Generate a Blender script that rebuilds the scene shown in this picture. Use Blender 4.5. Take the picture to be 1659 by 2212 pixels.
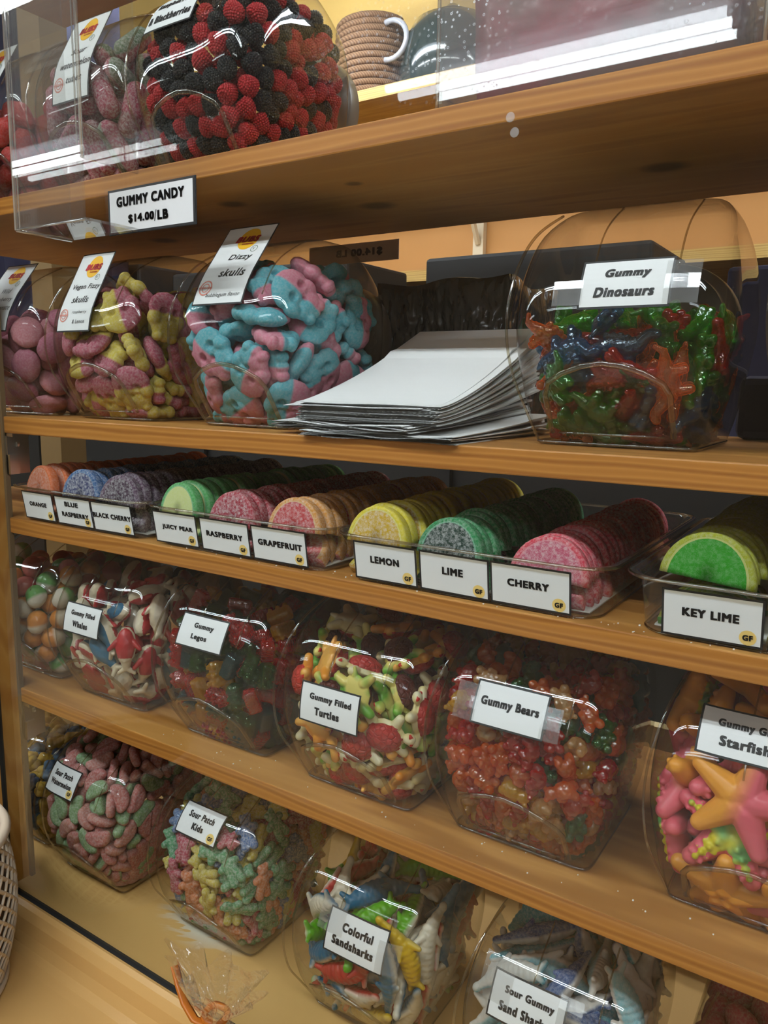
import bpy, bmesh, math, random
import numpy as np
from mathutils import Vector, Matrix, Quaternion

# ---------------------------------------------------------------- camera, world, exposure
for o in list(bpy.data.objects): bpy.data.objects.remove(o)
scene = bpy.context.scene
COL = scene.collection
Z0 = 1.35                                   # camera height over the shop floor
cam_d = bpy.data.cameras.new('camera')
cam_d.sensor_fit = 'HORIZONTAL'; cam_d.sensor_width = 36.0; cam_d.lens = 36.0 * 1661.0 / 1659.0
cam_d.clip_start = 0.01; cam_d.clip_end = 60
cam = bpy.data.objects.new('camera', cam_d); COL.objects.link(cam)
YAW, PITCH, ROLL = math.radians(-33.0758), math.radians(-9.3940), math.radians(0.9416)
_d = Vector((math.sin(YAW)*math.cos(PITCH), math.cos(YAW)*math.cos(PITCH), math.sin(PITCH)))
_r = _d.cross(Vector((0, 0, 1))).normalized(); _u = _r.cross(_d)
_r2 = math.cos(ROLL)*_r + math.sin(ROLL)*_u; _u2 = -math.sin(ROLL)*_r + math.cos(ROLL)*_u
cam.matrix_world = Matrix(((_r2.x, _u2.x, -_d.x, 0), (_r2.y, _u2.y, -_d.y, -0.53), (_r2.z, _u2.z, -_d.z, Z0), (0, 0, 0, 1)))
scene.camera = cam
world = bpy.data.worlds.new('shop_air'); scene.world = world; world.use_nodes = True
world.node_tree.nodes['Background'].inputs[0].default_value = (0.9, 0.93, 1.0, 1)
world.node_tree.nodes['Background'].inputs[1].default_value = 0.35
vs = scene.view_settings
vs.view_transform = 'Standard'; vs.look = 'None'; vs.gamma = 1.0; vs.use_curve_mapping = False
vs.exposure = -0.18
TUBE_FRONT, TUBE_ADDED, TUBE_BACK = 18.0, 76.0, 60.0            # tube emission: front row, added unseen row, back row
scene.cycles.transparent_max_bounces = 28
scene.cycles.max_bounces = 5; scene.cycles.diffuse_bounces = 2; scene.cycles.glossy_bounces = 2
scene.cycles.adaptive_threshold = 0.03
scene.cycles.sample_clamp_indirect = 6.0
scene.cycles.caustics_reflective = False; scene.cycles.caustics_refractive = False

# shelf heights: T = upper face, B = lower face
S0B = Z0 + .550
S1B, S1T = Z0 + .184, Z0 + .203
S2T, S2B = Z0 - .045, Z0 - .065
S3T, S3B = Z0 - .169, Z0 - .188
S4T, S4B = Z0 - .390, Z0 - .409
S5T = Z0 - .655
LEDGE = Z0 - .697

# ---------------------------------------------------------------- materials
def lin(c):
    return tuple((x/12.92 if x <= .04045 else ((x+.055)/1.055)**2.4) for x in (v/255 for v in c))
class NT:
    def __init__(s, name):
        s.m = bpy.data.materials.new(name); s.m.use_nodes = True; s.t = s.m.node_tree
        s.t.nodes.clear(); s.out = s.t.nodes.new('ShaderNodeOutputMaterial')
    def n(s, kind, ins=None, **kw):
        nd = s.t.nodes.new('ShaderNode' + kind)
        for k, v in kw.items(): setattr(nd, k, v)
        for k, v in (ins or {}).items():
            i = nd.inputs[k]
            if isinstance(v, bpy.types.NodeSocket): s.t.links.new(v, i)
            elif isinstance(v, (tuple, list)) and len(v) == 3 and i.type == 'RGBA': i.default_value = (*v, 1)
            else: i.default_value = v
        return nd
    def math(s, op, a, b=0.0, clamp=False):
        nd = s.n('Math', {0: a, 1: b}, operation=op, use_clamp=clamp); return nd.outputs[0]
    def mix(s, f, a, b, blend='MIX'):
        nd = s.t.nodes.new('ShaderNodeMix'); nd.data_type = 'RGBA'; nd.blend_type = blend
        for i, v in ((0, f), (6, a), (7, b)):
            if isinstance(v, bpy.types.NodeSocket): s.t.links.new(v, nd.inputs[i])
            else: nd.inputs[i].default_value = v if i == 0 else (*v, 1)
        return nd.outputs[2]
    def ramp(s, f, *stops):
        nd = s.n('ValToRGB', {0: f}); e = nd.color_ramp.elements
        while len(e) < len(stops): e.new(.5)
        for el, (p, c) in zip(e, stops):
            el.position = p; el.color = (*c, 1) if isinstance(c, tuple) else (c, c, c, 1)
        return nd.outputs[0]
    def obj(s, scale=(1, 1, 1), rot=(0, 0, 0)):
        tc = s.n('TexCoord'); mp = s.n('Mapping', {0: tc.outputs['Object'], 'Scale': scale, 'Rotation': rot}); return mp.outputs[0]
    def noise(s, vec, scale, detail=2, rough=.5, dist=0.0):
        return s.n('TexNoise', {'Vector': vec, 'Scale': scale, 'Detail': detail, 'Roughness': rough, 'Distortion': dist}).outputs[0]
    def bump(s, h, strength, dist):
        return s.n('Bump', {'Height': h, 'Strength': strength, 'Distance': dist}).outputs[0]
    def end(s, shader):
        s.t.links.new(shader, s.out.inputs[0]); return s.m
def principled(name, col, rough=.5, spec=.5, metal=0.0, coat=0.0):
    t = NT(name)
    return t.end(t.n('BsdfPrincipled', {'Base Color': col, 'Roughness': rough, 'Metallic': metal, 'Specular IOR Level': spec, 'Coat Weight': coat}).outputs[0])
def wood(name, c1, c2, c3, across=(3, 26, 26), rough=.42, scale=1.0, knots=()):
    t = NT(name); v = t.obj(across)
    d = t.noise(v, 1.1*scale, 3, .55, .4)
    w = t.n('TexWave', {'Vector': v, 'Scale': 1.15*scale, 'Distortion': 7.0, 'Detail': 2.5, 'Detail Scale': .8}, wave_type='BANDS', bands_direction='Z').outputs[1]
    fine = t.noise(t.obj((9, 420, 420)), 1.0, 2)
    col = t.ramp(w, (0.0, c1), (.55, c2), (1.0, c3))
    col = t.mix(t.math('MULTIPLY', d, .45), col, c1)
    col = t.mix(t.math('MULTIPLY', fine, .25), col, tuple(x*.72 for x in c2))
    tc = t.n('TexCoord').outputs['Object']
    for (kx, ky, kr) in knots:                              # knots: dark ovals of the wood itself
        q = t.n('VectorMath', {0: tc, 1: (kx, ky, 0)}, operation='SUBTRACT').outputs[0]
        q = t.n('VectorMath', {0: q, 1: (1/(kr*1.25), 1/kr, 0)}, operation='MULTIPLY').outputs[0]
        ln = t.n('VectorMath', {0: q}, operation='LENGTH').outputs['Value']
        col = t.mix(t.ramp(ln, (.45, .75), (1.0, 0.0)), col, tuple(x*.22 for x in c3))
    b = t.bump(fine, .08, .001)
    return t.end(t.n('BsdfPrincipled', {'Base Color': col, 'Roughness': rough, 'Normal': b, 'Specular IOR Level': .4}).outputs[0])
def sugar(name, col, col2=None, amount=.5, axis=2, split=0.0, frost=(.93, .90, .88), soft=.0012):
    """matt sugar-dusted jelly; col2 on the far side of a split plane"""
    t = NT(name); v = t.obj()
    base = col
    if col2 is not None:
        sep = t.n('SeparateXYZ', {0: v}); a = sep.outputs[axis]
        f = t.math('MULTIPLY_ADD', t.math('SUBTRACT', a, split), .5/soft); t.t.nodes[-1].inputs[2].default_value = .5
        t.t.nodes[-1].use_clamp = True
        base = t.mix(f, col, col2)
    n1 = t.noise(v, 420, 2); n2 = t.noise(v, 2300, 1)
    m = t.math('ADD', t.math('MULTIPLY', n1, .55), t.math('MULTIPLY', n2, .45))
    f = t.ramp(m, (.42, 0.0), (.62, 1.0))
    base = t.mix(t.math('MULTIPLY', f, amount), base, frost)
    b = t.bump(n2, .35, .0006)
    p = t.n('BsdfPrincipled', {'Base Color': base, 'Roughness': .7, 'Normal': b, 'Specular IOR Level': .35})
    tr = t.n('BsdfTranslucent', {'Color': base})
    return t.end(t.n('MixShader', {0: .22, 1: p.outputs[0], 2: tr.outputs[0]}).outputs[0])
def jelly(name, col, clear=.6, rough=.06):
    """clear coloured gelatine"""
    t = NT(name)
    fc = t.n('LayerWeight', {0: .5}).outputs['Facing']
    tone = t.mix(t.math('POWER', fc, 1.2), col, tuple(c**1.7 for c in col))
    p = t.n('BsdfDiffuse', {'Color': tone})
    tr = t.n('BsdfTranslucent', {'Color': tone})
    body = t.n('MixShader', {0: .6, 1: p.outputs[0], 2: tr.outputs[0]})
    tp = t.n('BsdfTransparent', {'Color': tuple(min(1.0, .04+1.0*c**.38) for c in col)})
    rim = t.math('MULTIPLY_ADD', t.math('POWER', fc, 1.5), -clear*.8); t.t.nodes[-1].inputs[2].default_value = clear
    s = t.n('MixShader', {0: rim, 1: body.outputs[0], 2: tp.outputs[0]})
    gl = t.n('BsdfGlossy', {'Color': (1, 1, 1), 'Roughness': rough})
    f = t.math('MULTIPLY_ADD', t.math('POWER', fc, 3.0), .6); t.t.nodes[-1].inputs[2].default_value = .075
    return t.end(t.n('MixShader', {0: f, 1: s.outputs[0], 2: gl.outputs[0]}).outputs[0])
def gummy(name, col, col2=None, rough=.3, axis=2, split=0.0, soft=.002, tex=0):
    t = NT(name); v = t.obj(); base = col
    if col2 is not None:
        if axis == 'n':
            f = t.ramp(t.noise(v, 45, 1), (.42, 0.0), (.58, 1.0))
        else:
            a = t.n('SeparateXYZ', {0: v}).outputs[axis]
            f = t.math('MULTIPLY_ADD', t.math('SUBTRACT', a, split), .5/soft); t.t.nodes[-1].inputs[2].default_value = .5
            t.t.nodes[-1].use_clamp = True
        base = t.mix(f, col, col2)
    ins = {'Base Color': base, 'Roughness': rough, 'Specular IOR Level': .5}
    if tex:
        vo = t.n('TexVoronoi', {'Vector': v, 'Scale': 190.0}, feature='DISTANCE_TO_EDGE').outputs['Distance']
        ins['Normal'] = t.bump(t.ramp(vo, (.0, 0.0), (.18, 1.0)), .7, .0012)
    p = t.n('BsdfPrincipled', ins)
    tr = t.n('BsdfTranslucent', {'Color': base})
    return t.end(t.n('MixShader', {0: .18, 1: p.outputs[0], 2: tr.outputs[0]}).outputs[0])
def clear(name, tint=(.97, .97, .96), edge=(.5, .46, .38), f0=.045, power=4.0, rough=.0, haze=0.0, wrinkle=0.0):
    """thin clear sheet (glass, plastic): passes light straight, mirrors by Fresnel"""
    t = NT(name)
    nrm = None
    if wrinkle: nrm = t.bump(t.noise(t.obj(), 38, 3, .6), wrinkle, .01)
    fc = t.n('LayerWeight', {0: .5, **({'Normal': nrm} if nrm else {})}).outputs['Facing']
    tcol = t.mix(t.math('POWER', fc, 3.0), tint, edge)
    tp = t.n('BsdfTransparent', {'Color': tcol})
    gl = t.n('BsdfGlossy', {'Color': (1, 1, 1), 'Roughness': rough, **({'Normal': nrm} if nrm else {})})
    f = t.math('MULTIPLY_ADD', t.math('POWER', fc, power), .65); t.t.nodes[-1].inputs[2].default_value = f0
    base = tp.outputs[0]
    if haze:
        df = t.n('BsdfDiffuse', {'Color': (.9, .9, .9)})
        base = t.n('MixShader', {0: haze, 1: base, 2: df.outputs[0]}).outputs[0]
    return t.end(t.n('MixShader', {0: f, 1: base, 2: gl.outputs[0]}).outputs[0])
def dust_haze(name):
    """dried specks on the pane, with a pale haze painted in as a film"""
    t = NT(name); v = t.obj()
    vo = t.n('TexVoronoi', {'Vector': v, 'Scale': 260.0, 'Randomness': 1.0}).outputs['Distance']
    spot = t.ramp(vo, (.10, .35), (.20, 1.0), (.30, 0.0))
    m = t.ramp(t.noise(v, 11, 2), (.46, 0.0), (.60, 1.0))
    q = t.n('VectorMath', {0: v, 1: (-.17, 0, Z0+.242)}, operation='SUBTRACT').outputs[0]
    q = t.n('VectorMath', {0: q, 1: (1/.24, 0, 1/.060)}, operation='MULTIPLY').outputs[0]
    ln = t.n('VectorMath', {0: q}, operation='LENGTH').outputs['Value']
    reg = t.ramp(ln, (.45, 1.0), (1.0, 0.0))
    d = t.math('MULTIPLY', t.math('MULTIPLY', spot, m), t.math('MULTIPLY', reg, .5))
    d = t.math('ADD', d, t.math('MULTIPLY', reg, .05))  # even veil: light haze painted as a pale film over this region
    df = t.n('BsdfDiffuse', {'Color': (.9, .92, .95)})
    return t.end(t.n('MixShader', {0: d, 1: t.n('BsdfTransparent').outputs[0], 2: df.outputs[0]}).outputs[0])
def emit(name, col, s):
    t = NT(name); return t.end(t.n('Emission', {0: col, 1: s}).outputs[0])

# ---------------------------------------------------------------- mesh helpers
def setp(o, label=None, cat=None, group=None, kind=None):
    if label: o['label'] = label
    if cat: o['category'] = cat
    if group: o['group'] = group
    if kind: o['kind'] = kind
    return o
def link(name, me, parent=None, **kw):
    o = bpy.data.objects.new(name, me); COL.objects.link(o)
    if parent is not None: o.parent = parent
    return setp(o, **kw)
def empty(name, loc=(0, 0, 0), rotz=0.0, **kw):
    o = bpy.data.objects.new(name, None); COL.objects.link(o); o.location = loc; o.rotation_euler = (0, 0, rotz)
    o.empty_display_size = .03
    return setp(o, **kw)
def mesh(name, verts, faces, mats, idx=None, smooth=False):
    me = bpy.data.meshes.new(name); me.from_pydata([tuple(map(float, v)) for v in verts], [], faces)
    for m in (mats if isinstance(mats, (list, tuple)) else [mats]): me.materials.append(m)
    if idx is not None: me.polygons.foreach_set('material_index', idx)
    if smooth: me.polygons.foreach_set('use_smooth', [True]*len(me.polygons))
    me.update(); return me
class MB:
    """collects shapes into one mesh"""
    def __init__(s): s.v = []; s.f = []; s.i = []
    def add(s, v, f, m=0):
        k = len(s.v); s.v += [tuple(map(float, q)) for q in v]; s.f += [[a+k for a in q] for q in f]; s.i += [m]*len(f); return s
    def box(s, x0, x1, y0, y1, z0, z1, m=0, bev=0.0):
        if bev:
            bm = bmesh.new(); bmesh.ops.create_cube(bm, size=1)
            for v in bm.verts: v.co = Vector(((x0+x1)/2+v.co.x*(x1-x0), (y0+y1)/2+v.co.y*(y1-y0), (z0+z1)/2+v.co.z*(z1-z0)))
            bmesh.ops.bevel(bm, geom=bm.edges[:], offset=bev, segments=2, affect='EDGES', profile=.5)
            bm.verts.ensure_lookup_table(); bm.verts.index_update()
            s.add([v.co for v in bm.verts], [[v.index for v in f.verts] for f in bm.faces], m); bm.free(); return s
        v = [(x, y, z) for z in (z0, z1) for y in (y0, y1) for x in (x0, x1)]
        return s.add(v, [(0, 2, 3, 1), (4, 5, 7, 6), (0, 1, 5, 4), (2, 6, 7, 3), (0, 4, 6, 2), (1, 3, 7, 5)], m)
    def tube(s, pts, r, n=8, m=0, closed=False, flat=None):
        pts = [Vector(p) for p in pts]; N = len(pts); rs = r if isinstance(r, (list, tuple)) else [r]*N
        v = []; nr = None
        for i, p in enumerate(pts):
            a = pts[(i-1) % N] if (i or closed) else p; b = pts[(i+1) % N] if (i < N-1 or closed) else p
            t = (b-a).normalized()
            if nr is None:
                nr = t.cross(Vector((0, 0, 1)));
                if nr.length < 1e-3: nr = t.cross(Vector((1, 0, 0)))
            nr = (nr - t*nr.dot(t)).normalized(); bi = t.cross(nr)
            for k in range(n):
                a_ = 2*math.pi*k/n; v.append(p + nr*math.cos(a_)*rs[i]*(1) + bi*math.sin(a_)*rs[i]*(flat or 1))
        f = []
        for i in range(N if closed else N-1):
            for k in range(n):
                j = (i+1) % N; f.append((i*n+k, i*n+(k+1) % n, j*n+(k+1) % n, j*n+k))
        if not closed: f += [tuple(range(n-1, -1, -1)), tuple((N-1)*n+k for k in range(n))]
        return s.add(v, f, m)
    def lathe(s, prof, n=24, c=(0, 0, 0), axis='z', m=0, caps=(False, False)):
        v = []; f = []
        for (r, h) in prof:
            for k in range(n):
                a = 2*math.pi*k/n; x, y = r*math.cos(a), r*math.sin(a)
                v.append((c[0]+x, c[1]+y, c[2]+h) if axis == 'z' else (c[0]+x, c[1]+h, c[2]+y))
        for i in range(len(prof)-1):
            for k in range(n): f.append((i*n+k, i*n+(k+1) % n, (i+1)*n+(k+1) % n, (i+1)*n+k))
        if caps[0]: f.append(tuple(range(n-1, -1, -1)))
        if caps[1]: f.append(tuple((len(prof)-1)*n+k for k in range(n)))
        return s.add(v, f, m)
    def me(s, name, mats, smooth=False): return mesh(name, s.v, s.f, mats, s.i, smooth)
    def link(s, name, mats, parent=None, smooth=False, **kw): return link(name, s.me(name, mats, smooth), parent, **kw)
def ev_mesh(o):
    dg = bpy.context.evaluated_depsgraph_get(); me = bpy.data.meshes.new_from_object(o.evaluated_get(dg))
    old = o.data; bpy.data.objects.remove(o); return me
def text_mesh(s, bold=.018, shear=0.0):
    """lettering as 2-D triangles; returns verts (x,y) with unit-free size and faces"""
    cu = bpy.data.curves.new('lettering', 'FONT'); cu.body = s; cu.size = 1.0; cu.offset = 0.0 if bold >= .02 else bold; cu.shear = shear
    cu.align_x = 'LEFT'; cu.resolution_u = 3; cu.space_character = 1.16 if bold >= .02 else 1.06
    o = bpy.data.objects.new('lettering', cu); COL.objects.link(o)
    bpy.context.view_layer.update()
    me = ev_mesh(o); v = np.array([tuple(q.co)[:2] for q in me.vertices]); f = [tuple(p.vertices) for p in me.polygons]
    bpy.data.meshes.remove(me); bpy.data.curves.remove(cu)
    if bold >= .02:                                          # heavy face: the outline thickened on every side
        r = .056 if bold < .04 else .066; n = len(v); V = [v]; F = list(f)
        for i, (dx, dy) in enumerate(((1, .8), (1, -.8), (-1, .8), (-1, -.8), (1.2, 0), (-1.2, 0))):
            V.append(v+np.array([dx*r, dy*r])); F += [tuple(q+(i+1)*n for q in t) for t in f]
        v, f = np.vstack(V), F
    return v, f
# ---------------------------------------------------------------- the candy jar: a drum lying on its flat foot
JH = .185
JA = ((0, .0615), (.25, .073), (.5, .080), (.75, .077), (.92, .068), (1, .060))        # half width over height
JF = ((0, .030), (.10, .0185), (.20, .0070), (.285, -.0025), (.36, -.0060), (.5, -.0065), (.7, .004), (.88, .030), (1, .07))  # front
JB = ((0, .16), (.2, .175), (.5, .18), (.8, .17), (1, .13))                            # back
JN = 5.2
def hermite(z, tab):
    xs = np.array([t[0] for t in tab]); ys = np.array([t[1] for t in tab]); m = np.gradient(ys, xs)
    z = np.clip(z, 0, 1); i = np.clip(np.searchsorted(xs, z, side='right')-1, 0, len(xs)-2); h = xs[i+1]-xs[i]; t = (z-xs[i])/h
    return (2*t**3-3*t**2+1)*ys[i]+(t**3-2*t**2+t)*h*m[i]+(-2*t**3+3*t**2)*ys[i+1]+(t**3-t**2)*h*m[i+1]
def jar_abc(z):
    """half width, half depth, centre y at height z (metres)"""
    t = np.asarray(z)/JH; a = hermite(t, JA); f = hermite(t, JF); b = hermite(t, JB); return a, (b-f)/2, (b+f)/2
# ---------------------------------------------------------------- candy shapes: unions of blobs, later skinned to one surface
def S(x, y, z, rx, ry=None, rz=None): return ('s', (x, y, z), (rx, ry or rx, rz or rx))
def C(p, q, r0, r1=None): return ('c', p, q, r0, r0 if r1 is None else r1)
def bear():
    b = [S(0, 0, -.001, .0074, .0064, .0092), S(0, -.0005, .0098, .0052), S(.0042, 0, .0138, .0022), S(-.0042, 0, .0138, .0022), S(0, -.005, .009, .0024)]
    for s in (-1, 1): b += [C((s*.0050, -.003, .004), (s*.0050, -.0058, .0018), .0027), C((s*.0040, -.002, -.0070), (s*.0042, -.0052, -.0074), .0038)]
    return b, [(0, -.001, -.006, .0072), (0, -.001, .001, .0072), (0, -.001, .010, .0062)]
def kid():
    b = [S(0, 0, .0145, .0068, .0052, .0066), S(0, 0, .002, .0084, .0058, .0115)]
    for s in (-1, 1): b += [C((s*.005, 0, .0060), (s*.0092, 0, .0050), .0044), C((s*.0036, 0, -.006), (s*.0050, 0, -.0142), .0050), S(s*.0042, .0, .0185, .0030)]
    return b, [(0, 0, .0145, .0065), (0, 0, .005, .0066), (.007, 0, .006, .0045), (-.007, 0, .006, .0045), (.005, 0, -.007, .005), (-.005, 0, -.007, .005), (.006, 0, -.0145, .0045), (-.006, 0, -.0145, .0045)]
def skull():
    b = [S(0, 0, .010, .0235, .0095, .0200), S(0, 0, -.012, .0185, .0088, .0130), S(.0155, 0, -.002, .0080, .0085, .0100), S(-.0155, 0, -.002, .0080, .0085, .0100)]
    for x in (-.0095, 0, .0095): b.append(S(x, 0, -.0215, .0062, .0078, .0062))
    return b, [(x, 0, z, .009) for x, z in ((-.013, .012), (.013, .012), (0, .02), (0, .004), (-.012, -.004), (.012, -.004), (-.007, -.018), (.007, -.018), (0, -.01))]
def dino():
    b = [S(0, 0, 0, .0155, .0075, .0098), C((.012, 0, .003), (.019, 0, .015), .0062, .0045), S(.023, 0, .0165, .0068, .0046, .0044),
         C((-.012, 0, -.001), (-.024, 0, -.004), .0062, .0030), C((-.024, 0, -.004), (-.030, 0, .001), .0030, .0020)]
    for x in (-.008, .008): b += [C((x, .0030, -.006), (x+.001, .0036, -.0135), .0046, .0040), C((x, -.0030, -.006), (x+.001, -.0036, -.0135), .0046, .0040)]
    for k in range(5): b.append(S(-.012+.0055*k, 0, .0085+.0018*math.sin(k*.8), .0028, .0022, .0040))
    return b, [(0, 0, 0, .009), (.009, 0, -.003, .008), (-.009, 0, -.003, .008), (.017, 0, .011, .006), (.023, 0, .0165, .005), (-.022, 0, -.003, .0045), (.008, 0, -.011, .006), (-.008, 0, -.011, .006)]
def whale():
    b = [S(0, 0, 0, .0230, .0125, .0120), C((.012, 0, .0), (.027, 0, .004), .0085, .0042), C((.027, 0, .004), (.033, .009, .007), .0038, .0026), C((.027, 0, .004), (.033, -.009, .007), .0038, .0026),
         C((-.004, .010, -.004), (.004, .018, -.006), .0042, .0026), C((-.004, -.010, -.004), (.004, -.018, -.006), .0042, .0026)]
    return b, [(-.012, 0, 0, .0115), (0, 0, 0, .0125), (.011, 0, 0, .0105), (.024, 0, .003, .006), (.032, .007, .006, .004), (.032, -.007, .006, .004), (.002, .014, -.005, .004), (.002, -.014, -.005, .004)]
def turtle():
    b = [S(0, 0, .0025, .0185, .0160, .0105), S(0, 0, -.0030, .0205, .0180, .0050), S(.0245, 0, -.001, .0068, .0060, .0052), C((-.019, 0, -.003), (-.0255, 0, -.0035), .0034, .0020), S(.0265, .0046, .001, .0022), S(.0265, -.0046, .001, .0022)]
    for sx, sy in ((1, 1), (1, -1), (-1, 1), (-1, -1)): b.append(C((sx*.011, sy*.011, -.003), (sx*.0165, sy*.0190, -.0035), .0058, .0046))
    return b, [(.008, 0, .002, .0095), (-.008, 0, .002, .0095), (0, .007, .001, .009), (0, -.007, .001, .009), (.0235, 0, -.001, .006)] + [(sx*.015, sy*.019, -.003, .005) for sx in (1, -1) for sy in (1, -1)]
def starfish():
    b = [S(0, 0, 0, .0165, .0165, .0098)]; col = [(0, 0, 0, .0095)]
    for k in range(5):
        a = 2*math.pi*k/5+.3; c, s = math.cos(a), math.sin(a)
        b.append(C((c*.008, s*.008, 0), (c*.036, s*.036, 0), .0122, .0066))
        col += [(c*.016, s*.016, 0, .0095), (c*.030, s*.030, 0, .0075)]
        for q in (.012, .019, .026, .032):
            b.append(S(c*q, s*q, .0108-.13*(q-.012), .0026)); b.append(S(c*q-s*.005, s*q+c*.005, .0088-.13*(q-.012), .0022)); b.append(S(c*q+s*.005, s*q-c*.005, .0088-.13*(q-.012), .0022))
    return b, col
def wedge():
    b = [C((math.sin(a)*.0115, 0, math.cos(a)*.0085-.0045), (math.sin(a+.3)*.0115, 0, math.cos(a+.3)*.0085-.0045), .0052) for a in (-1.5, -1.2, -.9, -.6, -.3, 0, .3, .6, .9, 1.2)]
    b += [C((-.0115, 0, -.0040), (.0115, 0, -.0040), .0050), S(0, 0, 0, .0115, .0056, .0065)]
    return b, [(-.0105, 0, -.003, .0052), (-.005, 0, .002, .0056), (0, 0, .002, .0058), (.005, 0, .002, .0056), (.0105, 0, -.003, .0052)]
def shark(bend=1.0):
    b = []; pts = []
    for k in range(13):
        t = k/12; x = -.036+.072*t; y = bend*.006*math.sin(t*3.1)*1.2-bend*.003; r = .0115*math.sin(min(1, .10+t*1.02)**.75*math.pi*.93)**.75+.0016
        pts.append((x, y, 0, r)); b.append(S(x, y, 0, .006+.002*(r > .006), r*.98, max(.0035, r*.78)))
    x, y = pts[3][:2]
    xe, ye = pts[0][:2]
    b += [C((xe, ye, 0), (xe-.011, ye+.010, .001), .0046, .0028), C((xe, ye, 0), (xe-.010, ye-.008, .001), .0044, .0028)]
    xm, ym = pts[7][:2]
    b += [C((xm, ym+.007, -.002), (xm-.008, ym+.0175, -.002), .0048, .0028), C((xm, ym-.007, -.002), (xm-.008, ym-.0175, -.002), .0048, .0028), C((xm-.001, ym, .006), (xm-.008, ym, .0125), .0042, .0024)]
    col = [(p[0], p[1], 0, max(.0055, p[3]*.85)) for p in pts[1::2]] + [(xe-.008, ye+.007, 0, .0035), (xe-.008, ye-.006, 0, .0035), (xm-.006, ym+.014, -.002, .0038), (xm-.006, ym-.014, -.002, .0038), (xm-.006, ym, .010, .0035)]
    return b, col
def shark_b(): return shark(-1.6)
def tube_candy():
    return [C((-.018, 0, 0), (.018, 0, 0), .0118)], [(x, 0, 0, .0116) for x in (-.017, -.008, 0, .008, .017)]
def strawberry():
    return [C((0, 0, -.010), (0, 0, .006), .0070, .0135), S(0, 0, .008, .0135, .0115, .0090), C((0, 0, .014), (.004, 0, .019), .003)], [(0, 0, .006, .0125), (0, 0, -.002, .0105), (0, 0, -.010, .0072)]
def oval():
    return [S(0, 0, 0, .0250, .0200, .0115), S(.004, 0, .004, .017, .013, .011)], [(.013, 0, 0, .0105), (-.013, 0, 0, .0105), (0, .009, 0, .0105), (0, -.009, 0, .0105), (0, 0, 0, .0118)]
def ball():
    return [S(0, 0, 0, .0150, .0140, .0140), S(.005, 0, .003, .0120)], [(0, 0, 0, .0142), (.004, 0, .002, .0125)]
def block():
    return [S(x, y, z, .006) for x in (-.0085, -.003, .003, .0085) for y in (-.004, .004) for z in (-.003, .003)] + [S(0, 0, 0, .014, .009, .008)], [(x, y, 0, .0078) for x in (-.0075, 0, .0075) for y in (-.003, .003)]
def brick():
    b = [S(x, y, z, .0042, .0042, .0040) for x in (-.011, -.0073, -.0036, 0, .0036, .0073, .011) for y in (-.004, 0, .004) for z in (-.0045, -.001, .0025)]
    b += [C((x, y, .004), (x, y, .0085), .0030) for x in (-.0095, 0, .0095) for y in (-.0040, .0040)]
    return b, [(x, y, 0, .0078) for x in (-.009, 0, .009) for y in (-.002, .002)]
def berry(): return [], [(0, 0, -.003, .0095), (0, 0, .0035, .0085)]
def scaled(fn, k, kc=1.0):
    def g():
        b, c = fn(); o = []
        for q in b:
            o.append(('s', tuple(k*v for v in q[1]), tuple(k*v for v in q[2])) if q[0] == 's' else ('c', tuple(k*v for v in q[1]), tuple(k*v for v in q[2]), k*q[3], k*q[4]))
        return o, [(k*x, k*y, k*z, k*kc*r) for x, y, z, r in c]
    return g
SHAPES = {'bear': scaled(bear, 1.12), 'kid': scaled(kid, 1.12, 1.05), 'skull': skull, 'dino': dino, 'whale': whale, 'turtle': turtle, 'starfish': starfish, 'wedge': scaled(wedge, 1.2, 1.12), 'shark': shark, 'shark_b': shark_b,
          'tube': tube_candy, 'strawberry': strawberry, 'oval': oval, 'ball': ball, 'block': block, 'brick': brick, 'berry': berry}
# key: x, y, shelf top, shapes, fill level
JARS = {
 'strawberry': (-.925, .011, S1T, ('strawberry',), .62), 'tubes': (-.752, .011, S1T, ('tube',), .80), 'berries': (-.586, .011, S1T, ('berry',), .97),
 'ovals': (-.930, .016, S2T, ('oval',), .74), 'lemon_skulls': (-.748, .016, S2T, ('skull',), .86), 'blue_skulls': (-.541, .016, S2T, ('skull',), .92),
 'dinos': (-.176, .026, S2T, ('dino',), .60), 'dinos_next': (.004, .026, S2T, ('dino',), .60),
 'balls': (-.936, .015, S4T, ('ball',), .86), 'whales': (-.766, .010, S4T, ('whale',), .84), 'bricks': (-.573, .008, S4T, ('brick',), .86),
 'turtles': (-.394, .004, S4T, ('turtle',), .90), 'bears': (-.229, .010, S4T, ('bear',), .88), 'starfish': (-.047, .017, S4T, ('starfish',), .92),
 'blocks': (-.996, .022, S5T, ('block',), .80), 'wedges': (-.824, .013, S5T, ('wedge',), .97), 'kids': (-.612, .024, S5T, ('kid',), .93),
 'sharks': (-.394, .016, S5T, ('shark', 'shark_b'), .84), 'sour_sharks': (-.193, .012, S5T, ('shark', 'shark_b'), .92), 'hearts': (-.008, .013, S5T, ('oval',), .85)}
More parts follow.
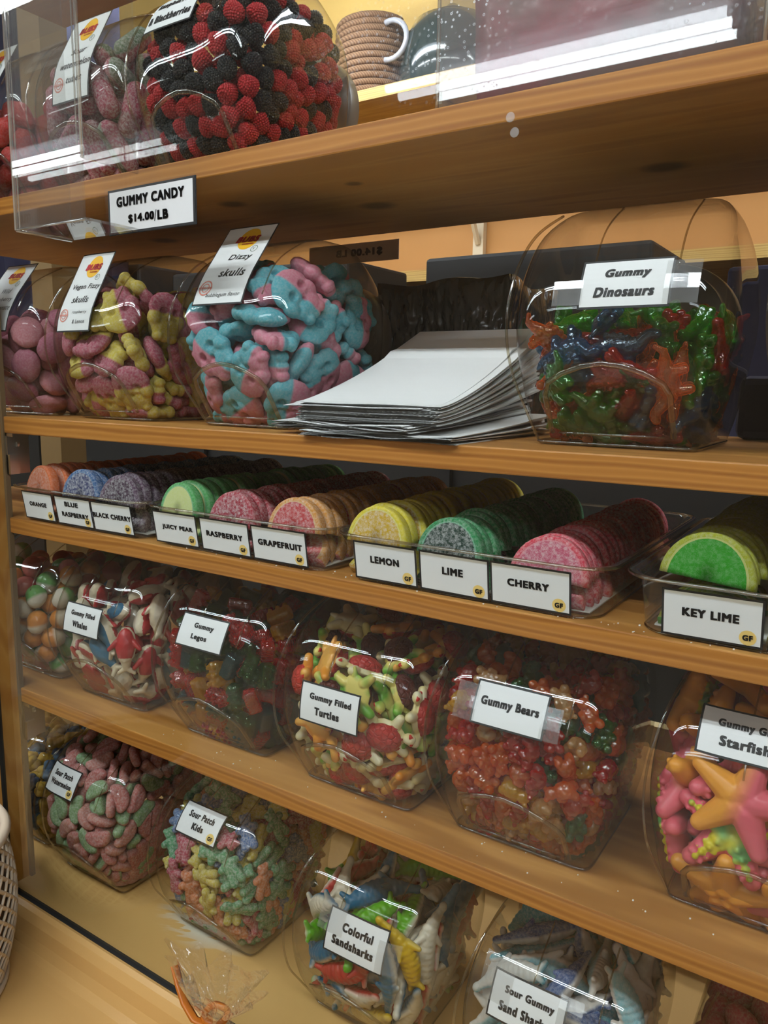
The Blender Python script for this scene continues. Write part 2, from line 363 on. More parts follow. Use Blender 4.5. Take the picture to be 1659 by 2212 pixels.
# where each candy came to rest in its jar, seven numbers each: kind, place (tenths of a millimetre), turn
PACK = {
 'strawberry': [
  0,577,731,384,-8,-29,94, 0,-672,1272,957,-39,38,23, 0,121,65,933,-41,-15,56, 0,435,963,457,30,-55,-24, 0,534,542,235,14,-11,28, 0,391,658,589,-21,-11,-16, 0,279,943,120,40,-42,-61, 0,330,180,539,-45,73,-44, 0,-601,1048,478,-23,44,62, 0,131,360,186,88,39,19, 0,265,234,997,-19,14,19, 0,-300,385,122,19,52,-43,
  0,349,793,308,51,-18,26, 0,342,405,554,-16,-28,-80, 0,-162,441,366,22,43,46, 0,-101,240,679,10,19,-2, 0,-61,858,123,-25,49,81, 0,-232,1678,712,9,-28,16, 0,331,594,124,20,-50,-41, 0,583,860,578,12,-29,-26, 0,-458,1143,120,41,-38,-15, 0,-121,570,121,59,5,0, 0,-129,60,877,-19,-27,13, 0,118,611,469,-14,75,29,
  0,441,269,319,-27,38,1, 0,21,927,716,16,23,58, 0,297,486,353,-50,-62,59, 0,149,85,642,-7,-16,11, 0,-10,310,1011,48,-46,-29, 0,12,878,415,1,32,-32, 0,18,1118,121,-16,54,-5, 0,-560,668,352,43,43,-23, 0,-509,185,562,-39,37,-80, 0,-68,730,607,21,37,22, 0,101,377,489,19,20,-33, 0,-433,266,304,4,-7,26,
  0,-113,704,311,12,15,-11, 0,465,1122,835,-44,11,22, 0,-232,185,373,7,4,15, 0,435,782,837,-63,22,-72, 0,-371,1052,827,-16,11,57, 0,295,1221,121,55,-19,32, 0,161,1320,590,3,12,41, 0,75,558,192,-4,-1,86, 0,427,354,792,25,-30,-9, 0,416,400,120,-12,-55,56, 0,242,862,622,-22,17,10, 0,164,211,317,-1,40,-3,
  0,-407,847,426,-19,-33,-8, 0,-301,282,843,10,12,87, 0,166,312,770,-25,-23,66, 0,-450,737,122,55,-5,-78, 0,-301,627,483,36,16,40, 0,-202,903,440,-23,-5,-21, 0,656,1208,998,-70,30,21, 0,678,556,1031,4,-15,33, 0,-5,1675,651,10,6,4, 0,-463,90,835,-14,25,-25, 0,-231,82,652,-9,-35,1, 0,-166,989,790,-9,6,-45,
  0,-502,490,168,25,11,-20, 0,-61,304,171,21,-12,-16, 0,560,207,629,6,-1,-88, 0,237,496,912,3,-26,-13, 0,446,764,121,45,37,53, 0,-316,949,152,39,-8,40, 0,-217,1199,122,-56,-22,-29, 0,456,548,877,0,7,-7, 0,599,459,518,52,-32,7, 0,653,391,793,-7,-12,-55, 0,295,715,998,-23,-10,-17, 0,-5,150,440,5,3,-13,
  0,-533,919,203,-2,-2,-55, 0,355,73,751,-19,-8,-93, 0,634,638,662,34,-19,6, 0,522,1159,168,-17,18,74, 0,592,180,922,2,-39,32,
 ],
 'tubes': [
  1,-583,242,884,60,35,-65, 0,485,313,1054,-12,-9,-59, 1,612,1062,556,-49,-53,45, 1,172,652,1307,-56,-67,41, 1,422,990,665,-10,51,56, 0,-84,128,1205,8,-55,81, 1,-340,276,305,22,-5,-17, 0,-331,588,128,5,79,59, 0,331,1450,539,-17,-60,1, 1,596,479,517,-32,72,31, 1,-173,120,552,24,62,-73, 0,-252,1305,539,16,85,45,
  1,-174,1097,412,-17,-66,-63, 1,-76,992,601,-18,-45,-78, 0,663,509,1050,-60,13,68, 0,-198,465,328,-7,-67,72, 0,-349,1323,128,-13,-19,80, 0,-62,409,626,22,-64,-43, 0,295,297,1186,34,76,31, 1,505,1105,128,64,65,27, 1,212,186,397,4,-69,-28, 0,-400,354,526,-18,67,-65, 0,499,661,128,-46,-43,52, 1,-579,492,441,44,59,-19,
  1,-3,66,845,0,-90,-40, 0,-335,786,128,-20,0,0, 0,-599,1115,500,-14,-74,-22, 1,-7,762,561,-7,60,78, 1,425,655,1264,5,7,-68, 0,413,499,665,76,24,57, 0,126,1469,654,9,-61,20, 0,659,690,1221,-32,-47,-56, 1,187,927,503,56,3,-73, 0,98,1200,128,49,58,49, 0,279,433,849,-46,46,-22, 1,562,1016,336,25,-21,-67,
  0,-639,440,1178,-1,-35,-51, 1,608,293,741,-5,77,-6, 1,197,1233,489,-14,84,10, 1,392,95,894,46,-46,70, 1,163,394,652,-1,-27,-72, 0,575,1442,536,-69,-43,-50, 0,432,237,384,61,-60,45, 0,-594,699,474,17,62,-2, 1,366,725,477,-2,76,-4, 0,150,648,128,6,63,76, 0,30,1106,770,-76,-48,39, 1,300,1177,128,-8,7,-67,
  1,228,446,373,74,34,-5, 1,-57,662,338,-12,-5,-9, 0,16,250,269,11,-68,-26, 0,-358,427,1008,63,72,-11, 1,-505,1100,128,-5,-5,69, 0,529,394,1420,59,35,67, 0,-195,1000,128,-1,0,8, 0,185,433,128,21,-4,-18, 0,-250,447,772,-79,-48,32, 0,35,245,981,-44,3,5, 1,-407,99,811,-56,30,69, 1,-299,381,128,7,-1,-15,
  1,-598,906,495,-57,-22,-74, 0,-424,1210,978,-2,-48,-48, 0,-67,540,906,21,0,89, 0,595,686,484,24,66,-41, 0,660,959,807,71,-67,14, 1,15,502,1140,13,-43,-63, 1,165,845,128,-3,-51,84, 0,-186,628,1196,-41,49,-61,
 ],
 'berries': [
  1,-205,251,221,-88,34,29, 1,-21,629,102,74,-18,-48, 1,318,213,1402,68,-55,43, 1,-125,124,1258,73,57,-35, 1,606,461,1524,7,43,89, 0,-191,1220,541,-7,-12,-17, 1,598,1255,1584,-30,27,87, 0,610,235,662,63,-10,-2, 0,169,155,1314,61,-65,42, 1,-248,97,1079,-88,3,-1, 1,509,272,1437,54,-32,-35, 0,335,277,1223,12,48,12,
  1,666,976,1395,67,35,-19, 1,271,106,510,-52,-83,-4, 0,-74,96,529,26,-76,-15, 0,316,416,261,-23,81,4, 0,257,614,102,59,-48,15, 0,646,1223,603,75,-64,1, 1,-612,342,1390,-56,-2,39, 0,301,458,451,20,-5,37, 1,-213,43,791,-3,26,-50, 1,-277,206,1376,-74,55,-29, 1,-611,173,1029,-51,-31,22, 0,-107,69,998,-53,-75,2,
  1,564,1228,254,77,51,-20, 1,525,980,102,-29,-70,-61, 1,-4,158,383,-7,-97,-12, 0,537,1152,1368,98,5,-15, 1,-507,529,102,-36,67,63, 1,-376,557,102,72,-24,21, 1,497,891,102,-17,73,-32, 1,-385,443,265,-44,-86,-18, 1,521,647,102,18,74,-59, 0,680,748,767,-25,-9,-81, 0,-628,1087,512,35,-29,27, 0,115,597,102,9,75,-49,
  1,-633,1235,546,94,-28,6, 1,664,1333,724,-51,73,35, 0,457,535,1457,65,72,-1, 1,694,476,956,-80,28,6, 1,-342,47,902,33,-90,-1, 1,-368,889,102,51,-56,20, 0,623,726,488,58,-31,48, 1,92,1699,725,-33,-79,10, 0,127,397,252,-28,-69,9, 1,-139,486,102,71,26,3, 0,151,175,349,-95,-17,17, 1,491,478,102,35,68,63,
  1,606,871,413,-11,26,-89, 1,492,1194,573,58,2,-2, 1,-563,654,1615,-45,-7,45, 0,694,1027,1196,-94,-8,-14, 0,606,1489,766,50,-30,-34, 0,87,860,132,-92,37,0, 1,608,863,1526,-44,46,-62, 0,661,1315,1381,41,-6,23, 1,666,290,1079,-85,46,-8, 1,-76,407,245,53,-56,-38, 0,-117,562,250,59,-79,-11, 0,426,1159,1627,-52,55,30,
  0,-650,242,865,89,17,0, 0,351,927,102,46,-61,15, 0,-441,275,1479,-34,-84,40, 0,157,895,393,79,-7,-30, 0,-471,166,868,-14,-84,39, 0,490,301,943,29,-72,-18, 0,586,439,383,-12,93,31, 0,-550,143,675,24,-26,-71, 0,524,893,1692,27,59,-34, 1,-320,174,366,41,89,16, 0,518,325,297,49,-9,12, 0,407,61,980,9,-98,14,
  1,635,1105,686,-17,75,-19, 0,682,1371,902,-4,17,-74, 0,564,863,245,49,79,-28, 0,323,248,1037,62,-7,11, 0,-149,488,1670,41,-69,25, 0,648,356,1303,-44,8,-13, 1,511,440,1220,80,-29,0, 0,447,816,379,-67,10,1, 0,-545,512,218,95,-20,12, 1,621,543,493,-48,-48,-62, 0,588,1128,338,7,-92,36, 0,559,661,232,-70,6,-7,
  0,685,1178,1274,31,-2,17, 0,314,507,1665,54,-30,-76, 1,625,1116,497,19,29,-38, 1,-508,370,230,-55,81,-11, 0,-685,367,1020,-85,-43,1, 1,380,410,1334,45,10,47, 1,61,248,224,-92,-27,-15, 0,-221,261,1187,-33,-77,46, 0,-6,332,102,-23,-73,22, 0,-360,271,216,-42,-83,-11, 0,300,204,876,-34,-54,13, 1,672,413,774,-8,20,22,
  1,129,332,102,46,-61,-34, 1,583,1436,1519,26,71,-23, 0,291,753,102,-2,-76,-63, 1,-3,769,102,63,-43,-62, 0,153,722,131,-39,91,8, 0,505,1502,639,15,-53,61, 0,-494,454,1622,-16,28,64, 1,540,1380,232,-46,64,52, 0,-166,159,381,-37,90,10, 1,-149,277,1466,48,-40,59, 1,-568,238,525,94,2,17, 0,598,1055,1560,-42,44,-50,
  0,-384,92,713,74,22,-26, 0,387,365,102,-24,72,2, 0,463,144,595,-40,3,11, 1,506,455,1028,11,48,5, 0,-472,251,325,86,44,18, 1,31,93,1180,-21,11,-64, 1,639,560,1379,81,37,-41, 0,145,466,102,-74,16,-64, 0,605,996,408,-71,-68,-5, 1,-8,483,102,-58,49,-63, 0,318,276,547,-39,-44,-27, 0,563,997,242,-90,11,5,
  0,680,578,773,35,-91,18, 1,637,755,1390,6,61,12, 0,12,232,657,10,71,-67, 0,532,769,129,-94,29,7, 0,700,764,1090,31,93,5, 0,427,966,1481,17,1,-35, 1,625,1511,1329,-84,44,-30, 0,527,183,1269,-74,44,-42, 0,572,1576,902,57,-20,-15, 1,136,52,707,10,75,-1, 1,85,81,988,28,-56,70, 0,636,919,1064,-19,58,-20,
  0,-158,797,405,-28,90,27, 0,-261,88,562,-71,-69,-7, 1,-415,153,530,2,37,88, 1,253,1591,222,17,90,-2, 0,412,296,210,-7,-65,56, 0,204,192,663,80,-29,-49, 0,107,98,525,-73,65,-2, 1,401,619,102,72,24,-26, 0,419,756,1640,71,66,15, 1,-426,388,102,-64,-41,27, 0,685,1022,801,-34,23,19, 1,543,497,218,68,9,-6,
  1,-339,1281,515,51,-23,30, 1,511,580,1684,28,-87,36, 0,-164,206,644,-28,90,13, 1,571,1428,372,51,-52,62, 0,310,486,102,-73,20,-56, 0,207,868,102,76,-1,21, 0,-580,241,1189,-46,76,33, 0,91,708,1671,-44,-21,85, 0,689,472,1177,-32,15,21, 0,-152,332,102,77,1,62, 0,219,70,1101,6,92,-15, 1,-525,805,102,71,-30,16,
  0,-282,339,102,-70,-30,57, 0,698,1232,1067,44,-10,40, 0,-393,731,102,65,-39,17, 0,643,970,578,7,26,84, 1,668,680,927,-59,36,-64, 1,-456,882,378,-61,-26,-35, 0,399,1426,1599,-14,67,-71, 0,608,1288,442,91,1,4, 1,657,266,855,-35,-6,-69, 0,122,214,804,-80,-16,-23, 0,202,1255,516,76,43,6, 1,-257,619,102,67,35,27,
  1,671,598,1070,64,24,69, 0,-143,695,102,-17,74,59, 1,-34,919,447,-61,-50,30, 0,-71,248,223,-97,1,-1, 0,690,1194,854,-24,96,-9, 1,334,56,717,21,2,-68, 0,617,820,598,56,47,50, 0,643,1530,1047,62,-64,43, 1,-9,370,1562,-11,97,-13, 0,470,1648,748,62,-30,-60, 1,-8,40,850,-73,20,-64, 1,652,641,623,-70,-2,-15,
  0,568,272,476,-90,-12,-20, 0,280,1697,737,23,96,7, 1,496,1589,420,8,24,63, 1,3,258,1375,57,18,-37, 0,-522,668,102,-27,-71,-54, 0,417,349,431,-27,-87,30, 0,-262,780,102,-46,61,28, 0,-423,107,1068,3,-64,74, 0,215,41,884,-39,-80,27, 0,603,675,1542,-35,58,-28, 0,660,848,1250,17,57,15, 1,-354,125,1245,20,69,-1,
  0,590,598,354,-37,32,27, 0,682,1381,1173,32,-32,78, 1,258,336,102,12,-75,-1, 1,487,233,1106,80,9,9, 1,157,288,1507,86,-20,-14, 0,697,868,910,37,24,-26, 1,-596,775,372,-25,-39,-49, 1,357,109,1205,12,-29,-49, 1,588,750,340,-61,-71,-24, 1,456,350,616,65,40,-8, 0,-266,466,132,5,-98,-5, 1,515,776,1103,63,-70,32,
  0,430,175,418,-29,-42,84, 1,635,418,588,-37,-38,-78, 1,-589,380,434,-47,2,54, 1,657,656,1239,77,17,-60, 0,-414,600,284,26,95,8, 0,286,801,427,47,84,20, 1,700,1052,985,-27,-15,-70, 0,415,1567,247,83,16,41, 1,-74,55,686,59,12,71, 0,36,549,1552,97,-8,2, 0,356,269,722,72,29,8, 1,227,254,217,36,-65,-23,
  0,400,782,102,-27,71,22, 0,533,1105,131,76,-63,-2, 0,619,1413,556,2,-90,-41, 0,315,196,324,69,53,44, 0,503,317,777,71,3,-6, 0,407,371,1540,-58,1,-78, 1,492,100,775,86,35,16, 1,591,143,965,34,37,83, 0,643,894,725,77,7,60,
 ],
 'ovals': [
  0,479,736,233,62,24,-54, 0,275,382,819,-67,-48,-52, 1,-564,1265,1165,12,-1,22, 0,530,870,1279,26,92,26, 1,174,209,321,1,-50,-85, 0,-320,71,902,-4,74,65, 0,290,1108,224,44,55,-8, 1,-240,336,879,-54,-79,-12, 0,126,535,186,-74,1,-37, 1,619,619,573,7,-63,-5, 1,285,652,191,38,60,-69, 1,-220,689,1109,-10,-51,-2,
  1,163,195,903,-55,29,-2, 1,-178,274,215,-32,-35,-66, 0,-262,133,555,-64,8,27, 1,-144,1178,188,52,55,63, 0,446,508,711,54,-32,-55, 1,-668,924,1182,61,-12,-74, 1,-580,467,431,57,20,77, 0,433,538,1045,77,-43,-39, 0,33,78,676,26,-72,59, 0,481,447,408,32,30,81, 1,650,379,830,54,-42,-63, 0,-284,468,470,-74,63,-2,
  1,-21,306,611,41,-60,41, 1,531,1171,193,55,-24,-71, 0,-239,497,188,-50,-40,8, 1,480,943,231,-53,55,21, 0,262,916,1126,89,23,-37, 0,-412,583,192,40,-46,-78, 1,-609,293,729,-57,41,-41, 0,606,942,520,66,32,60, 1,-110,1642,1129,42,-71,31, 0,389,415,136,-28,93,-14, 0,-407,892,1190,-36,-13,83, 1,210,864,245,45,-51,66,
  0,441,148,1004,-85,28,41, 1,214,411,478,1,-84,21, 0,-671,597,1011,-24,-66,14, 0,8,400,228,13,-64,52, 1,31,451,1043,31,61,-35, 1,413,124,604,-32,50,76, 0,39,1005,243,11,61,-24, 0,75,790,1043,43,-82,8, 1,635,571,1147,-33,24,-79, 1,-466,490,1042,61,-23,-74, 1,-182,1127,1162,-11,-8,98,
 ],
 'lemon_skulls': [
  0,559,1136,1309,-9,-53,82, 1,420,800,1093,55,35,-69, 0,-458,461,281,-43,84,16, 0,-9,406,1063,-1,-97,16, 0,-656,452,710,-73,66,-2, 1,539,503,694,33,26,-27, 0,60,1196,1432,-57,40,-25, 0,69,800,257,42,-54,-58, 0,436,795,446,-39,-29,59, 1,23,181,1199,-29,-17,34, 1,-336,274,525,-6,92,-32, 1,192,768,1079,-36,70,32,
  0,401,810,293,-57,-8,45, 1,693,1049,973,9,-6,69, 1,-488,121,985,-27,-94,4, 1,-287,372,1158,7,19,64, 1,305,437,1386,15,90,30, 1,43,238,251,27,-1,1, 0,-548,495,1220,3,-70,-69, 0,501,1569,563,22,-3,90, 0,289,1422,245,-54,53,-14, 0,151,152,685,58,-24,-76, 0,391,500,361,-65,4,74, 1,472,291,725,-26,-82,-38,
  0,-575,588,1050,8,69,71, 1,232,348,466,10,6,-9, 0,261,413,956,5,34,-62, 0,-88,120,867,-23,59,-25, 1,424,238,348,23,0,22, 1,364,522,102,-22,-66,66, 0,-24,478,538,34,-44,57, 0,-95,1334,1269,-58,44,-44, 0,494,1284,731,-33,53,-4, 0,-336,200,684,91,8,22, 0,311,1277,357,-4,-77,51, 0,536,1372,1386,51,0,-7,
  0,660,777,668,-65,69,26, 1,-547,1192,1306,-76,-23,-3, 0,395,983,102,-69,-13,13, 0,384,1252,510,-10,-51,-84, 0,-564,658,258,-63,-70,-28, 0,345,161,1205,91,26,24, 0,-223,1189,335,-40,90,-5, 0,521,699,966,18,-6,46, 0,-90,404,210,57,35,-71, 0,-96,908,1265,13,79,56, 1,-272,416,269,-7,38,40, 0,416,1187,1088,57,71,35,
  1,-129,1064,342,47,12,-80, 1,566,1142,264,-68,-65,-10, 1,684,507,1129,-4,-8,-73, 0,463,946,710,-41,66,21, 1,-526,818,1309,-1,-27,95,
 ],
 'blue_skulls': [
  0,238,474,287,48,-40,-24, 1,364,608,1179,81,46,-25, 0,-341,1223,1441,46,18,-17, 1,691,1224,1081,71,-69,3, 1,551,779,201,-38,52,59, 0,-211,61,712,-43,-6,89, 0,-607,1157,1562,-30,53,61, 0,309,1689,1041,-1,-1,99, 0,89,540,102,-47,52,-52, 0,-354,323,569,-12,-91,-26, 0,634,689,540,-27,40,64, 1,-292,762,1509,82,-20,-29,
  0,517,899,1034,14,-85,2, 0,440,243,876,26,-51,-70, 0,606,1152,421,0,16,-69, 0,119,764,1189,-63,3,-1, 1,367,1012,635,16,-40,33, 1,501,473,620,-8,46,-43, 0,468,1517,757,-45,-12,81, 0,190,1545,493,53,27,-78, 1,230,862,102,-48,51,-51, 1,247,585,678,-12,42,73, 1,-245,978,263,-31,-60,65, 0,118,742,297,35,46,31,
  1,306,180,1081,-54,54,-35, 0,51,660,1341,-7,-77,61, 0,398,1130,1418,-11,36,65, 1,235,97,567,5,-94,-13, 0,-419,273,1067,61,18,-59, 0,537,1201,1300,-30,52,63, 1,165,651,874,70,-50,20, 1,489,1209,790,17,-62,-49, 1,-298,459,1261,-19,-50,73, 0,-19,1271,1576,36,-60,-69, 0,523,811,753,-85,-38,10, 0,-570,518,825,80,-54,-19,
  1,-97,342,560,13,-8,84, 0,-554,955,207,-49,34,50, 1,338,346,1364,-31,-46,-78, 0,349,1506,302,90,22,-34, 0,384,1189,102,-17,-68,68, 0,464,361,240,21,17,44, 0,-81,417,1469,67,-26,-52, 0,-388,560,102,-70,-3,3, 0,469,1518,1183,39,-5,-91, 0,-645,341,941,-26,27,75, 0,615,606,1066,31,-86,33, 0,-48,266,200,25,49,15,
  0,-429,254,370,-87,21,33, 1,-655,660,1377,46,61,-50, 0,-252,529,256,58,37,33, 1,465,1386,398,-8,-1,-98, 0,372,1196,1038,22,-57,-56, 1,-66,268,910,-47,36,-61, 0,331,247,621,-66,0,73, 0,134,879,380,-83,12,-36, 0,446,808,375,23,39,-67, 1,495,746,1472,-34,-31,79, 1,-65,260,1161,8,55,49, 1,611,363,1250,40,13,-71,
  1,-200,650,864,-40,-56,50,
 ],
 'dinos': [
  0,-630,730,933,-52,-77,-15, 0,692,729,941,-20,2,71, 2,537,1075,162,-43,21,-73, 1,-257,804,193,-44,29,61, 2,-561,318,815,22,45,24, 1,579,505,352,46,39,-67, 2,416,1147,636,47,54,-27, 2,464,295,519,48,69,-34, 3,347,1142,108,84,-41,4, 0,216,425,112,54,41,27, 1,-319,523,101,-45,-52,62, 3,676,630,724,-7,-8,-68,
  0,477,998,323,24,82,4, 0,308,1013,156,-47,14,-57, 1,-322,578,306,30,68,-14, 0,285,1373,108,-22,-51,73, 3,-195,1048,545,-26,-43,-48, 3,467,659,451,58,-72,-15, 1,169,863,568,-44,-67,-32, 0,-89,210,270,-92,-2,24, 0,170,735,1010,-71,-45,28, 0,-309,1000,284,0,-1,-85, 0,521,725,890,60,-75,3, 1,-673,600,731,-68,68,-10,
  2,77,861,855,-14,29,62, 0,318,378,805,-28,-66,-35, 0,-78,538,102,-77,50,-33, 2,233,950,815,59,-72,-18, 0,243,751,111,36,-88,-10, 0,-261,709,800,26,93,-24, 0,488,1546,697,58,60,-29, 1,-176,339,518,-46,76,36, 0,54,533,185,-45,29,46, 1,-302,348,566,-22,34,-69, 1,-521,1069,177,12,-2,62, 2,324,1571,272,0,-71,6,
  2,497,1360,927,-82,31,38, 3,330,1496,921,9,61,-69, 2,-341,703,498,-90,-10,25, 2,263,1074,548,-24,71,48, 2,-106,1528,875,-46,-15,81, 1,533,1160,648,13,-33,69, 3,409,1436,560,-5,-28,80, 2,-74,689,275,46,66,21, 3,-607,1201,839,-34,46,-53, 2,-494,539,375,29,77,30, 2,-4,755,627,61,-45,56, 0,331,857,675,-49,-39,-43,
  3,-40,393,812,28,-32,-87, 1,-236,540,685,63,-59,-10, 0,-444,598,777,25,85,-42, 0,-295,292,163,-93,11,-9, 0,-582,700,371,43,-63,-1, 0,-55,743,975,-56,70,-39, 2,227,319,607,-27,-85,-22, 0,-105,325,273,74,-30,54, 0,150,1238,951,56,79,17, 2,-447,426,158,43,36,-13, 2,193,1395,690,9,-88,-44, 0,299,941,382,-51,63,52,
  0,-126,1133,291,67,25,-59, 0,95,947,102,-91,8,-19, 1,94,1483,308,61,27,-32, 3,-135,1140,635,89,-21,-31, 3,-139,1700,896,-97,7,8, 2,247,1146,245,45,-80,-37, 0,-402,1209,960,-11,68,-71, 1,281,1693,743,10,-60,2, 1,-538,981,466,-42,5,-81, 1,-185,451,945,-57,-69,12, 0,-394,901,974,98,2,2, 2,-473,429,603,66,-64,-30,
  3,666,997,775,25,83,-19, 2,334,589,607,-19,-25,-59, 0,508,788,647,-78,-16,-46, 1,275,319,289,-19,17,-73, 0,619,854,445,-58,60,42, 2,-463,789,91,-36,77,-50, 1,318,1451,258,-8,-76,-21, 3,304,617,336,-68,-26,10, 3,-494,567,217,48,63,22, 0,-265,876,506,16,37,8, 1,56,163,734,22,9,4, 3,41,94,560,-91,13,-30,
  1,458,969,664,-71,-1,65, 1,-344,127,730,93,-13,22, 1,542,793,227,32,80,33, 2,431,141,492,-79,-22,56, 3,-401,1029,198,45,31,-47, 1,-321,865,675,34,78,-50, 3,367,610,233,-50,-42,53, 2,-360,1058,815,63,-61,-21, 0,537,439,559,79,2,-45, 3,284,673,893,50,-80,-26, 1,-605,919,781,75,-30,49, 0,140,289,458,-58,-34,59,
  3,492,1216,341,-62,70,-25, 0,-441,166,477,-52,1,76, 2,-98,743,380,40,-64,-19, 1,511,689,110,37,65,51, 3,100,261,296,-59,-60,51, 1,549,1336,206,17,34,-63, 0,170,621,666,-54,67,49, 0,-373,784,299,11,61,37, 0,-463,515,947,46,-42,-73, 2,-8,357,486,43,-80,-36, 1,-550,882,279,26,-66,17, 2,-584,781,592,55,61,52,
  0,-409,1331,111,65,-71,6, 1,-95,591,578,-57,-68,-15, 0,318,1330,448,-70,60,13, 3,231,555,439,49,84,14, 3,-377,417,304,-25,88,32, 3,-57,1053,763,-80,-54,0, 2,-53,1359,797,-58,-42,63, 1,-138,1072,924,-71,-57,25, 0,172,1134,673,20,48,-75, 3,-18,659,118,69,-68,11, 1,684,1168,769,51,57,-46, 0,113,666,263,47,76,18,
  0,446,1108,930,38,85,34, 0,582,1139,332,-50,51,62, 2,132,882,402,-5,2,-80, 3,331,433,92,-73,-26,19, 0,618,368,686,-50,-62,-34, 3,-101,889,102,66,64,35, 1,-494,1251,715,-68,70,17, 2,244,640,101,-12,-89,-41, 3,-221,542,274,-65,-22,61, 2,616,1358,479,-72,63,23,
 ],
 'dinos_next': [
  3,339,374,437,-38,63,-66, 1,-254,888,755,-9,74,-65, 0,653,500,613,-31,49,56, 1,-539,640,173,-6,-6,78, 2,408,392,241,37,85,25, 0,23,535,284,-13,-94,-26, 1,-310,798,411,47,-59,7, 1,447,724,136,50,-40,-69, 0,-568,234,649,6,36,-37, 1,-518,816,367,-72,39,16, 1,590,1004,941,-25,-75,36, 1,-435,461,728,-59,-53,59,
  2,-377,619,361,24,-87,-19, 1,473,855,680,85,-13,-5, 3,40,338,445,-18,-92,-31, 3,346,412,89,21,-79,-51, 3,-332,1160,95,66,-56,-21, 2,-355,334,147,29,-13,-21, 2,-34,66,602,-8,-12,98, 1,-109,330,932,-32,-73,48, 3,244,906,110,41,47,67, 1,-106,331,757,91,7,4, 2,-659,712,627,-22,-30,55, 2,-19,449,644,65,15,-14,
  1,689,629,841,-43,-22,-71, 0,-343,988,336,88,19,-34, 0,296,1055,742,69,-1,-66, 0,134,802,456,-6,91,32, 1,-114,202,289,-79,-9,53, 2,-438,585,840,5,83,-53, 2,-21,717,838,73,-22,25, 2,416,153,686,-12,38,90, 0,-451,231,330,-66,2,64, 3,366,1352,444,61,48,-44, 0,-357,439,580,-69,-37,-9, 2,521,1261,823,8,90,41,
  0,406,1459,140,-34,-73,55, 2,168,1124,1024,-54,77,-28, 2,-154,1016,104,71,-60,-5, 3,636,1378,591,-59,-68,-12, 3,339,1555,489,77,-12,50, 2,435,1286,140,38,-9,-10, 3,84,1470,947,44,58,55, 2,-199,524,150,-73,-43,-1, 2,-143,1120,823,-25,-79,-54, 0,352,708,982,54,20,67, 1,210,81,730,35,84,-21, 3,-514,659,458,-18,85,33,
  0,-305,246,669,-58,25,-12, 3,403,280,687,67,-7,70, 2,297,594,304,40,47,31, 1,438,840,498,-75,11,-47, 0,-476,597,279,12,50,84, 1,368,946,103,-75,51,-34, 0,-158,842,935,41,56,57, 2,581,1189,680,14,2,-39, 3,452,1015,108,55,75,34, 3,133,674,353,44,65,15, 2,-94,131,745,92,25,-25, 1,122,488,107,6,-93,-27,
  0,578,518,371,14,-26,59, 2,-620,936,939,-31,43,-54, 2,98,759,681,-10,8,-70, 2,629,1390,900,19,79,39, 1,230,215,303,1,-85,-36, 3,-126,663,448,39,-13,58, 0,238,702,98,12,-87,-41, 0,472,956,330,48,53,-34, 0,-175,249,418,-6,74,31, 2,390,443,682,-3,-71,59, 3,602,875,380,-55,-17,-69, 0,-116,357,339,0,-36,92,
  2,-10,1089,669,42,19,-63, 2,-696,648,882,52,52,-47, 0,384,755,350,31,84,-3, 0,-348,1182,761,-41,65,13, 2,-630,973,592,55,69,-27, 3,471,1549,751,-13,79,-37, 3,241,1510,837,-30,-72,56, 2,535,649,961,5,-34,35, 1,-103,568,811,28,-8,-13, 1,-65,613,105,67,-18,-31, 1,-29,1007,113,-61,-74,-3, 3,537,1125,144,-7,61,-58,
  0,535,240,506,42,37,-80, 0,-502,937,309,-88,38,24, 2,3,685,245,-13,-42,80, 3,432,579,489,35,-81,13, 0,345,1178,269,92,-9,14, 0,-496,839,700,56,-77,24, 0,-234,433,427,49,75,-39, 2,280,1314,884,-77,-31,-24, 2,124,1647,371,-2,45,-14, 0,-79,607,553,35,46,79, 0,-484,754,182,-1,3,90, 2,-143,890,279,-6,41,70,
  2,172,1093,591,42,-20,76, 2,402,1177,590,-87,34,34, 2,539,792,851,-24,-36,-89, 0,141,849,217,43,-3,70, 1,505,1407,448,-56,-39,37, 3,259,852,750,3,39,-38, 3,-238,598,90,-51,54,-47, 1,-312,751,191,32,45,-71, 3,-59,939,374,73,-61,4, 2,521,597,218,67,43,59, 3,558,1096,352,-80,47,33, 0,-381,994,940,-13,63,-51,
  2,-414,394,376,-4,-7,-23, 3,-142,928,531,-67,10,-70, 1,-157,1225,978,60,-53,-4, 0,-469,279,832,-63,32,-27, 0,61,1087,869,-64,70,-28, 0,-591,411,422,-63,50,40, 0,298,1699,735,-4,-8,99, 0,49,311,191,1,9,6, 2,-400,800,586,-40,33,81, 0,164,1065,238,87,-22,25, 2,499,1338,278,-66,-52,21, 2,232,589,595,-35,-21,-73,
  3,552,981,594,-17,-52,16, 3,370,910,872,20,-85,45, 2,-673,1199,698,64,56,-34, 3,507,436,876,29,27,89,
 ],
 'balls': [
  2,-605,302,1117,14,81,-23, 1,254,1646,858,-76,22,43, 2,-370,483,1135,26,75,-57, 0,51,1512,1355,75,18,-32, 0,646,609,946,29,64,-26, 0,406,410,157,0,48,20, 0,-24,940,1064,92,-37,-1, 1,-142,146,534,94,7,-13, 1,439,1134,1114,57,77,17, 2,197,349,156,25,-91,-30, 2,-51,384,1421,-38,63,-8, 0,-54,1128,1271,56,71,-9,
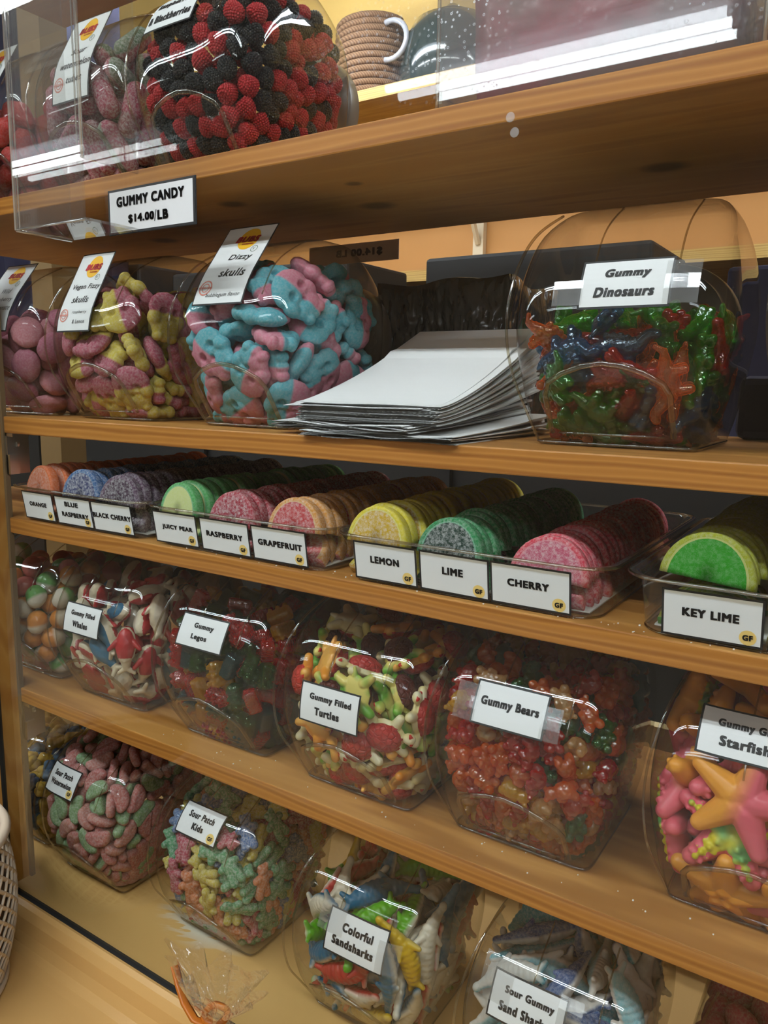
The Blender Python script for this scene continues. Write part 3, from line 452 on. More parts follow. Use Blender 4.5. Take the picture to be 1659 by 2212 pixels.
  1,-537,1040,1156,-29,-15,93, 1,273,142,560,-5,97,-14, 1,649,964,1024,-48,65,13, 0,-410,356,1385,-27,88,-14, 1,406,629,823,31,68,43, 1,88,578,1272,78,-32,-48, 2,-320,1026,1362,85,39,-21, 1,43,101,727,-51,69,9, 2,-275,241,332,39,35,-11, 2,-626,1341,1252,-82,-17,41, 0,89,224,355,44,-47,-75, 2,325,677,1387,-81,17,-17,
  2,202,894,1222,-32,65,30, 0,391,1631,1103,-40,51,25, 0,537,465,394,40,73,11, 1,611,329,825,-56,-23,4, 1,456,922,1334,-44,64,35, 2,-606,852,1358,-77,37,-1, 2,67,196,1207,66,-71,3, 1,-105,101,1002,-39,-81,38, 0,280,373,1256,-64,50,49, 1,-357,1638,870,-48,45,68, 2,-273,647,1346,94,9,-28, 2,-388,128,1074,55,45,-54,
  1,119,420,986,26,92,20, 0,425,837,1045,11,65,-33, 1,387,361,973,-35,39,59, 2,186,1229,1383,35,61,-42, 1,-71,347,155,44,-25,-85, 0,-567,551,1526,63,-53,-47, 1,394,1329,883,-22,-41,70, 0,447,1343,1395,72,2,-65, 1,376,256,343,-9,91,-38, 0,-286,100,764,-23,94,8, 0,565,734,459,-50,70,16, 0,321,1597,1374,-3,34,-3,
  1,-348,1296,1285,63,-27,-66, 2,-607,344,775,20,66,-51, 1,-471,205,552,77,24,-43, 1,601,506,1361,-33,45,16, 2,109,1433,935,67,43,-59, 0,226,299,766,67,45,14, 1,433,577,1145,20,82,-5, 2,628,1140,1316,-25,66,9, 0,-52,824,1322,-11,88,42, 2,641,753,1210,-46,64,5, 1,426,118,813,54,51,-45, 0,628,380,1108,72,-68,1,
  0,603,534,648,49,39,56, 1,174,109,966,-65,60,-16, 1,353,634,551,-56,46,-60, 1,-205,190,1285,4,69,-30, 0,625,1388,1179,7,52,-33, 0,387,145,1142,78,22,-40, 2,-364,381,155,-17,-97,5, 1,-230,1537,1376,-38,-57,72, 1,-349,1377,1019,-17,94,26, 0,-123,373,1095,52,52,-62, 0,196,682,1036,-23,71,-10, 2,586,1502,926,-65,17,57,
  2,493,660,181,-86,15,46, 1,523,252,574,77,37,30, 0,-82,1634,876,-67,-27,60,
 ],
 'whales': [
  0,316,698,330,70,-47,-27, 1,504,1138,126,-68,69,-16, 0,-272,402,915,-58,1,80, 0,549,1178,558,54,37,74, 1,-518,237,540,-5,-83,13, 0,-143,1305,1196,26,77,12, 0,-490,1274,863,27,-61,-30, 0,122,1368,1189,59,56,-28, 0,76,288,807,35,45,-49, 1,508,134,858,-70,34,55, 0,103,432,138,78,38,28, 1,-164,184,381,-21,-48,-73,
  1,228,1638,1163,54,59,-55, 1,192,308,1159,-18,-41,88, 0,-257,319,170,-11,-45,-86, 1,476,929,463,-22,-74,-43, 1,-110,156,655,-21,24,52, 1,-498,1515,1083,-79,15,5, 0,446,450,1061,-15,-69,51, 1,-478,532,136,-55,-65,39, 0,-616,1139,1336,56,0,-75, 1,338,1106,1225,24,-8,-77, 1,-642,771,1140,60,5,-63, 0,78,1071,1214,61,64,0,
  0,667,808,1155,0,-72,-6, 0,-600,476,573,1,72,6, 0,-657,473,1155,-67,-12,72, 0,654,1145,848,-49,74,16, 0,322,417,130,-18,10,71, 0,551,1423,1330,10,54,-54, 0,581,589,896,-63,51,50, 0,-356,190,1058,8,67,-1, 0,570,774,391,36,74,-28, 0,386,556,1359,-15,-19,44, 1,420,668,703,-82,-24,31, 1,-144,1671,876,-50,48,47,
  0,418,765,1115,57,-6,-78, 0,-191,701,1055,-49,8,48, 1,652,820,778,-18,61,-42, 1,402,1413,1026,-41,73,1, 0,355,339,811,-83,2,52, 0,233,836,1364,-43,78,35, 0,-342,1400,1298,0,83,-38, 1,148,84,741,46,39,-10, 1,213,91,1004,72,25,-36, 0,470,572,151,18,-28,-47, 0,-385,1150,1153,76,53,-32, 0,240,362,476,-45,9,79,
  0,-668,1179,1007,54,-31,-63, 1,-438,597,915,-18,61,-49, 0,626,1422,845,-20,64,-28, 1,601,351,623,-62,12,76, 0,653,1086,1254,-4,47,52, 0,-340,410,1253,-52,-26,80, 1,548,1339,358,-58,59,-34, 1,-141,849,1256,-84,46,-4, 0,328,219,360,31,81,-41, 0,657,509,1204,-9,67,-8, 0,-587,287,924,56,76,16, 0,-45,1609,1194,-86,2,49,
  0,27,324,378,7,57,54, 0,181,514,982,42,49,-49, 0,-120,133,1013,-54,17,75, 1,561,605,348,-6,64,45,
 ],
 'bricks': [
  0,707,613,929,71,11,67, 1,79,527,662,-87,41,-13, 0,559,858,1213,67,9,71, 1,-156,58,984,70,8,69, 2,-361,1701,1019,64,29,-23, 0,610,327,1163,-15,-41,-31, 1,-17,264,1037,-36,53,-74, 2,-59,279,161,62,62,-32, 0,-624,185,1076,-74,-7,-56, 2,-184,146,385,-45,-28,-45, 1,567,1252,1537,-73,50,-44, 1,90,525,520,-95,-8,-10,
  2,538,924,106,-56,55,-43, 2,-488,436,529,52,41,73, 0,-609,356,1056,-57,4,-4, 1,551,111,1047,64,-17,56, 0,482,1337,472,-59,21,-59, 1,-16,740,1154,41,6,84, 1,-667,847,1083,-33,42,60, 0,199,717,1365,28,35,62, 0,-350,1462,1403,33,-3,-32, 1,-377,894,1188,-55,49,-23, 2,657,540,1347,-65,72,-14, 3,381,423,379,-52,-63,54,
  1,384,71,695,46,54,-37, 1,54,865,1033,-14,14,95, 2,546,791,870,24,-22,66, 3,438,914,291,43,60,-55, 3,-692,1005,1097,-36,36,61, 3,-305,63,997,-5,71,-5, 1,666,241,925,71,-5,66, 0,367,193,1315,17,26,-71, 3,679,1168,1385,-62,13,-74, 0,435,567,230,61,61,31, 1,490,616,509,-36,-16,-68, 2,-410,1345,1010,58,-58,-56,
  1,610,1245,828,-98,-11,-8, 1,416,475,90,0,0,-99, 3,583,1095,1210,-14,-67,-43, 0,-245,236,729,60,-41,-21, 1,326,1545,1448,-80,-20,36, 3,-48,331,690,-32,5,-93, 0,139,52,643,8,-77,62, 1,158,100,1222,45,32,-48, 1,106,102,482,82,4,-3, 1,431,233,315,-58,-20,-53, 0,-475,65,970,43,-51,40, 1,504,274,889,-38,85,-7,
  0,461,363,152,-39,28,85, 0,687,1119,908,43,50,-52, 1,-571,300,1237,10,51,84, 0,-83,1008,1183,39,-71,2, 3,-38,456,1341,-30,76,51, 0,650,1527,1001,51,-54,-16, 0,-471,235,465,-62,-54,-42, 2,190,224,690,58,-57,-10, 2,256,1061,1111,-28,48,-26, 0,357,1049,223,-1,-1,14, 3,-133,110,1248,7,54,-82, 2,-655,743,1434,-12,-55,13,
  1,677,1403,1295,14,-74,-2, 2,317,686,1010,26,20,90, 0,412,1089,1142,13,-17,-57, 0,585,308,695,-69,-12,22, 3,441,774,705,92,29,-2, 1,526,519,699,-71,66,16, 3,85,1552,1087,32,59,-27, 0,-704,568,1188,54,50,50, 0,-452,320,189,-42,-23,-79, 0,460,1235,684,21,-11,95, 2,-423,926,1038,-93,-26,6, 1,-441,860,1344,-87,23,-17,
  0,-283,71,658,-58,15,-79, 0,-86,1634,1201,15,37,-69, 3,-33,514,767,36,90,17, 1,-385,357,326,-7,51,63, 3,537,1239,1208,59,-44,61, 0,-617,387,493,73,-29,-52, 1,-58,1363,1187,19,93,18, 0,-264,1694,1181,46,37,-18, 2,305,737,864,97,17,-6, 2,194,384,522,-88,-6,-1, 2,248,902,1208,49,24,79, 0,342,416,1174,28,-67,-5,
  3,-461,413,907,-19,-18,1, 0,592,963,307,-5,78,-4, 0,-579,181,635,-55,-55,61, 2,707,1270,1074,-69,8,-70, 0,-116,707,903,-80,6,-57, 0,-180,667,1292,87,-41,5, 1,543,506,848,-70,67,16, 2,491,760,562,70,-61,21, 3,-698,1190,1256,-35,-56,37, 2,651,1486,737,-75,-3,-62, 0,-583,564,800,47,17,85, 2,549,1347,931,12,-36,-59,
  3,427,1557,937,56,-81,9, 0,486,434,1225,37,-63,-12, 2,705,966,884,-3,-67,1, 0,374,240,986,32,-11,48, 0,701,427,932,72,5,67, 0,395,1436,285,53,1,-59, 2,555,1189,174,-1,-60,3, 1,-617,630,412,13,60,17, 3,-470,456,1201,94,-17,26, 1,551,990,822,-40,59,-22, 0,562,139,670,-60,14,65, 0,-392,559,90,0,0,74,
  0,202,1704,1182,-64,28,32, 3,603,1438,467,57,53,53, 0,674,1101,667,47,-41,-57, 0,-233,924,1238,-2,70,20, 1,540,1640,694,-32,67,32, 0,536,1499,332,-27,-51,67, 1,-384,219,1101,75,-27,39, 2,-397,180,738,66,-39,53, 2,20,225,784,-8,28,-81, 0,-428,1204,1132,-23,-71,32, 0,404,1481,90,95,-28,0, 1,514,700,1319,76,-22,-59,
  2,547,1312,171,59,1,-79, 1,359,222,1148,40,-7,11, 1,55,133,1079,27,-72,-55, 3,297,289,156,63,62,-28, 0,477,1119,370,63,49,46, 0,366,1465,1280,-30,53,-77, 1,463,1510,200,-75,36,-17, 1,147,484,90,0,0,90, 3,625,1226,452,10,-61,-9, 1,623,1087,435,9,-61,-11, 2,-207,743,1097,-84,-36,19, 1,-196,461,1012,59,-78,-14,
  2,-550,587,1034,-68,-70,-16, 3,609,719,377,61,0,-78, 0,662,507,627,-16,75,-15, 0,705,574,1186,-53,-50,47, 0,432,951,621,9,-26,95, 1,557,1075,175,-79,3,-60, 3,309,598,623,-17,-6,84, 0,589,1358,724,11,1,-23, 2,-513,504,378,10,-89,42, 2,-113,50,663,-50,38,48, 3,333,621,486,-70,68,-13, 0,-592,234,849,-4,88,26,
  2,-562,1178,1356,60,21,70, 1,316,301,679,45,71,44, 0,421,1029,90,0,0,-67, 2,553,719,164,-72,32,-55, 3,-610,1596,944,-35,-60,-10, 1,399,1135,1445,-84,11,4, 0,336,1002,1360,80,40,-29, 3,408,1269,311,-6,51,-24, 1,239,341,819,-86,46,-13, 2,422,450,957,-91,-31,-19, 2,-178,1155,1398,-75,47,43, 0,-173,280,160,64,60,-32,
  1,-554,1119,1103,-58,28,-58, 1,78,709,946,-18,12,83, 0,-33,283,1247,-14,-59,-76, 0,662,900,609,15,75,12, 2,145,31,897,51,45,-47, 1,-503,328,747,17,91,-16, 3,-132,372,1124,27,-90,-25, 0,404,969,845,60,27,71, 1,-26,444,90,99,-8,0, 0,-179,745,1422,93,27,-1, 3,340,49,1022,-61,-45,-35, 2,-43,459,923,-34,59,-53,
  3,-565,1368,1130,19,66,-22, 1,232,1391,995,-65,-72,-6, 0,-401,481,644,-58,-58,43, 1,544,547,163,13,-57,-27, 0,117,512,1243,8,-16,-17, 0,421,312,569,-12,-42,64, 1,-531,632,1330,-30,-40,56, 0,-645,545,1440,-11,82,-5, 0,453,1085,728,-14,-89,-39, 1,-489,1674,803,-49,51,64, 3,138,349,285,-31,36,57, 3,-100,334,552,4,31,2,
  1,143,528,1095,-37,91,2, 0,27,163,347,-52,0,1, 2,430,735,1094,54,-67,-22, 0,265,1588,1274,-81,17,42, 1,-712,631,1012,-46,52,-46, 0,58,279,161,62,-62,33, 3,-689,428,806,15,-73,-7, 1,-29,192,609,74,-4,2, 1,-286,630,90,0,0,-61, 0,246,887,944,8,95,21, 1,530,1648,1199,-41,-55,-70, 3,-209,1165,1150,-29,86,-12,
  1,58,153,905,-16,25,-91, 0,339,1248,1336,25,-32,42, 1,306,149,392,75,-37,28, 3,337,1197,90,-98,-16,0, 1,-251,1530,1234,53,12,-78, 2,-411,1212,1372,37,-35,-56, 3,157,1176,1382,20,-8,77, 1,403,625,360,5,37,82, 3,399,1477,808,-2,-9,-76, 1,371,1474,658,-31,-15,37, 0,696,1001,1206,-15,-70,-18, 0,503,885,1488,-32,-9,-65,
  3,-300,1174,1269,-16,-35,50, 1,563,1384,587,95,-29,0, 1,-232,976,1472,97,-10,-5, 3,670,864,1438,49,38,61, 1,458,1354,1251,-52,-39,-3, 1,467,1365,1050,-28,88,-24, 0,209,594,90,-46,-88,0, 2,-441,709,1198,52,-41,-27, 0,446,705,90,0,0,98, 1,337,620,1265,38,83,16, 2,-512,516,104,-44,35,-49, 2,-198,235,919,-16,-59,-77,
  0,-272,408,90,93,33,0, 0,701,771,841,73,13,65, 2,-316,258,205,-28,-37,-76, 2,-263,412,257,42,80,14, 0,500,1052,1022,8,-15,-53, 3,173,280,160,-32,-33,-62, 0,-105,448,292,55,-29,-76, 0,707,824,1164,-1,68,-1, 0,614,586,405,61,-3,-78, 1,533,1508,1406,-47,9,40, 2,657,736,588,36,68,29, 3,-16,345,289,68,52,-37,
  0,232,1374,1147,21,-4,84, 2,570,580,1479,30,-36,-86, 0,182,481,948,-11,-17,28, 1,-84,1297,1329,-15,-28,85, 0,-180,552,1182,-14,-8,-93, 1,-219,401,488,-6,-86,-41, 0,332,828,90,0,0,8, 2,403,1609,1073,-64,74,-16, 0,245,389,381,58,-28,-44, 2,191,238,500,79,-7,7, 1,-676,969,1356,-54,70,-18, 1,225,644,738,-18,-13,75,
  2,-163,460,655,-62,13,26, 1,17,1483,1319,-19,-42,87, 3,467,1041,511,-52,79,30, 3,-366,121,471,35,-75,45, 0,140,298,1350,-2,27,-1, 1,333,632,90,94,-32,0, 3,87,1178,1218,-61,-34,27, 0,337,1382,90,0,0,-27, 1,-426,1496,1253,4,4,-50, 1,-673,1477,1159,2,71,-21, 3,382,831,1312,24,56,15, 0,88,982,1125,-36,15,65,
  2,-229,251,479,25,-78,52, 2,437,782,289,-56,-37,-48, 2,386,501,796,-48,-68,27, 0,-365,464,1088,65,72,9, 3,578,314,416,-10,-57,-14, 1,210,336,1052,-31,-74,-23, 3,280,433,240,-23,-70,63, 2,574,648,1050,-67,36,-58, 1,-556,437,252,33,-74,-11, 3,536,445,434,-56,32,37, 2,21,974,1369,-22,27,-52, 1,87,726,1263,-89,-10,41,
  2,595,842,319,78,3,61,
 ],
 'turtles': [
  1,443,649,1331,-96,-14,-21, 1,476,817,265,-3,-67,9, 1,346,909,90,0,1,62, 2,-407,775,1499,-97,-9,12, 0,-215,344,437,-66,60,6, 1,-297,586,1116,14,58,-15, 0,-586,1475,1369,46,-24,-84, 2,520,1210,680,40,24,31, 2,49,345,1260,-13,-14,-90, 2,658,1053,606,23,-58,-28, 0,-434,386,242,20,43,78, 1,-185,223,606,-73,-39,-31,
  1,-647,1075,1264,-65,-37,65, 0,-188,944,1222,-58,0,-80, 0,350,1133,1015,-25,-73,60, 2,125,666,1176,-68,-11,-71, 2,154,92,617,17,69,-68, 0,293,567,1414,23,-4,-39, 2,-167,306,178,74,-48,35, 1,83,413,122,-59,-76,16, 1,-390,960,1178,-18,-3,-76, 1,126,453,259,20,41,-37, 0,-457,657,1044,46,37,60, 0,84,1661,855,-42,68,37,
  0,304,371,1041,67,-52,-35, 1,-85,218,938,-72,-47,-29, 1,281,566,498,1,-14,-4, 1,412,1352,1220,-32,-65,-55, 1,-229,1312,1252,-92,1,-25, 1,474,418,296,-4,-40,-14, 0,564,1099,215,1,-60,0, 1,33,924,1482,79,-58,14, 0,0,1142,1136,-26,-13,85, 1,529,1555,685,54,32,-75, 2,-442,367,1020,6,-50,51, 1,-498,1301,1087,31,77,-50,
  1,337,725,159,87,-38,-26, 0,491,702,615,1,60,-27, 0,616,1299,893,63,-47,-50, 2,-417,352,692,56,36,-72, 0,443,413,1093,-14,49,-3, 0,-89,690,1322,27,46,22, 0,-108,1562,993,-33,56,-74, 2,-628,808,1044,29,46,54, 0,131,79,1106,-60,51,39, 1,-206,445,240,-25,-25,21, 1,-250,1654,1273,-8,50,85, 2,-596,351,528,54,26,77,
  1,465,392,637,69,-61,-30, 1,-427,1097,1373,48,-83,-14, 0,-611,626,1335,-58,53,-30, 2,112,1473,1356,-12,-8,87, 2,364,427,123,94,21,6, 1,437,968,633,-52,-71,32, 2,428,123,773,77,6,7, 1,-647,734,551,-17,60,-21, 1,-457,1536,1126,28,82,-43, 2,658,405,908,-68,7,-69, 1,-274,754,760,-53,37,-71, 0,-528,580,452,3,58,-26,
  2,661,685,1026,67,-7,67, 2,-38,681,993,-78,60,9, 0,672,718,697,48,-42,-57, 0,336,1668,804,-54,45,57, 0,570,1178,1155,-52,-6,84, 0,87,268,529,59,-41,10, 0,574,989,244,43,-42,-55, 0,512,417,809,-89,16,36, 0,487,767,1081,36,53,7, 0,-669,489,929,-6,-69,28, 1,-326,269,1269,-46,71,12, 0,-252,1705,897,7,70,-69,
  1,580,1513,1100,8,74,58, 1,-326,97,720,-64,25,17, 0,-165,83,1006,29,52,-51, 2,-437,553,154,84,-45,-26, 2,351,593,299,27,56,-30, 1,-603,220,1041,48,-48,-9, 0,323,902,1179,31,5,-89, 1,626,1059,1399,-31,28,-66, 1,201,269,863,-79,-35,42, 1,220,337,575,19,78,56, 0,-109,457,1111,-89,-12,28, 1,126,1568,1150,-26,-2,-10,
  2,583,651,294,22,-57,-31, 1,271,991,1371,-25,-35,8, 2,679,999,969,71,4,67, 1,416,973,357,-16,59,36, 2,45,243,285,54,-73,21, 2,-315,1339,1461,-8,15,-27, 2,284,338,383,90,38,13, 2,-193,457,781,43,2,-27,
 ],
 'bears': [
  1,314,639,291,-7,24,-78, 2,-73,432,554,46,59,-30, 2,-509,129,559,33,-13,76, 4,414,883,438,66,32,66, 2,59,1259,1404,48,-57,26, 2,-494,325,1194,-96,-21,-12, 0,-711,637,1123,84,-10,5, 1,657,1339,1458,18,37,-83, 0,79,117,454,-55,-78,0, 2,-108,592,1108,-34,65,-54, 3,-501,462,446,53,5,-1, 0,-282,335,107,9,59,-17,
  2,638,851,487,13,16,-17, 3,-7,714,1231,6,-46,-83, 1,248,256,1251,-29,10,-28, 0,187,1509,1265,-40,48,-33, 2,648,1465,663,9,83,-50, 1,540,398,1228,13,-84,48, 0,658,674,582,-92,-16,-2, 1,-447,798,1524,-34,62,68, 0,436,1409,797,-49,61,-11, 0,23,60,1055,6,98,-11, 1,-706,746,1012,80,19,-14, 0,522,1219,83,32,-65,63,
  0,311,288,945,-38,21,54, 2,-110,41,913,-28,93,-11, 4,494,186,1106,-4,-91,-24, 3,-429,1106,1495,62,59,-10, 1,696,1400,1233,-58,-59,-35, 4,494,1141,1296,-41,-82,32, 0,276,574,926,30,44,60, 0,-198,1043,1342,-63,59,-35, 0,339,707,1457,-2,72,39, 0,-343,279,167,-86,14,41, 2,-320,1213,1415,-83,48,-23, 3,-617,1285,1479,-17,-70,66,
  2,-87,1441,1019,-80,-9,55, 3,561,924,950,14,34,-26, 2,642,473,1449,-52,8,3, 4,365,185,363,-10,94,22, 2,564,1082,885,-13,-97,6, 2,355,998,297,-97,7,-17, 0,266,917,1347,43,39,22, 1,409,1101,382,-44,60,-60, 2,427,1314,80,-3,73,-66, 3,637,1165,510,1,14,13, 0,279,675,1284,36,-72,54, 1,321,471,101,44,-57,-63,
  3,35,173,706,-56,36,-71, 0,-199,225,737,-29,20,67, 2,209,453,473,46,64,-7, 0,394,637,80,-72,6,19, 2,-247,615,1490,52,73,-20, 2,-294,1524,1386,-56,39,67, 0,379,414,1125,-47,-41,17, 3,-640,496,538,-94,-16,-10, 1,689,1182,1320,98,0,11, 1,437,491,1447,81,16,21, 3,56,932,1382,-83,-16,6, 3,331,381,256,32,14,-33,
  1,151,400,1160,52,53,19, 2,549,423,243,66,19,-37, 0,441,518,510,8,-65,1, 2,451,841,295,-22,-93,-24, 0,514,392,1548,76,42,-48, 2,-67,181,1045,1,97,-13, 4,-122,382,666,-50,37,43, 2,331,422,1296,68,-23,-57, 0,654,1028,611,19,-11,89, 2,61,299,787,52,-49,-64, 2,574,370,1019,-55,-59,-48, 2,-133,1579,1451,-37,-71,-26,
  0,495,1020,659,-19,-59,-35, 0,245,35,805,-59,-77,11, 2,666,749,1458,-17,-13,-18, 0,699,379,903,74,12,-16, 2,696,1328,798,15,58,-72, 0,296,1363,1321,77,20,59, 1,476,559,154,-76,-46,-43, 0,501,1251,469,-83,40,22, 1,511,228,413,20,11,34, 4,-513,242,356,-71,43,48, 1,712,658,876,73,28,-20, 0,668,872,712,23,-1,59,
  1,-81,123,1250,-4,-95,23, 4,-77,287,166,-13,-92,-20, 0,179,44,1022,-76,-63,13, 1,320,386,548,-26,-50,11, 0,489,577,299,-18,88,2, 2,545,1554,429,-50,-8,24, 2,-636,749,847,-71,-8,-67, 0,-718,1138,1136,44,-51,50, 4,273,1448,1477,9,-82,-45, 1,252,1053,1198,-39,26,9, 2,504,1523,622,-36,77,12, 2,-171,260,527,-78,-3,5,
  4,595,396,368,-39,-4,-55, 0,-439,210,1102,-14,58,-5, 0,56,330,79,-45,-57,43, 0,251,793,1158,-15,-83,51, 0,-299,389,1149,-18,10,-15, 3,27,41,657,78,21,55, 2,-537,853,1384,53,-39,42, 1,-409,495,1239,8,-98,11, 2,-459,61,844,36,-67,-44, 3,-22,190,283,-56,48,-50, 2,361,355,675,-43,61,-64, 2,-355,472,1474,31,-71,-61,
  2,587,1569,1349,-38,-37,11, 2,-246,484,730,67,-14,21, 1,72,372,632,-40,-64,-64, 1,52,1209,1237,-48,43,12, 0,623,959,482,-55,81,17, 2,-139,436,171,-92,17,27, 4,67,304,173,-79,23,-1, 1,-406,415,875,-47,-47,-57, 1,559,672,186,-93,-34,5, 2,-418,688,1251,-37,-90,13, 2,433,887,98,18,70,38, 0,-62,559,89,-73,-1,-64,
  2,-539,616,1540,-57,19,41, 3,-446,1475,1465,6,-84,-51, 0,161,272,171,-66,68,15, 0,322,92,1171,-16,2,44, 3,-686,430,824,10,-5,-27, 4,-323,261,1461,-24,63,-28, 0,28,1506,1379,8,39,-36, 0,-194,156,844,-58,65,-41, 2,609,318,541,26,0,34, 0,-550,479,1085,-40,-6,-47, 2,-532,169,704,88,-21,-39, 0,523,1396,186,18,-67,-71,
  2,-272,345,606,-74,25,11, 0,-614,402,427,44,-45,58, 1,336,540,193,-79,-59,-4, 2,297,298,146,-58,68,0, 2,84,379,1295,-48,-20,-3, 3,-125,260,944,56,78,16, 3,462,728,1075,-35,1,-36, 2,-353,320,1305,-11,-40,-43, 3,243,180,308,49,4,-80, 0,-20,401,114,59,22,-15, 2,470,803,685,24,-77,16, 1,407,259,1224,81,49,-28,
  2,-212,229,257,27,-51,-20, 0,596,725,749,-59,64,-17, 4,-699,593,1271,88,-16,3, 1,-489,1320,1355,-73,-53,-5, 3,489,946,273,-86,34,-35, 4,674,450,733,-12,83,51, 4,-280,1705,1221,-52,-82,4, 1,469,445,240,-89,-2,-39, 3,-473,340,217,3,-77,-52, 4,562,847,187,97,9,-11, 0,192,531,1064,-25,-36,-6, 3,130,443,851,-74,9,28,
  3,366,593,766,-71,9,-20, 2,576,559,1154,-44,-10,-23, 0,-234,379,189,-96,9,8, 0,705,1020,963,-87,26,9, 1,540,1299,1049,59,-51,23, 4,264,1343,1075,-10,71,23, 1,-592,498,302,-56,28,48, 0,66,261,939,-62,-55,-11, 2,-578,1621,1169,-6,2,-63, 2,-373,211,828,-4,-32,78, 2,679,855,1213,-53,80,6, 2,519,1438,327,-12,-9,92,
  1,-384,469,418,66,1,-10, 0,601,582,752,-10,68,33, 3,-605,1204,1295,89,-7,42, 2,-337,1487,956,67,16,18, 0,615,457,589,17,-46,64, 2,-216,174,1282,13,98,-4, 2,464,999,101,61,-39,-39, 2,588,861,347,-21,73,59, 4,-705,811,1278,-66,71,17, 3,602,1022,1524,-33,-68,-64, 1,-667,695,1462,-57,29,31, 1,452,1085,195,96,-24,5,
  2,121,329,509,-81,10,50, 0,-255,813,1409,41,66,61, 4,243,380,97,2,-72,-39, 0,448,1691,689,-8,-45,-17, 2,155,1092,1322,90,-6,-19, 0,-611,659,390,-96,14,-2, 2,-307,1181,1168,19,36,-84, 0,345,1045,80,-69,21,-34, 0,639,970,813,2,-82,9, 4,-436,1482,1299,51,-3,54, 3,-242,564,1252,50,78,-15, 0,394,1542,1401,-52,-46,9,
  2,439,346,157,-60,57,8, 0,-634,482,1336,-16,95,-10, 0,479,1218,307,-59,-78,-2, 0,449,462,1018,81,33,-20, 4,-49,473,1228,-61,35,-28, 1,491,382,597,75,38,-22, 0,202,800,1434,-40,38,-2, 0,-342,139,597,60,76,-18, 0,528,115,643,38,18,89, 4,354,232,1437,-15,90,-29, 3,566,339,873,-60,-51,-49, 4,-115,1206,1299,76,-38,-14,
  3,433,651,269,-1,-21,-92, 3,-79,1355,1465,85,-33,-35, 0,-562,573,173,-68,66,14, 0,-463,71,987,-49,-60,27, 0,196,412,232,51,9,-53, 0,442,618,1273,90,11,-11, 0,-637,1439,1370,-57,-28,-54, 3,-166,371,95,-59,-42,-66, 2,419,1453,81,-35,-63,27, 0,349,648,1131,-43,-16,-58, 1,-566,697,177,-48,83,18, 3,337,364,831,59,-51,61,
  3,-181,309,398,-18,56,18, 3,549,1617,1058,4,89,-5, 3,449,969,1329,91,-9,-39, 4,255,81,551,71,-64,-24, 2,556,1378,575,54,64,53, 1,-101,624,1463,-73,22,52, 2,-47,323,326,56,29,57, 0,-223,385,948,-9,69,13, 0,-693,361,1191,-84,47,21, 0,83,1607,1496,-13,87,20, 2,-538,616,1297,-84,-43,3, 0,480,1288,1436,12,49,-59,
  0,531,818,549,-72,-27,-17, 0,-579,863,1189,-78,39,36, 1,714,787,995,-91,-6,-5, 4,316,217,600,-48,25,83, 2,673,1176,1016,-36,-87,-7, 3,-529,338,793,-2,-22,-50, 3,64,196,593,34,52,35, 2,110,398,1015,11,-69,-47, 1,-630,1400,1047,14,-55,23, 1,-346,938,1311,4,-31,55, 1,-124,1430,1260,29,-68,-50, 2,570,1002,185,81,55,-16,
  3,-213,1301,1237,76,51,4, 3,273,248,461,-1,-63,32, 1,-672,987,983,-47,74,-1, 0,-9,1696,1122,-97,3,-18, 0,545,1068,499,41,78,16, 2,469,833,826,-28,62,-28, 0,-360,130,1277,73,62,-13, 0,-81,283,1229,-33,-54,16, 1,-457,1682,1218,72,-67,-12, 0,-677,935,1359,-93,-32,10, 0,-416,447,98,23,69,26, 2,-439,532,1020,70,-15,33,
  2,686,952,1394,-66,-44,-36, 0,217,1206,1204,80,-6,-33, 3,181,552,1336,15,97,-12, 0,684,594,1306,-23,78,51, 4,589,1281,728,71,28,42, 0,643,1148,774,-18,-54,-21, 2,-590,1077,1447,15,-24,37, 2,493,379,740,-26,68,-66, 3,624,654,451,-88,14,10, 2,43,83,820,-40,42,75, 4,-284,118,1035,-79,22,33, 2,567,763,187,92,34,-13,
  2,446,608,671,48,-60,2, 0,90,137,1276,-35,15,76, 0,333,1461,1185,41,-52,-16, 2,-519,229,909,-44,12,-65, 2,719,585,1042,-17,-17,-79, 0,-559,345,1433,85,18,-30, 3,-594,1085,1220,-8,89,0, 1,501,1647,1257,83,9,49, 2,503,683,425,-61,-25,-32, 2,-88,102,468,-88,41,18, 3,557,1188,212,-1,18,41, 1,-571,560,673,66,-6,-71,
  2,-451,1028,1263,-45,9,-7, 2,47,287,1084,-45,-75,1, 2,461,97,941,-89,-29,-9, 1,-59,309,1439,-17,37,30, 0,-403,1326,1232,43,-16,24, 2,-615,1474,1197,43,73,37, 2,-656,280,1005,85,-48,-16, 2,70,1676,1306,-94,-6,-30, 0,548,1190,1175,74,-38,-4, 2,40,432,184,-71,-66,-16, 2,-125,1596,1235,70,64,-25, 0,399,393,404,18,-67,-68,
  0,-148,865,1214,77,27,-15, 4,-639,597,831,-46,14,-60, 0,412,634,559,50,46,51, 2,671,1465,971,13,1,49, 1,658,1028,1180,39,-86,-16, 0,318,238,736,7,81,-34, 0,580,1095,294,90,-39,-4, 0,419,1000,1504,-85,8,-6, 1,643,1261,509,92,36,-8, 4,-337,244,447,-1,-96,-9, 0,30,699,1372,-26,-47,-37, 1,669,326,1171,-33,16,25,
  2,-145,655,1310,-51,52,63, 2,204,397,1445,-74,2,-66, 0,181,456,722,-54,27,18, 0,-383,410,718,-58,6,6, 0,593,638,357,42,-11,46, 4,-606,518,923,-17,-65,8, 2,704,1310,1018,6,3,5, 0,-152,412,1398,62,-38,-24, 2,456,53,780,79,-20,-49, 2,563,257,1354,-10,-25,26, 0,-239,139,419,19,-14,43, 2,551,1435,1241,-66,-70,-16,
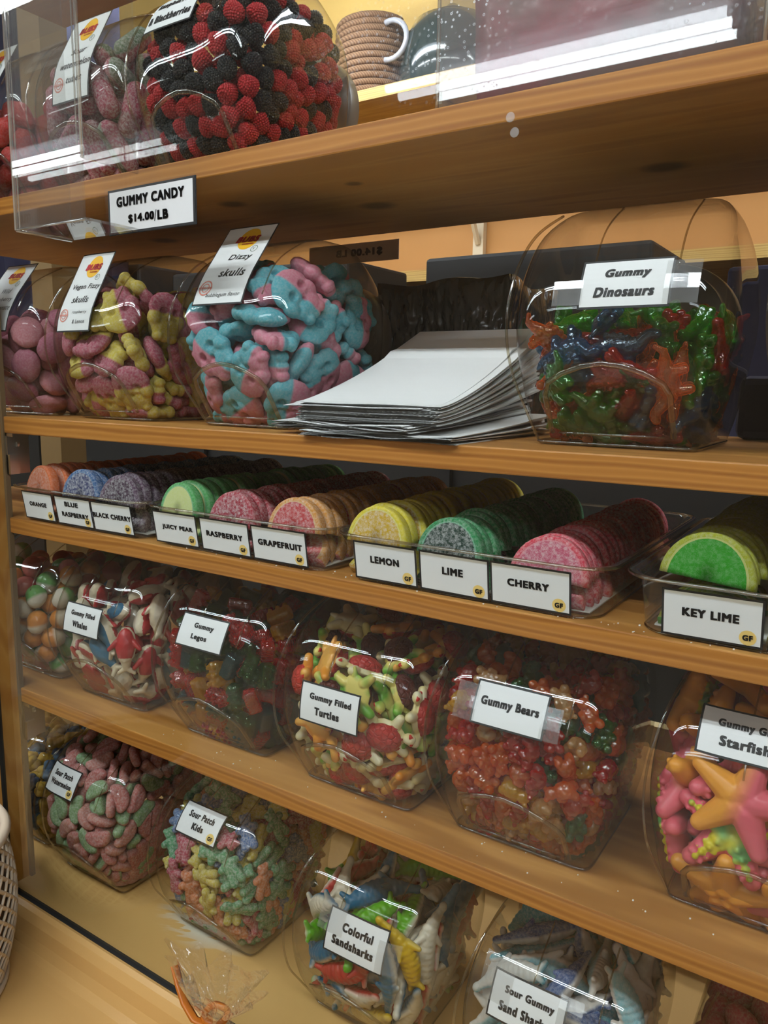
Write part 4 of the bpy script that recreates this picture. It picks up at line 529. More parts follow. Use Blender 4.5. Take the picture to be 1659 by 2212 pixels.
  3,-312,366,364,-3,30,75, 2,-246,37,855,-41,85,-16, 2,209,310,362,-74,-32,-46, 3,580,692,1094,58,-67,23, 4,589,1310,318,-15,-22,-95, 2,164,232,1448,-11,91,-31, 0,262,176,1032,72,44,6, 2,710,453,1089,-33,-7,-29, 2,-142,493,831,-48,34,42, 1,495,462,94,-52,-50,-63, 2,327,1203,1386,-88,37,-13, 1,-413,414,265,13,-31,14,
  2,-112,1163,1451,45,57,-27, 2,4,883,1191,88,31,-10, 2,536,1315,885,69,39,-58, 4,-149,378,1114,53,-31,-1, 2,-649,310,648,-97,4,-3, 2,529,622,1447,91,-30,14, 2,481,775,99,40,60,68, 0,498,1175,629,-81,-14,36, 2,138,770,1260,45,63,-40, 2,-478,443,613,-23,59,9, 0,500,832,1312,-32,-83,0, 3,109,1120,1513,-55,-47,-66,
  0,507,1508,932,-57,72,4, 2,-239,59,652,-12,-48,34, 2,381,744,166,-6,-93,22, 3,559,472,381,39,-4,-58, 3,-568,187,1248,40,-84,-17, 2,138,522,87,-2,74,-33, 4,-404,592,86,-58,-44,-23, 2,-395,787,1168,96,4,-8, 2,303,1658,1219,55,76,-19, 4,-527,571,81,-70,16,25, 1,220,151,845,-74,26,-60, 2,-414,309,575,23,82,38,
  4,-213,515,1000,-56,54,-31, 0,262,1031,1454,52,72,37, 3,526,932,1158,-1,21,32, 2,504,723,928,22,-76,-4, 2,476,541,891,13,67,47, 3,-7,240,451,63,-34,-52,
 ],
 'starfish': [
  2,-688,1211,971,32,61,30, 0,675,507,835,-15,-65,12, 0,-395,1405,884,-18,23,-50, 1,-92,772,1279,-53,-5,53, 1,100,471,1114,-54,66,-25, 2,447,673,422,44,-38,-68, 2,-117,1319,1244,-54,19,23, 2,-184,157,779,43,40,-48, 0,556,1186,845,22,58,37, 0,29,441,1430,-72,-67,-3, 2,-426,1464,1475,-33,24,83, 2,-60,1124,821,-89,-40,19,
  2,507,1536,995,-14,-65,66, 0,586,762,350,-79,6,-59, 2,510,597,1185,-47,0,84, 1,-193,827,1668,9,19,48, 1,-12,565,172,17,-3,-6, 1,555,1305,322,75,19,62, 2,253,804,102,-94,32,0, 1,-193,224,287,3,49,86, 2,-449,625,502,55,15,80, 0,398,170,655,3,-63,-69, 0,467,869,838,3,55,28, 1,-425,1374,321,62,10,75,
  1,692,1027,1047,65,26,65, 0,-459,684,1258,-12,-62,-24, 2,-362,1123,1397,1,66,74, 0,23,1388,1496,-30,-82,47, 0,-213,395,1096,84,21,32, 0,-330,1624,572,-70,33,42, 0,308,1170,390,-24,-91,19, 2,271,715,1690,-12,7,-98, 0,-206,1133,1025,-12,8,-75, 0,-608,801,959,66,17,57, 2,302,1421,629,69,-25,28, 0,272,923,1092,-48,0,73,
  1,-496,688,290,41,30,55, 1,276,459,857,-9,-46,-66, 2,420,747,1432,-3,-33,62, 0,-507,382,995,-12,-61,-17, 0,-175,316,648,-75,-20,3, 0,337,368,255,-33,-7,29, 0,351,1478,1463,-50,-5,-46, 0,504,1142,1424,-35,-69,56, 0,-6,1038,1359,45,69,-25, 0,-122,81,1062,-11,-77,-61, 0,-401,1204,672,41,-83,32, 2,-624,435,608,-64,-42,58,
  2,294,304,666,-64,-6,25, 0,296,1101,224,26,-91,-1, 0,-274,799,105,99,-2,-2, 0,-305,584,614,-50,51,-38, 1,-638,846,1414,-77,16,-60, 0,-330,1537,1164,80,-35,31, 0,24,490,375,75,60,0,
 ],
 'blocks': [
  1,229,121,1048,-71,69,-5, 0,-44,456,1090,-5,81,56, 0,357,309,144,-26,-37,-58, 1,-343,1245,995,-13,-4,95, 0,-167,172,805,61,-45,37, 0,-353,753,1087,38,-32,-86, 1,-466,967,1144,56,-28,-34, 1,-258,256,200,-45,9,11, 1,314,34,855,69,12,-8, 0,276,1302,1145,50,3,79, 1,457,160,786,-1,-63,75, 0,-321,1092,1149,-4,-45,33,
  1,-383,43,795,7,-72,65, 0,467,382,267,26,42,-24, 0,229,569,1078,85,44,-24, 0,663,246,914,49,50,29, 1,-651,531,1240,20,79,45, 1,613,449,431,-61,-4,77, 1,-251,369,967,-34,-33,76, 1,-564,1214,987,8,72,18, 0,66,33,775,-49,45,50, 0,-272,1249,858,-10,-10,65, 0,-559,467,1020,68,25,65, 1,181,1563,1013,0,-74,65,
  1,-424,373,109,-26,-83,46, 0,-214,1408,1012,-11,-29,-25, 1,-495,1652,910,-34,59,33, 1,-155,1555,1094,-5,59,75, 0,-153,43,696,45,61,-52, 0,547,288,368,-4,-55,-35, 0,10,880,1177,4,2,51, 1,394,711,1094,-41,-23,-73, 0,-407,529,977,19,70,8, 0,-159,1049,1113,32,72,31, 1,151,855,1033,-21,-8,-70, 0,-89,198,1071,1,-41,-86,
  0,-165,894,964,-55,37,-66, 1,500,381,843,-39,-49,72, 0,-298,966,944,40,52,36, 0,630,266,641,18,76,-6, 0,310,59,637,75,17,-8, 0,-196,401,90,85,51,0, 1,703,588,1174,-61,-38,56, 1,-694,376,1082,-64,32,-56, 1,-42,1187,1165,68,-36,-41, 1,-61,624,990,92,-8,28, 1,-319,360,1136,-2,-8,28, 1,269,167,511,31,-15,68,
  0,-707,882,1009,57,-29,-63, 0,629,1035,1425,23,8,-59, 0,47,287,149,-32,-32,-62, 0,-598,175,923,39,-28,75, 0,437,451,155,-23,-85,-27, 0,-431,1316,806,-58,-53,38, 1,-542,822,1160,-73,-18,-63, 0,-711,1141,1042,-69,-12,69, 0,-510,121,1060,41,-20,80, 0,-566,177,601,53,-56,-7, 0,693,1243,1284,32,57,39, 0,238,1022,1244,-81,-44,25,
  1,411,200,392,-63,-25,72, 0,-683,1245,1262,-65,-44,56, 0,333,329,909,-45,-49,-70, 0,-386,1498,1039,-62,8,67, 1,457,1439,589,-72,46,47, 1,613,367,1131,-53,-41,-73, 0,-300,113,1001,-26,-66,47, 1,136,196,907,2,-98,-8, 0,152,1112,1117,-32,51,-33, 1,-441,194,376,-24,-43,-86, 1,-543,646,913,71,-37,-58, 1,552,537,1018,-27,64,-13,
  0,254,517,900,95,0,-28, 0,-90,314,156,12,60,26, 1,-548,1462,965,-58,9,-62, 1,403,1215,1193,-8,53,-22, 0,-39,168,339,-27,44,72, 0,-92,1140,935,-61,64,-4, 0,44,82,534,80,9,-6, 1,-212,654,1068,-24,-35,13, 0,200,174,329,-51,3,7, 0,188,329,1111,-26,51,80, 1,446,133,992,14,21,73, 1,-565,1387,746,-72,-3,60,
  0,-208,133,413,48,68,-44, 1,599,741,1326,-15,-38,65, 0,-35,40,1009,-72,-19,-15, 1,-639,279,816,29,39,-46, 1,709,540,963,36,-59,-38, 0,196,290,146,-32,32,63, 1,-359,124,580,35,46,-64, 0,429,424,1038,-51,-56,58, 1,-709,591,951,-19,66,-17, 0,-21,871,999,-42,47,-54, 1,415,914,1187,-41,24,-76, 1,-446,334,900,77,-36,50,
  1,460,259,647,-63,73,21, 1,-456,1649,1139,-15,98,4, 0,-704,810,1204,-37,64,-31, 0,-468,1240,1186,-41,-2,-85,
 ],
 'wedges': [
  1,-73,261,182,-70,17,-63, 2,-680,763,1404,20,37,-65, 1,642,592,507,-40,47,61, 0,5,288,1087,22,38,-73, 0,-309,1080,1543,48,69,32, 0,567,1258,212,46,-35,50, 0,575,1599,652,31,84,-22, 0,488,828,1609,61,59,-47, 1,483,1384,86,38,53,61, 0,349,1528,1279,-52,-37,26, 0,-50,265,1292,66,8,66, 0,-116,593,1480,89,16,34,
  2,370,197,1252,-13,-21,87, 1,397,1136,1674,-77,27,-38, 1,386,166,460,79,-5,47, 2,583,683,933,39,45,-52, 0,608,944,354,-56,62,46, 2,615,1186,1613,-46,-63,-54, 0,-85,1030,1600,81,-38,-19, 0,714,742,965,41,-42,54, 1,-339,330,116,-89,22,-29, 1,689,1363,819,19,30,-63, 1,599,356,1133,69,-18,-47, 0,476,495,414,-56,11,-78,
  1,607,1019,1505,22,-43,78, 0,-508,115,845,58,8,-71, 0,478,518,1590,14,-2,-49, 0,225,1206,1541,-16,-79,37, 0,655,1395,631,49,-37,53, 0,603,938,1667,42,7,-61, 2,185,875,1626,-52,-78,-24, 2,-557,750,1526,-49,51,-17, 0,661,834,584,-21,-13,-65, 0,700,1091,799,42,-37,54, 0,-444,1216,1635,1,-22,-23, 1,-636,1206,1467,76,-33,53,
  0,-172,179,1323,-12,32,-35, 0,67,431,1608,82,39,31, 2,-71,851,1472,34,-86,-31, 2,-200,126,421,9,-81,-19, 0,146,111,688,-16,50,-11, 0,254,205,783,23,89,23, 0,-581,472,1539,12,-53,11, 1,654,1255,1435,-57,-74,-17, 0,184,297,1323,-20,79,-22, 0,-558,208,1279,-45,-46,-19, 0,429,1383,823,3,56,49, 1,96,418,1359,10,-63,41,
  1,-92,1492,1511,39,-45,13, 0,-294,1495,1603,-36,-37,83, 1,-192,810,1628,5,-63,-72, 0,-611,224,643,-44,-84,-17, 2,574,1014,1251,6,22,-73, 0,686,324,866,-71,-56,-28, 1,-629,1409,1489,60,56,-53, 2,557,1174,167,9,23,-69, 1,492,1207,1246,7,-87,-20, 1,708,582,883,48,-47,48, 1,-256,200,282,-90,-5,30, 1,580,1461,508,-48,-43,-62,
  0,357,393,1562,10,56,-34, 0,212,237,1015,10,-51,78, 0,90,90,508,-83,-8,50, 0,322,157,608,47,-4,67, 1,351,293,406,-9,31,-32, 0,690,830,1217,69,-65,-26, 0,620,476,434,-33,46,62, 0,514,461,144,-81,-39,-27, 0,-7,1320,1508,-71,3,20, 1,-120,243,1490,-34,20,-6, 0,-16,574,1705,-60,-51,21, 0,201,79,1061,61,13,-33,
  1,-358,1342,1618,-35,0,92, 2,-153,429,1561,-64,11,27, 1,-171,135,982,0,93,6, 0,432,711,86,11,65,73, 2,253,659,1438,15,51,-77, 0,552,866,143,-66,-62,-14, 1,472,59,858,-14,97,-5, 1,220,281,156,2,93,32, 0,-121,25,841,-34,1,93, 2,609,467,647,70,-39,16, 1,102,1416,1195,9,12,98, 1,586,1296,1009,-43,2,-71,
  0,647,1178,530,65,68,-30, 1,402,1486,1143,-40,-31,6, 0,545,718,1193,72,-53,-41, 1,70,257,186,21,58,20, 1,715,896,967,26,-28,63, 0,517,330,489,4,-37,-15, 0,-406,1510,1219,24,84,45, 0,-641,183,897,-57,31,65, 2,329,215,1092,47,43,0, 1,633,815,460,-29,37,67, 0,-483,1243,1377,3,-15,78, 1,-428,445,1462,41,-22,-85,
  1,-627,636,1577,-53,-45,-32, 0,712,1168,1127,56,52,-44, 0,262,379,86,3,-66,-73, 0,-153,1000,1308,-43,18,51, 1,237,730,1353,-62,54,12, 1,264,1704,613,-4,-87,5, 2,513,1670,1074,-19,-84,-10, 1,-280,1386,1494,25,69,49, 2,578,998,237,-68,-65,-6, 2,82,378,86,-66,-4,4, 0,641,1053,1065,33,-56,-8, 0,-365,640,1604,45,-44,-30,
  0,515,233,1292,20,-7,90, 0,445,674,1730,-2,-21,92, 1,-134,155,820,97,-6,16, 1,-409,321,1549,-23,-63,31, 0,-65,370,112,24,85,40, 2,602,315,960,75,-46,-38, 1,533,618,691,-63,35,-53, 1,-246,56,1096,55,8,82, 1,-136,688,1682,-18,-38,38, 1,411,310,211,12,96,5, 1,-378,1344,1347,-7,41,72, 0,175,191,291,6,-92,-27,
  0,-449,177,1192,48,-24,52, 1,448,492,204,-30,-47,66, 0,-73,142,447,67,37,-23, 0,550,1034,132,-63,67,35, 1,-21,38,704,6,-46,-5, 1,442,1277,1385,-72,-6,-33, 1,149,1010,1523,-46,54,-12, 0,198,711,1693,-4,23,-41, 0,434,879,1419,84,10,-16, 1,608,1217,362,12,23,-69, 0,412,238,897,-76,46,-32, 1,704,969,831,45,-40,52,
  1,382,1399,1628,-80,-42,39, 0,622,1584,1180,-74,36,47, 0,533,1421,1513,79,48,-33, 1,-563,972,1308,66,71,-12, 1,78,691,1515,5,40,-59, 1,551,564,1333,64,72,-22, 2,-518,312,301,-43,-88,-11, 0,-379,592,1351,-81,48,-19, 1,634,1041,466,-46,-40,-48, 0,-506,1384,856,-72,54,13, 1,609,657,364,-64,-59,-20, 0,539,618,1491,48,74,-45,
  0,492,175,652,24,-55,67, 1,340,1210,1001,55,-54,-26, 1,-608,371,1357,70,38,-59, 2,567,706,201,-70,-66,-1, 1,642,1439,1242,-75,-38,-46, 0,-85,1714,1001,76,5,-62, 1,618,309,1361,-36,48,23, 1,680,1208,688,58,-52,36, 0,-465,358,175,-91,40,-2, 0,551,840,138,66,-63,12, 1,379,484,1480,31,46,82, 0,555,347,360,-57,9,-61,
  0,546,593,150,-69,-54,-23, 0,687,777,711,4,1,70, 0,694,495,1272,-63,61,29, 1,681,730,1379,71,62,-21, 1,577,415,839,-76,-56,-28, 0,152,268,1493,-16,-43,12, 1,435,349,1197,-54,-75,8, 0,-225,417,1393,35,46,15, 0,349,1627,1438,19,-30,-14, 1,279,33,773,-91,-4,39, 1,371,966,1580,-5,-28,-75, 0,148,1669,1095,-45,64,5,
  2,-236,252,1241,54,-82,15, 0,186,1123,1340,81,53,15, 1,485,1546,581,-72,-20,64, 2,714,553,1076,17,-24,65, 2,291,978,1343,-3,-24,58, 0,456,120,1076,53,36,19, 1,32,63,1125,69,-8,-69, 1,-595,1018,1618,50,-3,-74, 2,-438,926,1646,67,-60,-23, 0,581,248,690,49,73,33, 1,-362,55,949,71,6,-63, 1,-217,326,113,-91,20,-23,
  2,-353,99,599,37,56,-46, 0,427,458,638,-55,67,-38, 0,353,449,86,50,43,48, 0,606,796,345,14,24,-71, 1,297,200,1420,32,-25,-90, 0,-490,716,1749,13,44,79, 2,470,1241,191,67,-6,-59, 0,362,602,1360,72,51,21, 0,623,772,1521,77,39,-49, 2,151,188,908,36,-82,41, 0,702,1326,1184,53,51,-44,
 ],
 'kids': [
  3,100,181,792,80,-12,-54, 1,475,115,1176,40,-14,-86, 1,-250,325,158,40,21,45, 1,548,171,691,40,40,-80, 4,-355,351,297,72,-34,47, 0,496,367,1494,28,-30,-88, 4,529,394,363,-86,42,4, 4,-131,404,130,-39,38,-52, 3,674,1192,1049,4,-17,94, 1,368,1073,1477,-55,54,-54, 3,-644,840,1332,-31,16,22, 4,393,1442,144,-48,37,-73,
  2,-135,1119,1381,-53,-59,45, 1,647,1323,1492,26,4,-56, 3,-117,58,742,8,8,-93, 4,-362,179,1121,-1,93,-21, 2,133,1388,1232,-37,87,-26, 0,-256,1567,1486,18,28,-90, 1,558,1038,132,-43,52,59, 3,-309,236,479,79,-33,44, 0,181,227,618,81,30,43, 0,-391,954,1458,-47,54,48, 1,481,178,1042,-36,37,-10, 1,109,407,1376,3,-45,-85,
  2,-634,574,1200,-50,-77,-36, 0,285,314,1027,1,-48,67, 2,712,1339,1021,-67,-73,0, 3,493,1018,225,-7,0,33, 1,481,1026,1044,6,-73,63, 2,-79,335,912,-9,-80,56, 2,-62,435,1093,-16,-80,38, 3,707,385,953,0,-2,-74, 2,122,764,1512,4,52,83, 3,250,132,526,-17,-97,-4, 2,162,33,1008,78,-4,-61, 4,264,243,1414,-36,61,-48,
  0,615,1154,879,27,87,36, 0,-80,297,1156,-30,-49,45, 4,400,1410,77,-32,60,-65, 4,272,349,292,-27,-33,65, 0,602,872,1080,-42,-8,-63, 4,562,755,1268,57,-40,21, 3,-478,1014,938,-15,64,71, 4,678,1071,1408,-51,-70,-42, 3,411,276,401,-8,-15,14, 1,451,1694,855,-23,-2,94, 0,-626,420,899,3,36,-81, 3,143,394,76,-47,-49,52,
  3,586,1058,278,-28,-22,-62, 2,147,991,1187,-10,66,-69, 1,-158,686,1606,40,-36,-58, 1,719,713,916,35,-35,57, 4,-353,31,805,0,-10,-8, 2,627,925,402,-2,9,-70, 1,-66,1062,1022,-71,6,20, 4,15,183,484,79,23,55, 4,254,1333,1252,-46,-41,-71, 0,517,751,377,-4,44,26, 0,447,1530,268,96,18,-15, 3,483,691,280,-85,-31,40,
  1,309,447,106,38,60,21, 2,185,37,688,-3,-97,-11, 3,-247,433,1382,29,50,-77, 1,475,1168,725,-76,18,-48, 2,75,424,1013,71,19,8, 1,503,1334,665,-71,12,-64, 1,-512,1092,1611,71,2,-51, 2,305,630,1533,66,-13,-19, 2,107,138,920,-16,-54,8, 4,34,1181,822,3,-84,50, 0,-135,641,1466,-16,-72,-65, 4,4,1517,1563,18,82,40,
  1,595,496,741,65,63,-7, 1,542,627,243,-91,-36,6, 0,436,1512,276,32,51,5, 1,-266,1627,892,-62,16,73, 4,443,1546,580,9,-42,85, 1,116,255,197,29,3,16, 4,306,392,175,48,35,-55, 4,-98,244,198,-92,3,-19, 3,86,1717,956,47,6,-87, 0,-96,698,1223,69,-42,-50, 2,193,970,1035,42,19,63, 0,-709,411,968,12,-8,71,
  1,-509,776,1430,-30,21,62, 1,-442,496,1271,-8,80,55, 0,-451,193,393,16,-3,-19, 3,381,1056,1242,32,-18,46, 2,304,1546,1540,37,-11,-16, 1,611,322,902,-37,-50,-57, 1,605,497,1179,74,-58,-17, 0,547,982,473,36,-76,24, 0,-586,1241,1425,-51,-15,5, 2,229,1079,928,83,4,-13, 0,-533,259,1356,62,3,67, 2,477,322,927,68,49,-16,
  1,-263,924,1232,67,50,20, 3,634,918,719,5,44,79, 1,191,1061,1327,-25,63,14, 4,599,1321,520,11,69,-69, 4,113,402,488,41,21,-19, 4,315,308,867,54,47,-22, 1,662,664,1131,-36,-11,-57, 4,-408,464,1113,-85,9,45, 2,523,1326,346,87,-15,-9, 4,-609,1439,1154,-83,39,30, 2,513,890,1561,-46,-36,10, 2,-488,255,909,78,-2,-30,
  1,-355,334,180,80,-7,58, 3,-336,1549,1178,47,-15,64, 1,-368,306,1084,-49,13,84, 4,-388,251,787,35,52,73, 3,574,664,318,45,-88,-5, 2,-96,266,1448,-35,80,-44, 0,484,1569,1201,-70,-52,30, 1,119,748,1370,79,23,12, 2,336,608,1064,48,40,68, 1,691,675,694,35,-28,59, 2,506,924,140,51,-45,60, 0,-327,582,1486,59,37,-53,
  2,533,739,550,56,-37,-1, 4,650,1020,495,-13,-2,-69, 4,577,1043,786,30,-30,8, 3,621,1411,1138,22,-50,56, 3,-650,366,586,32,27,-55, 3,511,1508,883,-6,-57,54, 4,373,652,1399,75,16,14, 3,6,1347,1504,52,-55,-57, 2,-456,561,1430,20,-62,45, 2,63,418,78,59,33,34, 4,-465,1413,1445,-14,-11,-25, 2,398,215,618,-37,-9,37,
  2,564,468,1361,65,67,-23, 1,63,369,1556,-54,-13,2, 3,475,405,759,64,29,-35, 2,-601,1120,1479,-38,2,-3, 4,509,863,1335,-72,-26,-37, 4,548,440,505,-56,76,16, 4,587,1524,1014,-17,-39,-74, 4,477,1290,1348,76,21,16, 0,344,398,1316,79,-13,50, 0,-178,929,1423,29,-18,-86, 1,72,450,1266,-61,64,-37, 4,569,1397,767,-9,88,32,
  2,462,1592,723,-89,18,-38, 1,661,680,1492,25,3,-67, 0,-319,1517,1005,26,27,66, 1,452,815,376,24,-13,-44, 0,554,874,227,2,1,75, 0,-195,1202,1220,-32,-43,38, 3,-210,149,911,70,-63,-17, 0,634,787,869,-32,-31,-65, 0,724,955,1036,-60,54,41, 3,15,89,497,14,-17,-5, 0,-193,1193,1475,50,19,30, 4,84,279,262,-78,-44,-41,
  3,-420,225,678,42,-54,-69, 4,385,338,298,64,63,36, 3,599,671,596,52,-56,58, 3,428,820,77,-66,-14,15, 1,610,555,343,20,31,-70, 2,-28,189,1199,25,-83,45, 1,211,167,1237,67,1,-66, 1,-620,681,1559,36,74,-53, 4,-229,92,1212,-22,-4,0, 2,591,1206,260,68,-69,-17, 3,-144,1675,385,59,-8,-79, 3,439,1285,1498,-61,-14,55,
  0,171,1025,1406,39,61,-29, 1,-224,203,659,12,42,84, 2,407,417,1154,8,-42,-87, 3,339,211,277,-39,18,-88, 1,-535,186,1059,-26,-26,44, 1,357,405,375,45,36,-6, 1,-554,666,1240,26,-9,-63, 2,-180,1260,1590,-65,-42,43, 2,-483,300,290,-77,3,35, 4,458,699,101,-61,0,3, 3,487,975,1160,-26,-64,-71, 1,-84,287,234,12,34,-43,
  1,446,469,91,9,69,62, 2,-629,875,1163,-34,-36,-80,
 ],
 'sharks': [
  0,491,881,506,-43,-61,-40, 1,-672,807,897,34,67,-22, 10,-178,480,358,-42,69,-32, 2,78,103,523,-44,-16,-22, 14,510,509,587,78,40,29, 14,-447,448,575,23,47,84, 2,-48,798,933,2,20,-54, 11,190,1290,259,26,27,92, 2,667,610,868,18,-59,29, 12,76,1236,1153,72,66,9, 0,-274,676,1215,-88,-28,-34, 12,-241,227,777,30,1,-94,
  12,-617,759,716,34,59,6, 0,280,790,800,46,46,20, 1,-105,413,1139,2,13,-87, 14,336,1465,197,-11,48,80, 12,-443,1155,1346,56,45,-68, 1,-438,857,1031,22,-49,-70, 0,-310,214,490,81,-31,-7, 2,-142,594,891,-42,5,-52, 12,-282,794,92,-12,-10,78, 11,94,227,1141,3,47,-62, 2,-186,1114,1212,-57,80,4, 11,469,1354,491,10,-67,40,
  12,249,574,428,21,-36,64, 14,381,1258,1196,-1,25,77, 1,23,1637,954,-32,21,27, 12,-358,466,335,9,-13,-85, 12,-193,1476,965,11,38,26, 2,571,991,269,-14,-40,46, 10,213,1605,1230,-30,-25,-88, 0,419,121,861,64,33,-57, 4,179,973,1064,-52,-56,51, 0,252,550,203,16,72,-64, 12,-529,696,1217,-25,76,-41, 0,562,331,436,-12,-51,-16,
  2,-85,541,627,-72,57,-12, 1,366,568,1159,44,-19,-64, 0,-571,329,1074,-19,56,66, 0,237,415,117,-10,-2,7, 14,339,1035,153,22,-2,23, 0,64,617,1354,34,6,34, 10,-146,1254,664,-18,78,-42, 13,-684,1084,1136,4,-66,23, 11,-534,567,176,58,-69,-20, 10,372,353,681,-77,42,-7, 13,506,225,1139,42,-64,55, 14,188,1383,951,-14,-1,-97,
  10,-43,332,663,25,94,-16, 2,-351,1536,966,28,-16,47, 1,-295,1372,548,-28,89,27, 14,-638,1320,871,-27,73,-24, 2,218,335,1023,24,-56,9, 14,686,549,1101,-29,-68,-3, 12,261,1320,680,-89,-12,42, 0,-434,173,786,-30,-20,91, 1,283,1353,1284,41,21,22, 12,626,1418,1049,55,33,70, 0,673,896,1124,57,-24,63, 10,693,1149,1069,-17,53,-40,
  4,611,898,709,5,51,-39, 14,-597,722,371,-61,52,-56, 12,149,401,496,22,-26,34, 10,267,653,199,-22,41,87, 2,44,454,388,-54,-41,-6, 14,-490,851,801,9,84,31, 3,409,1168,858,9,37,-33, 12,303,1132,111,5,7,26, 1,-555,413,756,13,51,47, 2,520,725,483,22,-61,31, 14,-314,1315,839,48,-63,-45, 12,37,79,869,63,-22,27,
  10,-381,518,182,10,39,62, 10,-62,809,1206,57,3,-63, 4,-368,451,1247,21,-47,59, 2,354,1644,819,-37,-53,-74, 4,-253,516,958,87,19,41, 0,314,1608,594,-8,-80,47, 10,358,949,1094,49,21,79, 12,622,1218,601,-32,-61,35, 1,-165,1589,1262,0,31,28, 12,-485,1060,1108,-71,9,-68, 10,479,531,1034,84,36,34, 3,-664,1281,1202,-23,78,-7,
  3,219,214,294,-35,-19,-28,
 ],
 'sour_sharks': [
  1,576,1101,265,9,59,46, 11,224,396,342,-38,-31,6, 1,345,1486,298,-20,-71,49, 11,-382,256,437,43,64,-52, 1,471,1179,1291,-15,66,-37, 10,500,1397,934,-19,-3,69, 1,394,664,1180,2,28,-67, 2,260,877,1428,-48,-48,57, 2,684,1039,903,-1,-55,39, 10,59,422,1192,-7,96,-3, 1,-442,1672,994,41,56,-60, 12,-95,595,1351,12,-70,69,
  0,543,780,136,-69,64,-23, 12,149,1191,790,34,-67,24, 2,-8,81,1067,42,-33,22, 0,134,1697,997,-53,32,70, 1,-244,1399,1090,-17,45,82, 11,-495,1185,1357,19,75,-58, 1,439,117,662,-51,-34,-27, 11,424,500,213,41,-36,-81, 12,531,1158,683,78,50,34, 1,314,1163,1237,-58,68,-4, 2,276,262,522,3,-62,-72, 0,-668,621,718,57,31,71,
  2,-373,398,1080,82,17,37, 11,182,376,120,-98,5,-5, 10,-323,1301,886,-21,-18,95, 2,242,1476,1140,44,-72,43, 1,-408,449,469,7,-68,47, 0,624,1028,479,65,-29,-68, 12,-579,576,315,-29,62,-8, 11,-524,677,236,48,46,68, 1,-7,418,434,-54,47,24, 2,-695,996,941,-62,-6,-74, 0,552,742,1360,-40,-76,-31, 1,336,617,933,63,35,45,
  1,-257,1489,1413,-45,-34,-71, 10,223,735,1162,69,60,35, 11,400,1097,1585,74,-47,-18, 2,522,759,641,-46,59,56, 1,44,190,342,-53,-2,-3, 0,46,1118,1308,-67,-38,61, 11,413,486,580,-32,24,19, 11,-161,73,666,-26,58,70, 10,641,657,682,-1,-64,-16, 11,208,824,699,56,-78,23, 11,-502,1533,1121,55,47,-67, 12,-184,388,252,1,69,53,
  11,-428,760,1304,16,-37,-82, 2,3,283,956,-9,-38,-19, 10,542,1485,346,59,19,-71, 0,376,1199,172,-84,28,-24, 0,-303,626,1197,-39,79,45, 10,289,524,254,-66,33,7, 12,644,992,1297,-62,-44,-55, 12,240,155,714,-2,81,-23, 11,-384,522,818,21,23,-46, 10,355,622,117,10,1,-76, 2,236,289,205,10,93,-20, 2,543,1229,349,6,73,-31,
  0,-265,564,449,-28,-30,74, 10,445,436,904,-1,74,50, 1,-139,1687,671,39,60,-48, 10,-296,394,851,-44,-38,34, 10,62,445,1422,-25,-39,42, 1,-479,393,1260,-6,92,20, 0,-403,846,1450,17,-25,-91, 0,357,311,1236,-12,-36,-84, 1,479,682,867,86,17,47, 0,63,793,500,-56,47,-63, 2,221,1349,977,93,-5,20, 2,-583,470,940,-74,54,26,
  1,312,1217,898,-32,-24,-80, 0,22,814,700,-35,83,14, 2,-12,1530,1460,-39,-31,-59, 0,-84,888,1190,-61,-74,16, 2,629,480,1299,20,49,-28, 1,-288,183,1072,50,-36,-77, 11,207,802,145,12,97,5, 2,-649,1124,1072,41,77,5, 11,-127,510,387,87,2,44, 12,94,289,790,14,-63,-25, 0,463,1508,1301,-42,-59,-67, 10,-17,580,863,-81,14,-54,
 ],
 'hearts': [
  0,594,1353,507,57,-20,-70, 0,426,765,1305,27,94,-11, 0,63,844,1381,-2,21,90, 0,-253,303,648,42,-33,13, 0,431,311,915,-80,26,35, 0,-71,1335,1173,14,-35,71, 0,-442,449,1257,41,14,74, 0,-164,749,1132,-54,-41,50, 0,-363,540,854,40,39,-16, 0,655,1311,1249,-42,45,-49, 0,-367,519,503,48,-44,74, 0,-415,870,1386,66,50,-53,
  0,-163,505,1341,-84,-49,-18, 0,-80,341,1064,-6,43,-52, 0,-426,720,745,54,6,47, 0,608,799,1034,56,-42,7, 0,248,293,1428,-50,-81,-10, 0,-425,727,1137,-84,-40,11, 0,-652,1055,1200,-3,76,18, 0,92,1609,1091,-6,-11,-95, 0,-410,116,619,-47,37,29, 0,-280,1181,1045,-32,3,-57, 0,381,879,1516,-56,79,-13, 0,-573,1315,1306,28,78,-49,
  0,-259,1669,1103,52,42,-38, 0,-264,1053,1388,7,69,41, 0,-604,1327,1010,82,-47,22, 0,-50,183,1277,20,42,-62, 0,70,738,703,-11,-50,63, 0,-26,1137,1289,9,-41,81, 0,600,1312,888,40,-61,58, 0,382,1495,1238,70,6,-53, 0,-557,872,987,2,5,-5, 0,579,931,700,75,-32,20, 0,186,83,1038,53,-38,52, 0,443,1078,1216,28,52,7,
  0,503,419,1251,-22,-39,85, 0,-439,288,317,15,56,72, 0,678,1057,997,12,68,15, 0,608,561,1037,-46,-26,-42, 0,-670,585,879,-7,-72,13, 0,110,774,1165,-12,-8,-88, 0,-657,701,1286,48,-36,-65, 0,361,696,1032,-44,59,-41, 0,-567,318,749,-39,65,47, 0,570,1580,1028,-54,-45,-70, 0,-95,68,775,40,58,-60, 0,536,1150,642,64,18,-37,
